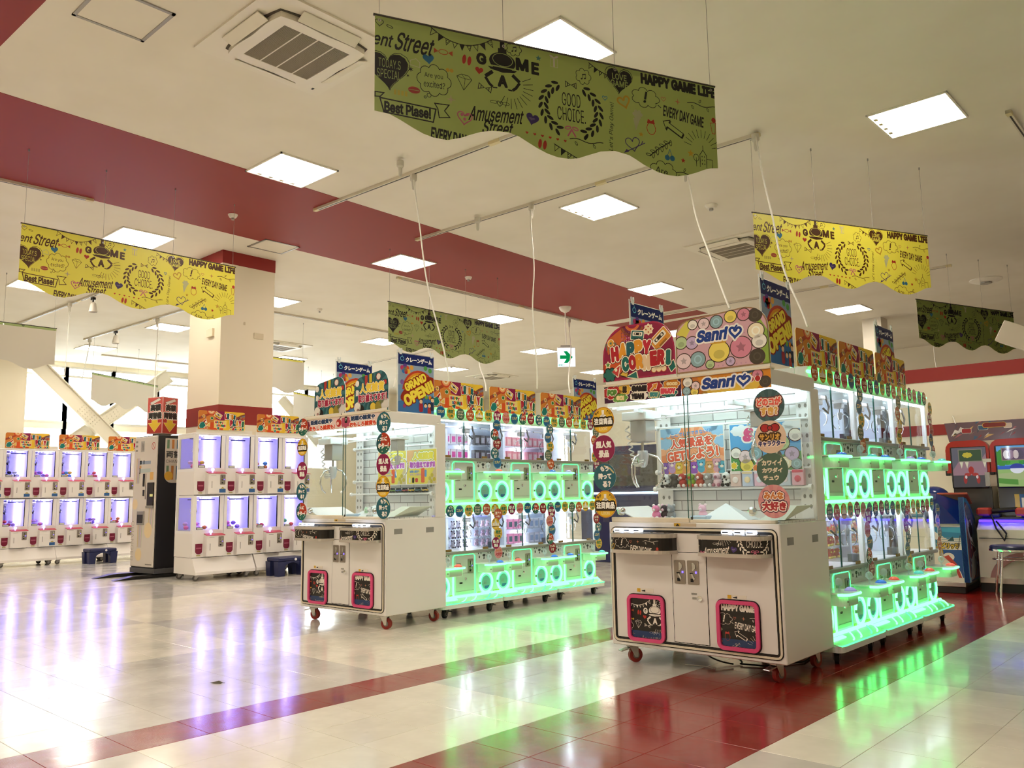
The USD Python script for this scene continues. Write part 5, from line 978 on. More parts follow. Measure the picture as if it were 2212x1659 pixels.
for k, (c1, c2, sp) in enumerate(cols): plush(f'{names[k]} plush toy on the rod shelf under the orange poster', local(LA, RA, (.13 + k * .073, .60, 1.226)), c1, c2, .95, sp)
def acrylic_pack(label, loc, rot, c1, c2, w=.085, h=.11, group=None):
    t = thing('boxed_prize', label, 'boxed prize', loc, rot, group); part(t, 'box', G().box((-w / 2, -.02, 0), (w / 2, .02, h), .004), paint('pack_' + c1, c1, .25)); part(t, 'charm', G().ball((0, -.022, h * .42), w * .28, 1, (1, .25, 1)), paint('pack_' + c2, c2, .4), smooth=True); part(t, 'card', G().box((-w * .45, -.0215, h * .8), (w * .45, -.0195, h * .97)), paint('pack_' + c2, c2, .4)); return t
for k, (c1, c2, nm) in enumerate([('e3c6bd', 'f3e6e0', 'beige'), ('c9d3ea', 'f0d9b0', 'pale blue'), ('f0c4d8', 'e6e6f0', 'rose'), ('f3d0dc', 'c94a7a', 'light rose'), ('c6d2e6', 'f3e6f0', 'powder blue'), ('efb8cc', 'd9486a', 'hot pink')]):
    acrylic_pack(f'{nm} boxed charm on the rod shelf under the blue poster', local(LA, RA, (.72 + k * .093, .60, 1.226)), RA, c1, c2)
for nm, p, c1, c2 in [('pink and white', (.33, .12, 1.0), 'e98ab8', 'f3eef0'), ('grey', (.44, .14, 1.0), '8f949a', 'b9c0c6'), ('pale pink', (.60, .30, 1.0), 'f0c0d4', 'f6dfe8'), ('black and pink', (.37, .17, 1.0), '3a2f3a', 'f0d0e0')]:
    plush(f'{nm} plush toy lying on the play field of the right crane machine', local(LA, RA, p), c1, c2, .9)
for k, (c, nm) in enumerate([('9ab04a', 'olive'), ('a3b85a', 'light olive'), ('6a8a3a', 'green'), ('2f4a8a', 'blue'), ('9a2f2a', 'dark red'), ('d9b02a', 'yellow'), ('1f4a42', 'dark green'), ('c9a02a', 'gold')]):
    t = thing('toy_car', f'{nm} toy car on the rod shelf under the yellow posters', 'toy car', local(LB, RB, (.50 + k * .095, .60, 1.226)), RB); m = paint('car_' + c, c, .25)
    part(t, 'body', G().box((-.04, -.02, .012), (.04, .02, .03), .008), m); part(t, 'cabin', G().hull([(x, y, z) for x, z in ((-.025, .03), (.022, .03), (-.016, .047), (.012, .047)) for y in (-.017, .017)]), paint('car_glass', '20262c', .1))
    for x in (-.024, .024): part(t, 'wheel', G().cyl((x, -.022, .010), (x, .022, .010), .010, n=10), RUBBER)
for nm, p, c1, c2 in [('pale green', (.78, .2, 1.0), 'bfe0c4', 'e6f3e8'), ('white', (.88, .16, 1.0), 'eef0f2', 'cfd6da'), ('blue', (1.08, .18, 1.0), '5a78b8', 'dfe6f0')]: plush(f'{nm} plush toy lying in the left crane machine', local(LB, RB, p), c1, c2, .8)
# ------------------------------------------------------------------ green lit double-deck crane machines
GPANEL = paint('green_unit_white', 'e3ebe4', .3); GSILL = paint('sill_grey', '9a978f', .35, .3); GDOOR = paint('coin_door_grey', 'cfd3cc', .35); CLEARBLUE = paint('door_window_blue', '8fb4c2', .12); INWALL = paint('cabinet_inner', 'dfe6f4', .5)
ACRY = mat('clear_plastic', {'w': ('layer_weight', dict(blend=0.4)), 't': ('transparent_bsdf', dict(color=(.93, .97, 1.0))), 'g': ('principled_bsdf', dict(base_color=(.8, .88, .92), roughness=.08)), 'r': ('map_range', dict(from_min=0.0, from_max=1.0, to_min=0.18, to_max=0.8)), 'm': ('mix_closure', {})}, [('w.facing', 'r.value'), ('r.result', 'm.fac'), ('t.BSDF', 'm.closure1'), ('g.BSDF', 'm.closure2')], 'm.closure')
DOMES = {k: paint('dome_' + k, c, .12, emission_color=lin(c), emission_strength=.35) for k, c in (('blue', '3f78d8'), ('red', 'ee6a5a'), ('teal', '5fd0c8'), ('violet', 'a79be0'))}
UL = .888
def gtier(t, dz, domes, top):
    # windows
    z0, z1 = .628 + dz, 1.012 + dz
    part(t, 'sill', G().box((.0, .115, .598 + dz), (UL, .17, .628 + dz), .004), GSILL)
    for x in (0, UL - .022): part(t, 'post', G().box((x, .13, z0), (x + .022, .165, z1)), WHITE2)
    part(t, 'inner_back', G().box((.022, .60, z0), (UL - .022, .61, z1)), INWALL); part(t, 'inner_floor', G().box((.022, .165, z0 - .01), (UL - .022, .60, z0)), WHITE2)
    for x in (.022, UL / 2 - .012, UL - .05): part(t, 'inner_light', G().box((x, .58, z0 + .01), (x + .026, .599, z1 - .01)), LED_CELL)
    part(t, 'light_strip', G().box((.03, .15, z1 - .012), (UL - .03, .165, z1 - .003)), LED_CELL)
    part(t, 'inner_frame', G().box((UL / 2 - .018, .40, z0), (UL / 2 + .018, .60, z1)), INWALL)
    for a, b in ((.024, UL / 2 - .004), (UL / 2 + .004, UL - .024)):
        d = group_part(t, 'glass_door'); part(d, 'pane', G().box((a, .138, z0), (b, .141, z1)), GLASS); part(d, 'edge', G().box((a if a > .1 else b - .004, .136, z0), (a + .004 if a > .1 else b, .143, z1)), GLASSEDGE)
    part(t, 'side_glass', G().box((.001, .17, z0), (.004, .6, z1)), GLASS); part(t, 'side_glass', G().box((UL - .004, .17, z0), (UL - .001, .6, z1)), GLASS)
    for x in (.17, .70): part(t, 'price_tag', G().box((x, .125, z0 + .002), (x + .075, .134, z0 + .024)), paint('tag_brown', '8a6a2a', .4))
    part(t, 'gantry_rail', G().box((.03, .36, z1 - .05), (UL - .03, .375, z1 - .035)), WHITE2)
    for x in (.22, .665): claw(t, x, .34, z1 - .03, .62, 3, .07, coil=False); part(t, 'hose', G().tube([(x + .045, .29, z1 - .03), (x + .06, .27, z1 - .12), (x + .035, .27, z1 - .17), (x + .01, .30, z1 - .13)], .010, 6), BLACK, smooth=True)
    part(t, 'drop_chute', G().box((.04, .17, z0), (.12, .28, z0 + .06)), ACRY)
    # front with prize doors, coin door and tables
    part(t, 'front_panel', G().box((0, .15, .165 + dz), (UL, .20, .60 + dz)), GPANEL)
    for x in (.132, UL - .132):
        d = group_part(t, 'ring_door'); z = .285 + dz; th = np.linspace(0, 2 * math.pi, 33)[:-1]
        c = lambda r, y, s=1.06: np.c_[x + r * np.cos(th), np.full(32, y), z + r * s * np.sin(th)]
        part(d, 'light_ring', G().tube(c(.094, .144), .011, 6, True), LED_GREEN, smooth=True); part(d, 'inner_ring', G().tube(c(.070, .146), .005, 6, True), LED_GREEN2, smooth=True)
        part(d, 'window', G().ext(disc(0, 0, .066, .07, 8), .003, FXZ((x, .149, z))), CLEARBLUE); part(d, 'blue_flap', G().ext(disc(0, 0, .06, .065, 8).intersection(sbox(-.02, -.1, .1, -.035)), .001, FXZ((x, .1455, z))), paint('flap_blue', '3f6fb8', .3))
        part(d, 'notice', G().box((x - .035, .1445, z + .01), (x + .015, .1458, z + .014)).box((x - .035, .1445, z - .002), (x + .01, .1458, z + .002)).box((x - .035, .1445, z - .014), (x + .012, .1458, z - .010)), GREY, kind='stuff'); part(d, 'catch', G().box((x - .108, .13, z - .012), (x - .088, .146, z + .012), .003), GREY)
    d = group_part(t, 'coin_door'); part(d, 'door_panel', G().box((.312, .142, .195 + dz), (.576, .152, .40 + dz), .003), GDOOR); part(d, 'upper_panel', G().box((.312, .142, .405 + dz), (.576, .152, .585 + dz), .003), GDOOR); part(d, 'lock', G().lathe([[0, 0], [.016, 0], [.014, .01], [0, .011]], (.45, .142, .345 + dz), 12, 'y'), CHROME); part(d, 'label', G().box((.37, .1405, .30 + dz), (.41, .142, .315 + dz)), BLACK); part(d, 'hem_line', G().box((.315, .1405, .225 + dz), (.573, .142, .228 + dz)), GREY)
    coin_mech(t, .355, .45 + dz, .142, .72); coin_mech(t, .525, .47 + dz, .142, .9)
    lw = G().tube([(.285, .146, .18 + dz), (.285, .146, .42 + dz)], .011, 6); part(t, 'light_bar', lw, LED_GREEN, smooth=True)
    part(t, 'light_bar', G().tube([(.285, .148, .48 + dz), (.285, .148, .565 + dz), (.305, .148, .585 + dz), (.575, .148, .585 + dz), (.597, .148, .565 + dz), (.597, .148, .19 + dz)], .006, 6), LED_GREEN2, smooth=True)
    for x in (.02, .24, .63, .86): part(t, 'caution_sticker', G().box((x, .147, .172 + dz), (x + .045, .1505, .198 + dz)), paint('sticker_gold', 'c9a22a', .4))
    for k, (x0, x1) in enumerate(((-.0, .285), (.60, UL))):
        c = group_part(t, 'control_table'); S = rrect(x0 + (.0 if k else -.0), -.065, x1, .25, .07, 5).intersection(sbox(x0, -1, x1, .15))
        part(c, 'tray', G().ext(S.buffer(-.02), .075, lambda p: p + np.array([0, 0, .40 + dz])), GPANEL); part(c, 'front_plate', G().box((x0 + .06, -.047, .405 + dz), (x1 - .06, -.044, .465 + dz)), paint('table_grey', 'bdbab4', .4)); part(c, 'top', G().ext(S, .012, lambda p: p + np.array([0, 0, .478 + dz])), GPANEL)
        e = [(x, y) for x, y in np.asarray(S.exterior.coords)[:-1] if y < .14]; e = sorted(set((round(a, 4), round(b, 4)) for a, b in e), key=lambda q: math.atan2(q[0] - (x0 + x1) / 2, .2 - q[1]))
        part(c, 'light_edge', G().tube([(a, b, .478 + dz) for a, b in e], .010, 6), LED_GREEN, smooth=True)
        jx = x0 + .12 if k == 0 else x0 + .10; bx = x1 - .07
        part(c, 'joystick', G().cyl((jx, .04, .488 + dz), (jx, .04, .53 + dz), .008, n=8).ball((jx, .04, .552 + dz), .026, 2, (1, 1, 1.15)), ACRY, smooth=True)
        part(c, 'button', G().lathe([[0, .024], [.02, .022], [.036, .010], [.042, 0], [0, 0]], (bx, .0, .49 + dz), 16), DOMES[domes[k]], smooth=True)
        part(c, 'bolt', G().box((x0 + .02, -.058, .43 + dz), (x0 + .035, -.05, .442 + dz)), GREY)
        p = group_part(t, 'game_label'); part(p, 'plate', G().box((x0 + .03, .146, .515 + dz), (x1 - .03, .1495, .592 + dz)), WHITE2)
        a = Art(); a.add(sbox(0, 0, x1 - x0 - .06, .077), 'e6e9e6', 0)
        for q, (tx_, xx) in enumerate((('G', .03), ('A', .10), ('M', .15), ('E', .19))): a.add(words(tx_, .028, xx, .035 + .012 * (q == 1) * -1, w=.022, bold=2, px=26, tol=.8), '2a2a28', 1)
        a.add(disc(.10, .05, .022, .014, 3), '3a3a38', 1); [a.add(Polygon([(x, .077), (x + .02, .077), (x + .01, .06)]), '3a3a38', 1) for x in (.01, .045, .15, .185)]
        pprint(p, a, FXZ((x0 + .03, .1455, .515 + dz)), gap=.0002)
def green_unit(label, loc, rot, domes):
    t = thing('crane_machine', label, 'double-deck crane machine', loc, rot)
    S = rrect(.004, 0, UL - .004, .72, .05, 4)
    part(t, 'plinth', G().ext(S, .042, lambda p: p + np.array([0, 0, .09])), WHITE2)
    part(t, 'kick_panel', G().hull([(x, y, z) for x in (.004, UL - .004) for y, z in ((.012, .133), (.15, .133), (.15, .172), (.135, .172))]), paint('kick_mint', 'cfe9d8', .25))
    part(t, 'edge_light', G().tube([(.01, .3, .134), (.01, .05, .134), (.03, .008, .134), (.06, .002, .134), (UL - .06, .002, .134), (UL - .03, .008, .134), (UL - .01, .05, .134), (UL - .01, .3, .134)], .006, 6), LED_GREEN2, smooth=True)
    part(t, 'light_bar', G().cyl((0.002, .128, .176), (UL - .002, .128, .176), .014, n=8), LED_GREEN, smooth=True)
    part(t, 'light_bar', G().obox((.14, .088, .162), (.14, .016, .004), rmat([1, 0, 0], 17)), LED_GREEN)
    for x0 in (.36, .50, .70, .82):       # swept arcs of light on the kick panel
        u = np.linspace(0, 1, 9); pts = np.c_[x0 - .07 + .16 * u ** .8, .03 + .092 * u ** 1.3, .139 + .034 * u ** 1.2]; pts[:, 0] = np.clip(pts[:, 0], .01, UL - .01)
        part(t, 'light_arc', G().tube(pts, .0065, 5), LED_GREEN if x0 != .70 else LED_GREEN2, smooth=True)
    part(t, 'back_case', G().box((.004, .61, .132), (UL - .004, .70, 2.07)), WHITE2); part(t, 'lower_case', G().box((.006, .2, .132), (UL - .006, .61, .60)), WHITE2)
    gtier(t, 0, domes[:2], False)
    part(t, 'mid_case', G().box((.004, .14, 1.012), (UL - .004, .61, 1.11)), GPANEL); part(t, 'upper_case', G().box((.006, .2, 1.11), (UL - .006, .61, 1.55)), WHITE2); part(t, 'light_bar', G().cyl((.0, .132, 1.105), (UL, .132, 1.105), .011, n=8), LED_GREEN, smooth=True)
    part(t, 'light_tube', G().box((.02, .136, 1.02), (UL - .02, .14, 1.045)), LED_GREEN2)
    gtier(t, .945, domes[2:], True)
    part(t, 'top_case', G().box((.004, .12, 1.957), (UL - .004, .61, 2.075)), GPANEL); part(t, 'light_bar', G().cyl((0, .118, 2.035), (UL, .118, 2.035), .013, n=8), LED_GREEN, smooth=True)
    part(t, 'sign_light', G().box((.03, .24, 2.075), (UL - .03, .26, 2.085)), LED_GREEN)
    for x in (.13, UL - .13):
        for y in (.09, .62): caster(t, x, y, .09, .042, .028, 200, RUBBER, BLACK, y < .3)
    return t
ROWB, ROWA = (-6.13, 5.64), (-2.33, 5.80)
dm = [('red', 'blue', 'violet', 'red'), ('red', 'blue', 'teal', 'blue'), ('blue', 'teal', 'violet', 'blue')]
dm2 = [('violet', 'blue', 'blue', 'teal'), ('red', 'teal', 'blue', 'violet'), ('red', 'red', 'blue', 'teal')]
nm3 = ['nearest, half behind the white crane machine', 'middle one', 'farthest one']
for k in range(3):
    green_unit(f'green lit double-deck crane machine in the left row, {nm3[k]}', (ROWB[0], ROWB[1] + k * UL, 0), 90, dm[k])
    green_unit(f'green lit double-deck crane machine in the right row, {nm3[k]}', (ROWA[0], ROWA[1] + k * UL, 0), 90, dm2[k])
# signs on top
lp = art_lets_play()
s0 = None
def lets(label, loc, rot=90, edge=True):
    global s0
    if s0 is None:
        s0 = board('lets_play_sign', label, 'sign', lp, loc, rot, (0, 0, 0), .006, paint('sign_acrylic', 'e9d98a', .3), group=None); return s0
    return copy(s0, 'lets_play_sign', label, loc, rot)
for k in range(3):
    lets(f"yellow LET'S PLAY sign on the left green row, {['nearest', 'middle', 'farthest'][k]} of the three", (ROWB[0] - .19, ROWB[1] + .035 + k * .855, 2.082))
    lets(f"yellow LET'S PLAY sign on the right green row, {['nearest', 'middle', 'farthest'][k]} of the three", (ROWA[0] - .19, ROWA[1] + .0 + k * .80, 2.082))
# garlands of small discs along the tops and the middle, and strips of discs down the joints
KINDS = ['value', 'limit', 'red', 'hot', 'value', 'limit', 'hit', 'have', 'look', 'come', 'cute', 'love']
def garland(label, loc, n, L, R, shift, seed, group=None):
    t = thing('disc_garland', label, 'garland', loc, 90, None)
    for k in range(n): add_disc(t, KINDS[(k * 5 + shift) % 12], R, (k + .5) * L / n, -.0015 * (k % 2), -.0 + .006 * math.sin(k * 1.3 + seed), False)
    part(t, 'cord', G().tube([(0, .004, R * .8), (L / 2, .004, R * .74), (L, .004, R * .8)], .003, 5), CORD); return t
for (rx, ry), nm in ((ROWB, 'left'), (ROWA, 'right')):
    sh = 0 if nm == 'left' else 3
    garland(f'garland of round tags along the top of the {nm} green row', (rx - .105, ry + .02, 2.025), 19, 2.62, .062, sh, 1)
    garland(f'garland of round tags between the two decks of the {nm} green row', (rx - .112, ry + .02, 1.035), 20, 2.62, .06, sh + 2, 2)
    for k in range(1, 4):
        for z, dk in ((1.93, 'upper'), (.985, 'lower')):
            y = ry + k * UL - (.02 if k < 3 else .03)
            strip_of_discs(f"small disc strip, {dk} deck of the {nm} green row, {['', 'nearest', 'middle', 'farthest'][k]} joint", (rx - .085, y, 0), 90, [KINDS[(k * 3 + q * 5 + sh + (dk == 'upper')) % 12] for q in range(5)], .062, [z - q * .10 for q in range(5)], fine=False, xs=[.02 * (-1) ** q for q in range(5)])
# prizes behind the glass
def prize_box(label, loc, c, w, d, h, rot=90, group=None, lid=None):
    t = thing('prize_box', label, 'prize box', loc, rot, group); part(t, 'carton', G().box((-w / 2, -d / 2, 0), (w / 2, d / 2, h), .003), paint('box_' + c, c, .4)); part(t, 'picture', G().box((-w * .32, -d / 2 - .0012, h * .2), (w * .32, -d / 2 + .001, h * .75), .0005), paint('box_' + (lid or 'e8e8ea'), lid or 'e8e8ea', .3)); return t
def shelf(t_label, loc, w):
    t = thing('display_shelf', t_label, 'shelf', loc, 90); part(t, 'board', G().box((0, 0, 0), (w, .16, .008)), INWALL); part(t, 'bracket', G().box((.01, .15, -.05), (.02, .16, 0)).box((w - .02, .15, -.05), (w - .01, .16, 0)), GSILL, kind='stuff'); return t
rows = {}
def fill(row, unit, half, deck, kind, c, lid, nm):
    rx, ry = ROWB if row == 'left' else ROWA; z0 = .629 + (.945 if deck == 'upper' else 0); y0 = ry + unit * UL + .03 + half * .435; x = rx - .50
    wh = f"{deck} deck of the {['nearest', 'middle', 'farthest'][unit]} {row} green machine, {['left', 'right'][half]} window"
    g = f"{nm}, {wh}"
    first = None
    if kind == 'box':
        for lv in range(2):
            zz = z0 + .003 + lv * .165
            if lv: shelf(f"{['', 'shelf', 'high shelf'][lv]} with {nm}, {wh}", (x - .08 + .17, y0 + .01, zz - .009), .37)
            for k in range(4):
                p = (x, y0 + .055 + k * .09, zz)
                if first is None: first = prize_box(g, p, c, .08, .06, .11, group=g, lid=lid)
                else: copy(first, 'prize_box', g, p, 90, group=g)
    else:
        for lv in range(3):
            zz = z0 + .002 + lv * .10
            if lv: shelf(f"{['', 'shelf', 'high shelf'][lv]} with {nm}, {wh}", (x - .08 + .17, y0 + .01, zz - .009), .37)
            for k in range(4):
                p = (x + .01 * (k % 2), y0 + .055 + k * .088, zz)
                if first is None: first = plush(g, p, c, lid, .72, rot=90, group=g)
                else: copy(first, 'plush_toy', g, p, 90, group=g)
for a in [('left', 0, 1, 'upper', 'box', 'f0e6f0', 'e05aa8', 'white and pink boxes'), ('left', 1, 0, 'upper', 'box', '2c2c34', 'd8dae0', 'black boxes'), ('left', 1, 1, 'upper', 'box', 'f0a0a8', 'f6d0cc', 'rose boxes'), ('left', 2, 0, 'upper', 'box', 'ee8fa0', 'f3d9dc', 'pink boxes'), ('left', 0, 0, 'upper', 'box', 'e9eaee', '3a3a44', 'white headphone boxes'),
    ('left', 0, 0, 'lower', 'box', '3a3c46', 'c9ccd4', 'dark boxes'), ('left', 0, 1, 'lower', 'plush', 'd9cfe0', '5a5460', 'greyish plush toys'), ('left', 1, 0, 'lower', 'plush', 'f0c8dc', 'f6f0f4', 'pink plush toys'), ('left', 1, 1, 'lower', 'box', 'ee9ac0', '5a6a70', 'pink bottles in boxes'), ('left', 2, 0, 'lower', 'box', 'dfe6f2', '9ab0d8', 'pale blue boxes'),
    ('right', 0, 0, 'lower', 'box', 'd9a8e6', '9ac0ee', 'lilac and blue boxes'), ('right', 0, 1, 'lower', 'box', 'f0b0d8', 'f0e6a0', 'candy coloured boxes'), ('right', 1, 0, 'lower', 'plush', 'e0503c', 'f0d860', 'scarlet plush toys'), ('right', 1, 1, 'lower', 'plush', 'e6904a', 'f0dc90', 'orange plush toys'), ('right', 0, 0, 'upper', 'box', 'e6eaf2', 'b0b8c8', 'pale boxes')]:
    fill(*a)
# ------------------------------------------------------------------ violet lit mini crane machines along the left
VWALL = paint('violet_cell_wall', 'c6c3ee', .5); LED_VIOLET = glow('led_violet', (.66, .62, 1.0), 17.0); CRIM = paint('prize_flap_crimson', '7a1236', .3); BOXRED = paint('box_top_red', 'c03a4c', .35); VGLOW = glow('joystick_violet', (.72, .62, 1.0), 3.0); VBLUE = paint('mini_price_blue', '2d5f96', .4)
def mini_cell(t, x, z, blue):
    w = .485
    part(t, 'front_panel', G().box((x + .002, .12, z), (x + w - .002, .15, z + .395), .003), WHITE)
    fr = G().ext(sbox(x + .004, z + .395, x + w - .004, z + .91).difference(sbox(x + .055, z + .405, x + .41, z + .893)), .028, FXZ((0, .15, 0))); part(t, 'window_frame', fr, WHITE2)
    part(t, 'pane', G().box((x + .055, .128, z + .405), (x + .41, .132, z + .893)), GLASS); part(t, 'dark_edge', G().box((x + .408, .121, z + .40), (x + .416, .14, z + .895)), DARK)
    part(t, 'inner_back', G().box((x + .01, .60, z + .38), (x + w - .01, .61, z + .90)), VWALL); part(t, 'inner_floor', G().box((x + .01, .15, z + .385), (x + w - .01, .60, z + .40)), VWALL); part(t, 'inner_side', G().box((x + w - .012, .15, z + .40), (x + w - .006, .6, z + .90)), VWALL)
    part(t, 'light_strip', G().box((x + .04, .17, z + .885), (x + w - .04, .20, z + .896)), LED_VIOLET); part(t, 'light_strip', G().box((x + .40, .56, z + .42), (x + .43, .595, z + .88)), LED_VIOLET)
    dots = G(); [dots.ball((x + .12 + q * .055, .155, z + .872), .008, 1) for q in range(4)]; part(t, 'led_dots', dots, glow('led_dot_white', (.95, .95, 1), 14), kind='stuff')
    part(t, 'inner_post', G().box((x + .225, .55, z + .40), (x + .25, .6, z + .90)), WHITE2); part(t, 'back_rail', G().box((x + .03, .36, z + .84), (x + w - .03, .375, z + .855)), NAVY)
    claw(t, x + .13, .35, z + .85, .55, 3, .08, coil=False); part(t, 'hose', G().tube([(x + .10, .28, z + .80), (x + .085, .26, z + .68), (x + .115, .26, z + .63), (x + .14, .3, z + .68)], .011, 6), BLACK, smooth=True)
    b = group_part(t, 'control_box'); x0, x1 = x + .175, x + .465
    part(b, 'housing', G().hull([(p, q, r) for p in (x0, x1) for q, r in ((.12, z + .015), (.02, z + .015), (.02, z + .315), (.12, z + .34))]), WHITE)
    part(b, 'lid', G().hull([(p, q, r) for p in (x0, x1) for q, r in ((.015, z + .314), (.125, z + .338), (.015, z + .322), (.125, z + .347))]), BOXRED); part(b, 'joystick', G().cyl((x0 + .08, .06, z + .33), (x0 + .08, .06, z + .36), .012, n=8).ball((x0 + .08, .06, z + .375), .026, 2), VGLOW, smooth=True)
    part(b, 'print', G().box((x0 + .05, .0185, z + .10), (x0 + .06, .0205, z + .20)).box((x0 + .04, .0185, z + .285), (x0 + .12, .0205, z + .29)), GREY, kind='stuff')
    coin_mech(b, x1 - .065, z + .225, .02, .95)
    if blue: part(b, 'price_label', G().box((x1 - .115, .0175, z + .03), (x1 - .015, .0205, z + .085)), VBLUE); part(b, 'price_peak', G().hull([(x1 - .10, .0185, z + .09), (x1 - .03, .0185, z + .09), (x1 - .065, .0185, z + .115), (x1 - .065, .0205, z + .09)]), paint('peak_gold', 'b9a24a', .4))
    d = group_part(t, 'prize_flap'); S = rrect(x + .05, z + .05, x + .155, z + .20, .045, 4).union(sbox(x + .05, z + .12, x + .155, z + .20)); part(d, 'flap', G().ext(S, .008, FXZ((0, .12, 0))), CRIM); part(d, 'lettering', G().box((x + .06, .1105, z + .125), (x + .14, .1125, z + .145)), paint('flap_print', 'a8506a', .4)); part(d, 'tag', G().box((x + .07, .117, z + .02), (x + .13, .1205, z + .04)), paint('tag_olive', 'b5ab78', .4))
    part(t, 'price_plate', G().box((x + .06, .118, z + .405), (x + .16, .1265, z + .44)), paint('price_dark', '4a4a42', .4)); part(t, 'price_face', G().box((x + .066, .1165, z + .41), (x + .154, .1185, z + .435)), paint('price_light', 'c9cbb8', .4))
def mini_unit(label, loc, rot, seed, side=True, blues=(1, 1, 1, 1)):
    t = thing('crane_machine', label, 'mini crane machine', loc, rot); W = .97
    part(t, 'base', G().hull([(x, y, z) for x in (.005, W - .005) for y, z in ((.0, .09), (.70, .09), (.70, .33), (.115, .33), (.0, .13))]), WHITE)
    part(t, 'seam', G().box((.006, .118, .327), (W - .006, .69, .335)), DARK); part(t, 'seam', G().box((.006, .118, 1.244), (W - .006, .69, 1.252)), DARK)
    a = Art()
    for k, (ch, c) in enumerate(zip('みにっちゅ!', ('c8485a', 'd0604a', 'c9a04a', 'b9b04a', '8f8a9a', 'a8506a'))): a.outl(words(ch, .055, .05 + k * .05, .03, bold=3, px=36), c, (.008, '8a5a5a'), l=1)
    lg = group_part(t, 'logo'); T = lambda p: np.c_[p[:, 0] + .34, .055 - (p[:, 1]) * 0 + p[:, 1] * .57 - p[:, 2] - .002, .20 + p[:, 1] * 1.0]; pprint(lg, a, T, name='lettering')
    part(t, 'case', G().box((.005, .61, .335), (W - .005, .70, 2.15)), WHITE)
    for x in (0, W - .006):
        part(t, 'side_panel', G().box((x, .13, .335), (x + .006, .70, .68)).box((x, .13, 1.25), (x + .006, .70, 1.60)), WHITE, kind='stuff'); part(t, 'side_frame', G().ext(sbox(.13, .68, .70, 1.245).difference(sbox(.19, .72, .66, 1.21)), .006, lambda p: np.c_[p[:, 2] + x, p[:, 0], p[:, 1]]).ext(sbox(.13, 1.6, .70, 2.15).difference(sbox(.19, 1.64, .66, 2.10)), .006, lambda p: np.c_[p[:, 2] + x, p[:, 0], p[:, 1]]), WHITE2, kind='stuff')
        for z in (.72, 1.64): part(t, 'side_pane', G().box((x + .001, .19, z), (x + .004, .66, z + .47)), GLASS)
    k = 0
    for z in (.335, 1.252):
        for x in (0, .485): mini_cell(t, x, z, blues[k]); k += 1
    part(t, 'mid_deck', G().box((.006, .14, 1.235), (W - .006, .61, 1.245)), WHITE); part(t, 'roof', G().box((.0, .118, 2.148), (W, .70, 2.18), .004), WHITE2); part(t, 'sign_rail', G().box((.03, .15, 2.18), (W - .03, .17, 2.24)), paint('rail_pale', 'e7e2d6', .4))
    for x in (.08, W - .08):
        for y in (.09, .62): caster(t, x, y, .09, .042, .028, 160, paint('caster_grey', '55524e', .5), GREY, False)
    return t
P2, P1 = (-11.80, 6.00), (-17.33, 5.07)
m2 = ['violet lit mini crane machine right of the change machine', 'violet lit mini crane machine behind the navy stool by the left white crane machine']
for k in range(2): mini_unit(m2[k], (P2[0], P2[1] + k * .99, 0), 90 - .94, k, blues=((0, 0, 1, 1), (0, 1, 1, 1))[k])
m1 = ['violet lit mini crane machine at the far left edge', 'violet lit mini crane machine in the middle of the far left row', 'violet lit mini crane machine next to the change machine, half hidden', 'violet lit mini crane machine cut by the left edge of the picture']
for k in range(4): 
    kk = (0, 1, 2, -1)[k]
    mini_unit(m1[k], (P1[0], P1[1] + kk * .965, 0), 90, 7 + k, blues=((0, 1, 1, 1), (0, 0, 1, 1), (0, 0, 0, 1), (0, 0, 1, 1))[k])
for k, lb in enumerate(["yellow LET'S PLAY sign above the mini machine beside the change machine", "yellow LET'S PLAY sign left of the disc strip of the left white crane machine"]): lets(lb, (P2[0] - .13 - .016 * k, P2[1] + .04 + k * .99, 2.232), 90 - .94)
for k, lb in enumerate(["yellow LET'S PLAY sign at the far left", "yellow LET'S PLAY sign second from the left", "yellow LET'S PLAY sign partly behind the change machine"]): lets(lb, (P1[0] - .13, P1[1] + .02 + k * .93, 2.19), 90)
# prizes heaped behind the violet windows
def heap(label, loc, cols, seed, w=.30, d=.30):
    r = random.Random(seed); first = {}
    for k in range(9):
        c = cols[k % len(cols)]; p = (loc[0] - .02 - r.random() * d, loc[1] + .06 + (k % 5) * w / 5 + r.random() * .02, loc[2] + .03 + (.055 if k > 4 else 0))
        nm = f'{label}, {COLN.get(c, "pale")} ones'
        if c not in first: t = thing('prize_ball', nm, 'prize', p, 0, nm); part(t, 'ball', G().ball((0, 0, 0), .036, 2, (1, 1, .85)), paint('prize_' + c, c, .5), smooth=True); part(t, 'band', G().lathe([[.033, -.006], [.038, -.003], [.038, .003], [.033, .006]], (0, 0, 0), 14), paint('prize_' + tone(c, .7), tone(c, .7), .5)); first[c] = t
        else: copy(first[c], 'prize_ball', nm, p, 0, group=nm)
COLN = {'e86aa8': 'pink', 'f0c23a': 'yellow', '5ac06a': 'green', 'ee5a4a': 'red', 'f0f0f4': 'white', '2a2a3a': 'black', '9a6ad8': 'purple', '4aa0e0': 'blue', 'f08a3a': 'orange', 'd8b0e6': 'lilac'}
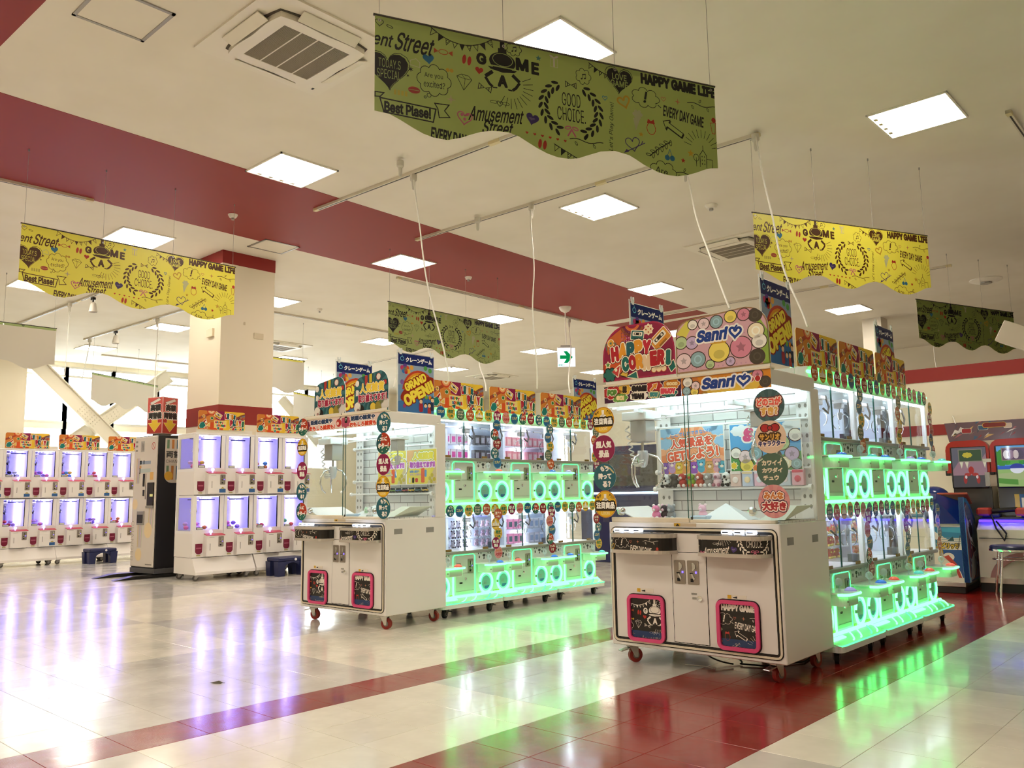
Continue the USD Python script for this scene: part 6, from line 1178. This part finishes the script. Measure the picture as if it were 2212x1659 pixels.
hp = [(P2, 0, .735, ['e86aa8', 'f08a3a', 'd8b0e6'], 'lower left window right of the change machine'), (P2, .485, .735, ['9a6ad8', 'e86aa8'], 'second lower window right of the change machine'), (P2, .99, .735, ['5ac06a', 'ee5a4a', '4aa0e0'], 'third lower window right of the change machine'), (P2, 1.475, .735, ['ee5a4a', 'f0c23a', '5ac06a'], 'fourth lower window right of the change machine'),
    (P2, 0, 1.652, ['e86aa8', 'f0c23a', 'd8b0e6'], 'upper left window right of the change machine'), (P2, .99, 1.652, ['4aa0e0', 'f08a3a'], 'third upper window right of the change machine'), (P1, 0, 1.652, ['f0f0f4', '2a2a3a'], 'first upper window at the far left'), (P1, .485, 1.652, ['e86aa8', '9a6ad8'], 'second upper window at the far left'), (P1, .965, 1.652, ['e86aa8', '4aa0e0', 'f0c23a'], 'third upper window at the far left'), (P1, 1.45, 1.652, ['ee5a4a', 'd8b0e6'], 'fourth upper window at the far left'),
    (P1, 0, .735, ['d8b0e6', 'ee5a4a'], 'first lower window at the far left'), (P1, .485, .735, ['d8b0e6', 'e86aa8'], 'second lower window at the far left'), (P1, 1.45, .735, ['d8b0e6', '9a6ad8'], 'fourth lower window at the far left'), (P1, 1.93, .735, ['f08a3a', 'ee5a4a'], 'fifth lower window at the far left')]
for k, (o, dx, z, cl, nm) in enumerate(hp): heap('round prizes, ' + nm, (o[0] - .20, o[1] + dx, z), cl, k)
# the change machine and its sign box
LC, RC = (-13.68, 5.87, 0), 2.68
t = thing('change_machine', 'black and white money change machine left of the violet mini machines', 'change machine', LC, RC); W = .74
part(t, 'cabinet', G().box((0, .01, .12), (W, .56, 2.20), .01), paint('change_black', '14131a', .4)); part(t, 'front_door', G().box((.012, -.012, .155), (W - .006, .012, 2.185), .008), paint('change_front', 'd8cfc4', .35)); part(t, 'kick', G().box((0, -.01, .06), (W + .04, .5, .135), .006), paint('change_kick', '4a4a4c', .4))
for x in (-.12, .55): part(t, 'foot', G().hull([(x, -.55, .0), (x + .16, -.60, .0), (x + .02, -.3, .05), (x + .2, -.3, .05), (x + .02, .5, .05), (x + .2, .5, .05), (x + .02, .5, 0), (x + .2, .5, 0)]), BLACK)
a = Art()
for k, c in enumerate(('c9b46a', 'd0a8a8', '9fb0b0', 'c9a0c0', 'b8c0a0')): a.add(sbox(.10 + k * .025, 1.45, .115 + k * .025, 1.85), c); a.add(sbox(.22 + k * .03, .45, .235 + k * .03, .90), c); a.add(sbox(.56 + k * .03, .75, .575 + k * .03, 1.35), c)
for x, z, r in ((.10, 1.12, .085), (.55, .72, .12), (.27, .34, .10)): a.add(disc(x, z, r), 'e6cfa0', 2)
for x0, z0, x1, z1, c in ((.05, 2.10, .12, 2.13, '8a857c'), (.05, 2.03, .12, 2.06, '8a857c'), (.05, 1.96, .12, 1.99, '8a857c'), (.22, 1.95, .34, 2.12, 'b0aca4'), (.24, 1.97, .32, 2.09, 'd8cfc4'), (.20, 1.75, .56, 1.80, '9aa6b8'), (.20, 1.75, .27, 1.81, '2a2a2e'), (.32, 1.75, .36, 1.81, '3a4a50'), (.20, 1.62, .56, 1.68, 'b8c4c0'), (.20, 1.60, .23, 1.69, '2a2a2e'), (.20, 1.69, .26, 1.73, 'd9a05a'), (.55, 1.50, .66, 1.62, 'e0b060'), (.5, .19, .70, .205, '8a857c')): a.add(sbox(x0, z0, x1, z1), c, 3)
a.add(ring(disc(.63, 2.03, .06), .012), 'c05a58', 3); a.add(line([(.59, 2.07), (.67, 1.99)], .012), 'c05a58', 4)
a.add(words('CHANGER', .09, .055, .55, w=.62, bold=0, rot=-90, px=40), 'b3aaa0', 1); pprint(t, a, FXZ((0, -.0126, 0)))
part(t, 'coin_slot', G().box((.33, -.02, 1.40), (.385, -.008, 1.60), .004).box((.34, -.02, 1.25), (.39, -.008, 1.35), .004).box((.42, -.016, 1.2), (.428, -.008, 1.6)), BLACK, kind='stuff'); n = group_part(t, 'note_unit'); part(n, 'bezel', G().box((.50, -.03, 1.10), (.70, -.008, 1.46), .006), BLACK); part(n, 'note_light', G().box((.60, -.033, 1.24), (.69, -.028, 1.28)), glow('note_glow', (.85, .8, .5), .8)); part(n, 'tray', G().box((.49, -.04, 1.06), (.71, -.01, 1.10), .004), GREY)
n = group_part(t, 'coin_tray'); part(n, 'surround', G().box((.20, -.03, .80), (.42, -.008, 1.02), .006), GREY); part(n, 'opening', G().box((.225, -.034, .83), (.395, -.028, .96)), BLACK)
a = Art(); a.add(rrect(.12, 1.45, .48, 2.15, .12).union(sbox(.12, 1.7, .48, 2.15)), 'c9c0b4', 0)
for k, c in enumerate(('6a8a6a', 'c07a3a', '3a5f7a')): a.add(sbox(.15 + k * .08, 1.99, .19 + k * .08, 2.13), c, 1); a.add(sbox(.15 + k * .08, 1.50, .19 + k * .08, 1.72), c, 1)
a.add(disc(.19, 1.56, .07), 'd9a83a', 2); a.add(words('両替', .11, .26, 1.90, w=.24, bold=2), '3a3a3a', 2); a.add(words('CHANGER', .05, .30, 1.79, w=.32, bold=0), '4a4a48', 2); pprint(t, a, FYZ((W + .0006, 0, 0)), name='side_print')
t = thing('sign_box', 'red and white sign box with a yellow arrow on the change machine', 'sign box', local(LC, RC, (.24, .06, 2.20)), 20)
part(t, 'stand', G().box((.06, .06, 0), (.26, .26, .04), .004), GREY); part(t, 'box', G().box((0, 0, .04), (.32, .32, .63), .006), paint('signbox_red', 'b8322a', .35))
for nm, F in (('front_print', FXZ((0, -.0008, .04))), ('side_print', FYZ((.3208, 0, .04)))):
    a = Art(); a.add(sbox(.0, .0, .32, .59), 'b8352b', 0); a.add(sbox(0, .24, .32, .59), 'cf5a52', 1); a.add(ring(sbox(0, 0, .32, .59), .008), 'e8c8c0', 2); a.outl(Polygon([(.10, .22), (.22, .22), (.22, .17), (.29, .17), (.16, .03), (.03, .17), (.10, .17)]), 'e6c23a', (.004, 'f3e6c0'), l=2)
    a.outl(words('高額', .11, .17, .42, w=.22, bold=4), '2a2422', (.010, 'f3ece4'), l=3); a.outl(words('両替機', .11, .165, .29, w=.28, bold=4), '2a2422', (.010, 'f3ece4'), l=3); a.outl(Polygon([(.05, .50), (.24, .57), (.28, .54), (.09, .47)]), 'e6e0d8', (.004, '5a4a44'), l=3); pprint(t, a, F, name=nm)
# navy step stools
def stool(label, loc, rot):
    t = thing('step_stool', label, 'step stool', loc, rot)
    part(t, 'seat', G().box((0, 0, .22), (.50, .34, .28), .012), NAVY)
    for x, y in ((0, 0), (.39, 0), (0, .23), (.39, .23)): part(t, 'leg', G().hull([(x + a, y + b, z) for z, e in ((0, .0), (.22, -.012)) for a in (e, .11 - e) for b in (e, .11 - e)]), NAVY)
    part(t, 'apron', G().ext(sbox(.02, .13, .48, .24).difference(disc(.25, .06, .16, .14)), .02, FXZ((0, .03, 0))), NAVY); part(t, 'emblem', G().lathe([[0, 0], [.022, 0], [.02, .006], [0, .007]], (.30, -.001, .245), 12, 'y'), WHITE2); return t
st = stool('navy plastic step stool in front of the mini machines near the left white crane machine', (-11.42, 7.14, 0), 90); copy(st, 'step_stool', 'navy plastic step stool in front of the far left mini machines', (-16.75, 6.42, 0), 90)
part_ = thing('floor_debris', 'small dark leaf shaped scrap lying on the floor at left', 'scrap', (-5.29, 2.86, 0), 35); part(part_, 'scrap', G().hull([(-.045, 0, .002), (.04, .018, .001), (.042, -.016, .001), (.02, 0, .016), (.0, .012, .001), (-.01, -.012, .001)]), paint('scrap_brown', '5a5346', .8)); part(part_, 'stem', G().cyl((.04, 0, .004), (.06, .004, .002), .0015, n=5), paint('scrap_brown', '5a5346', .8))
# ------------------------------------------------------------------ arcade games at the right
FBLUE = paint('cabinet_blue', '14307a', .2); FSKY = paint('cabinet_edge_blue', '2f7fae', .3); FCREAM = paint('cabinet_cream', 'e3dcc8', .4)
t = thing('fishing_game', 'fishing game cabinet with a shark on its end panel and a blue hooded top', 'arcade game', (-3.13, 10.50, 0), 6)
side = Polygon([(0, .07), (.345, .07), (.345, .80), (0, .76)])
part(t, 'plinth', G().box((.0, .0, 0), (.35, 1.0, .075), .006), BLACK); part(t, 'kick_rail', G().box((-.004, -.004, .075), (.354, 1.0, .125), .004), STEEL)
part(t, 'front_panel', G().box((.0, .0, .125), (.345, .04, .745), .004), FCREAM); part(t, 'body', G().box((.0, .04, .125), (.345, 1.0, .80)), FCREAM)
a = Art(); a.add(sbox(0, 0, .345, .62), 'e3dcc8', 0); a.add(Polygon([(0, .62), (.345, .62), (.345, .5), (.2, .48), (.12, .53)]), '2b7fa0', 1); a.add(Polygon([(.12, .60), (.345, .61), (.345, .55), (.16, .56)]), '3fa0b8', 2)
u = np.linspace(0, 1, 14); a.add(Polygon(np.r_[np.c_[.12 + .23 * u, .36 - .0 * u], np.c_[(.345 - .0 * u)[:1], [.05]], np.c_[.33 - .20 * u[::1], .05 + .27 * u ** .6]]).buffer(0), '1f4f8a', 1)
a.add(Polygon([(.15, .28), (.2, .30), (.28, .2), (.32, .05), (.29, .05), (.25, .18)]), 'b8402e', 3); a.add(disc(.2, .28, .06, .045), 'e3dcc8', 2); a.add(Polygon([(.14, .26), (.24, .26), (.28, .12), (.28, .05), (.15, .05)]), 'e3dcc8', 2)
a.outl(words('釣り', .075, .085, .44, w=.09, bold=3), '2a8aa0', (.005, '14305a'), l=4); a.outl(words('スピリッツ', .065, .20, .405, w=.24, bold=3), 'd9b83a', (.006, '3a2c14'), l=4); a.add(Polygon([(.2, .46), (.26, .51), (.27, .46)]), '1f4a4a', 4); [a.add(sbox(.14, .43 + k * .02, .34, .436 + k * .02), '6a8a9a', 3) for k in range(4)]; a.add(line([(.30, .36), (.335, .52)], .006), '2a2a2a', 6)
pprint(t, a.clip(sbox(.004, .004, .341, .616)), FXZ((0, -.0008, .127)))
sd = Polygon([(-.0, .125), (.84, .125), (.84, .40), (.82, .62), (.70, .82), (.45, .97), (.2, 1.06), (.02, 1.08), (-.02, .80)])
part(t, 'end_panel', G().ext(sd, .05, lambda p: np.c_[.345 + p[:, 2], p[:, 0], p[:, 1]]), FBLUE); part(t, 'edge_strip', G().ext(ring(sd, .05).intersection(sbox(-.1, .0, .12, 2).union(sbox(-.1, .75, 1, 2))), .056, lambda p: np.c_[.343 + p[:, 2], p[:, 0], p[:, 1]]), FSKY)
a = Art(); a.add(sd.buffer(-.02), '1f3f7a', 0)
for k in range(6): a.add(sbox(.06 + k * .14, .1, .12 + k * .14, 1.1).intersection(sd.buffer(-.02)), 'a8362c', 1)
for x, y in ((.2, .3), (.4, .25), (.62, .3), (.3, .5), (.7, .45), (.5, .55)): a.outl(star(x, y, .03), 'c9d0e0', (.004, '14305a'), l=2)
shark = Polygon([(.06, .95), (.25, 1.0), (.5, .93), (.72, .78), (.80, .62), (.74, .55), (.68, .42), (.60, .48), (.45, .52), (.30, .55), (.15, .68)]); a.outl(shark, '6a7f88', (.012, 'e0e0da'), l=3); a.add(Polygon([(.08, .90), (.22, .78), (.4, .58), (.56, .50), (.44, .53), (.24, .6), (.14, .7)]), 'd0d4d0', 6); a.add(affinity.rotate(disc(.32, .72, .13, .10), -30), '2a1512', 7)
for k in range(9): q = math.radians(20 + k * 17); a.add(Polygon([(.32 + .12 * math.cos(q), .72 + .10 * math.sin(q)), (.32 + .12 * math.cos(q + .2), .72 + .1 * math.sin(q + .2)), (.32 + .075 * math.cos(q + .1), .72 + .065 * math.sin(q + .1))]), 'f0ece0', 8)
fish = Polygon([(.15, .16), (.25, .34), (.42, .42), (.60, .44), (.85, .56), (.62, .39), (.52, .28), (.40, .2), (.30, .16), (.22, .05)]); a.outl(fish, 'a8b4bc', (.010, 'e6e6e0'), l=4); a.add(disc(.5, .37, .02), '1f2a30', 7); a.add(Polygon([(.25, .3), (.12, .4), (.3, .36)]), '8f9ca6', 6)
pprint(t, a.clip(sd.buffer(-.02)), FYZ((.396, 0, 0)), GLOSSPRINT)
hood = [(x, y, z) for x in (-.10, .34) for y, z in ((.0, .80), (.02, .95), (-.02, 1.08), (.12, 1.12), (.35, 1.0), (.55, .80))]; part(t, 'hood', G().hull([(-.0, .0, .78), (.34, .0, .78), (-.10, -.05, 1.04), (.12, -.05, 1.06), (-.10, .12, 1.12), (.10, .14, 1.12), (.34, .35, 1.02), (.34, .6, .8), (.0, .6, .8)]), FBLUE, smooth=30)
part(t, 'hood', G().ball((.02, .45, 1.08), .17, 3, (1, .9, .75)), FBLUE, smooth=True); part(t, 'top_panel', G().obox((.25, .38, 1.06), (.16, .16, .012), rmat([1, 0, 0], -22), .004), paint('panel_orange', 'a8482e', .3)); part(t, 'title_plate', G().obox((.25, .38, 1.076), (.10, .05, .004), rmat([1, 0, 0], -22)), paint('title_gold', 'c9b06a', .3))
part(t, 'side_bar', G().cyl((-.25, .35, .86), (.0, .35, .86), .02), FSKY); part(t, 'red_grip', G().box((-.12, .30, .98), (-.02, .36, 1.05), .01), paint('grip_red', 'b8302a', .3))
b2 = thing('fishing_game_table', 'white fishing game table with blue lit edge beside the shark cabinet', 'arcade game', (-2.72, 11.36, 0), 0)
part(b2, 'plinth', G().box((.0, -.45, 0), (2.4, .1, .10)), BLACK); part(b2, 'body', G().hull([(x, y, z) for x in (.0, 2.4) for y, z in ((-.45, .1), (.1, .1), (-.42, .70), (.1, .82), (-.30, .80))]), FCREAM); part(b2, 'kick_rail', G().box((.0, -.456, .10), (2.4, -.45, .16)), STEEL)
part(b2, 'blue_light', G().cyl((.02, -.37, .80), (2.3, -.37, .80), .014, n=8), glow('led_deep_blue', (.25, .15, 1.0), 5.0)); part(b2, 'deck', G().box((.02, -.34, .80), (2.4, .1, .84), .006), paint('deck_dark', '2a2c38', .3)); part(b2, 'rainbow', G().ext(disc(.45, .1, .35, .35, 8).difference(disc(.45, .1, .27, .27, 8)).intersection(sbox(0, .12, 2, 1)), .002, FXZ((0, -.452, 0))), paint('arc_red', 'b0807a', .4)); part(b2, 'seam', G().box((.02, -.436, .60), (2.3, -.43, .606)), BLACK)
for x, z in ((.3, .63), (.62, .66), (.8, .55), (.5, .36)): part(b2, 'bolt', G().cyl((x, -.442, z), (x, -.43, z), .012, n=8), GREY)
def rod_ctrl(x):
    r = group_part(b2, 'rod_control'); part(r, 'grip', G().cyl((x, -.32, .90), (x + .35, -.25, .93), .028, n=10), BLACK); part(r, 'reel', G().box((x - .05, -.40, .86), (x + .10, -.25, .95), .02), paint('reel_red', 'b8352a', .3)); part(r, 'cable', G().tube([(x + .1, -.36, .86), (x + .16, -.46, .72), (x + .24, -.47, .58), (x + .26, -.46, .66), (x + .16, -.43, .80)], .010, 6), RUBBER, smooth=True); part(r, 'stand', G().box((x, -.34, .84), (x + .18, -.22, .88), .01), NAVY)
rod_ctrl(.05); rod_ctrl(.45)
a = Art(); a.add(sbox(0, 0, .42, .26), '2f5f9a', 0); a.add(sbox(.0, .0, .05, .26), 'd9b83a', 1); a.add(sbox(.30, .02, .33, .24), 'd9c04a', 1)
for x, y, w, h, c in ((.07, .05, .06, .17, 'e8e6e0'), (.15, .03, .06, .2, 'd8d8da'), (.22, .06, .06, .15, 'e6e0d8'), (.09, .1, .03, .07, '4a5068'), (.24, .1, .03, .05, '3a4a6a'), (.34, .15, .06, .08, '3a3f8a'), (.34, .04, .07, .08, 'c9804a')): a.add(sbox(x, y, x + w, y + h), c, 2)
board('info_board', 'small colourful information board on the fishing game deck', 'sign', (a, sbox(0, 0, .42, .26)), (-2.35, 11.16, .842), 0, (0, 0, 0), .006)
# big screen units on the partition
def screen_unit(label, x0, w, scene):
    t = thing('game_screen', label, 'game screen', (x0, 11.14, 0), 0); part(t, 'column', G().box((.03, .06, .845), (w - .03, .34, 1.2)), paint('column_white', 'c9c2b2', .5)); part(t, 'lower_glass', G().box((.04, .02, .86), (w - .02, .05, 1.19)), paint('screen_low', '4a4a48', .2))
    O = rrect(0, 1.19, w, 1.74, .12).union(sbox(0, 1.35, w, 1.6)); part(t, 'red_hood', G().ext(rrect(0, 1.50, w, 1.745, .11).union(sbox(0, 1.36, .06, 1.6)).union(sbox(w - .06, 1.36, w, 1.6)), .10, FXZ((0, .05, 0))), paint('hood_red', 'a82418', .25), smooth=40); part(t, 'bezel', G().box((.05, -.06, 1.175), (w - .03, .0, 1.67), .01), BLACK)
    a = Art(); Wd, Hh = w - .10, .47; B = sbox(0, 0, Wd, Hh)
    if scene == 'cave':
        a.add(B, '5a5a66', 0); a.add(Polygon([(0, .2), (.12, .38), (.3, .3), (Wd, .4), (Wd, .1), (0, .05)]), '8f6f7a', 1); a.add(sbox(0, 0, Wd, .14), '3f3f46', 2); a.add(sbox(.07, .30, .33, .45), '7a7468', 3); a.add(sbox(.08, .31, .32, .44), '2f4a34', 4); a.add(cloud(.17, .38, .05, .03), 'b8a83a', 5)
        for x, y, rx, ry, c in ((.2, .2, .03, .045, '9a2a2a'), (.16, .15, .035, .02, '9a3030'), (.24, .15, .035, .02, '9a3030'), (.13, .09, .02, .05, '8f2a2c'), (.27, .09, .02, .05, '8f2a2c'), (.14, .12, .012, .02, 'd9d4d0'), (.26, .12, .012, .02, 'd9d4d0')): a.add(disc(x, y, rx, ry), c, 6)
        for x in (.08, .14, .33): a.add(Polygon([(x, .30), (x + .04, .30), (x + .02, .22)]), 'c9c4a8', 5)
    else:
        a.add(B, '8fb06a', 0); a.add(sbox(0, .24, Wd, Hh), '5a9ad0', 1); [a.add(cloud(.05 + k * .13, .33, .1, .09), ['3f8a3a', '58a048', '2f7a4a'][k % 3], 2) for k in range(5)]; a.add(sbox(0, .20, Wd, .24), '2f5fb8', 4); a.add(Polygon([(0, .05), (Wd, .12), (Wd, .2), (0, .15)]), '9fae7a', 5); a.add(sbox(.05, .30, .30, .45), '8a7a68', 6); a.add(sbox(.06, .31, .29, .44), '5a4058', 7); [a.add(disc(.1 + k * .05, .37, .03, .05), c, 8) for k, c in enumerate(('d9d4d4', '8a6a7a', 'c9b8b0', '4a3a4a'))]
        a.add(disc(.2, .21, .075, .055).intersection(sbox(0, .21, 1, 1)), '2f3f9a', 9); a.add(disc(.2, .20, .07, .05).intersection(sbox(0, 0, 1, .208)), 'd9dce6', 9); a.add(Polygon([(0, .04), (.2, .02), (.2, .08), (0, .1)]), '4f8a3a', 8)
    v, f, c = a.clip(B).arrays(FXZ((.07, -.0605, 1.19))); part(t, 'screen', (v, f), mat('screen_light', {'a': ('attribute', dict(attribute='Cd')), 'e': ('emission', dict(strength=.75)), 'g': ('glossy_bsdf', dict(roughness=.05)), 'm': ('mix_closure', dict(fac=.06))}, [('a.color', 'e.color'), ('e.emission', 'm.closure1'), ('g.BSDF', 'm.closure2')], 'm.closure'), color=c)
    part(t, 'side_control', G().box((-.02, -.04, 1.33), (.03, .05, 1.42), .006), BLACK); part(t, 'name_plate', G().box((w - .07, -.065, 1.48), (w + .02, -.055, 1.52)), paint('plate_pale', 'd0ccc0', .4)); part(t, 'speaker', G().box((w - .06, -.062, 1.20), (w - .01, -.055, 1.36)), GREY)
screen_unit('tall game screen with a red hood showing a dim cave scene', -3.03, .47, 'cave'); screen_unit('tall game screen with a red hood showing a bright meadow, cut by the right edge', -2.55, .75, 'meadow')
a = Art(); B = Polygon([(0, .0), (1.3, .0), (1.3, .23), (-.04, .23)]); a.add(B, '6a5560', 0); r = random.Random(4)
for k in range(46): x, y = r.random() * 1.3, r.random() * .23; a.add(Polygon([(x, y), (x + .12 * r.random(), y + .05), (x + .05, y + .08 * r.random() + .02)]).convex_hull, ['8f2f3a', 'd0c8c8', '4a4a5a', 'a8606a', 'c9a06a', '3f5a7a', 'e0d8d4'][k % 7], 1 + k % 2)
for x, y, w_, c in ((.33, .15, .10, '3a5a7a'), (.60, .16, .08, 'c9b0a0'), (.85, .13, .09, '5a3a3a'), (.15, .12, .10, '9a3038')): a.outl(rrect(x, y - .02, x + w_, y + .03, .01), c, (.004, 'e0d4c8'), l=3)
a.outl(rrect(.38, .155, .62, .205, .02), '7a2a2a', (.005, 'c9a040'), l=5); a.add(cloud(.98, .14, .12, .08), 'd9d0cc', 3)
board('header_board', 'busy red and grey header board over the red hooded screens', 'sign', (a.clip(B), B), (-2.98, 11.10, 1.735), 0, (0, 0, 0), .01)
# bar stool
t = thing('bar_stool', 'chrome legged bar stool with a navy seat at the right edge', 'stool', (-2.30, 10.62, 0), 20)
part(t, 'seat', G().lathe([[0, .50], [.20, .50], [.225, .515], [.225, .535], [.21, .55], [0, .555]], (0, 0, 0), 24), paint('seat_navy', '20244a', .3), smooth=35); part(t, 'seat_band', G().lathe([[.222, .488], [.232, .492], [.232, .512], [.222, .515]], (0, 0, 0), 24), CHROME, smooth=35)
for k in range(4):
    q = math.pi / 4 + k * math.pi / 2; part(t, 'leg', G().cyl((.17 * math.cos(q), .17 * math.sin(q), .49), (.25 * math.cos(q), .25 * math.sin(q), 0), .013, n=8), CHROME, smooth=40)
part(t, 'foot_ring', G().tube([(.20 * math.cos(q), .20 * math.sin(q), .40) for q in np.linspace(0, 2 * math.pi, 25)[:-1]], .007, 6, True), CHROME, smooth=True)
# dark blue machine and chair seen between the rows
t = thing('arcade_cabinet', 'dark blue arcade cabinet in the gap between the two rows', 'arcade cabinet', (-9.3, 11.9, 0), 0)
part(t, 'lower_case', G().box((0, 0, .0), (2.0, .8, 1.15), .01), paint('cabinet_navy', '141a4a', .35)); part(t, 'upper_case', G().box((0, .3, 1.15), (2.0, .8, 2.0), .01), paint('cabinet_navy', '141a4a', .35)); part(t, 'screen', G().box((.2, .28, 1.3), (1.8, .3, 1.85)), paint('cabinet_screen', '4a4a3a', .2)); part(t, 'light_bar', G().box((.1, -.02, 1.16), (1.9, .01, 1.20)), glow('bar_white', (.8, .9, 1), 2))
t = thing('chair', 'chair with pale tube legs behind the left edge of the right crane machine', 'chair', (-7.85, 10.9, 0), 0); part(t, 'seat', G().box((0, 0, .46), (.45, .45, .53), .02), BLACK)
for x in (.0, .45): part(t, 'leg', G().tube([(x, .40, .47), (x, .0, .47), (x, -.06, .42), (x, -.03, .06), (x, .05, .02), (x, .42, .02)], .016, 8), CREAM, smooth=True)
part(t, 'base', G().box((-.03, -.02, 0), (.48, .42, .04), .005), WHITE2)
# cables under the right crane machine
t = thing('floor_cable', 'black cable looped on the floor under the right crane machine', 'cable', (0, 0, 0)); th = np.linspace(0, 2 * math.pi * .9, 30); part(t, 'cable', G().tube(np.c_[-3.02 + .12 * np.cos(th), 5.45 + .10 * np.sin(th), .012 + .05 * (1 - np.cos(th)) * .5], .006, 6), RUBBER, smooth=True)
part(t, 'lead', G().tube([(-2.90, 5.45, .012), (-2.75, 5.5, .008), (-2.6, 5.8, .008), (-2.7, 6.4, .008)], .006, 6), RUBBER, smooth=True)
t = thing('floor_cable', 'pale cable tie lying on the floor under the right crane machine', 'cable', (0, 0, 0)); part(t, 'tie', G().tube([(-3.2, 5.22, .004), (-3.1, 5.22, .012), (-2.98, 5.25, .004)], .004, 6), CORD, smooth=True)
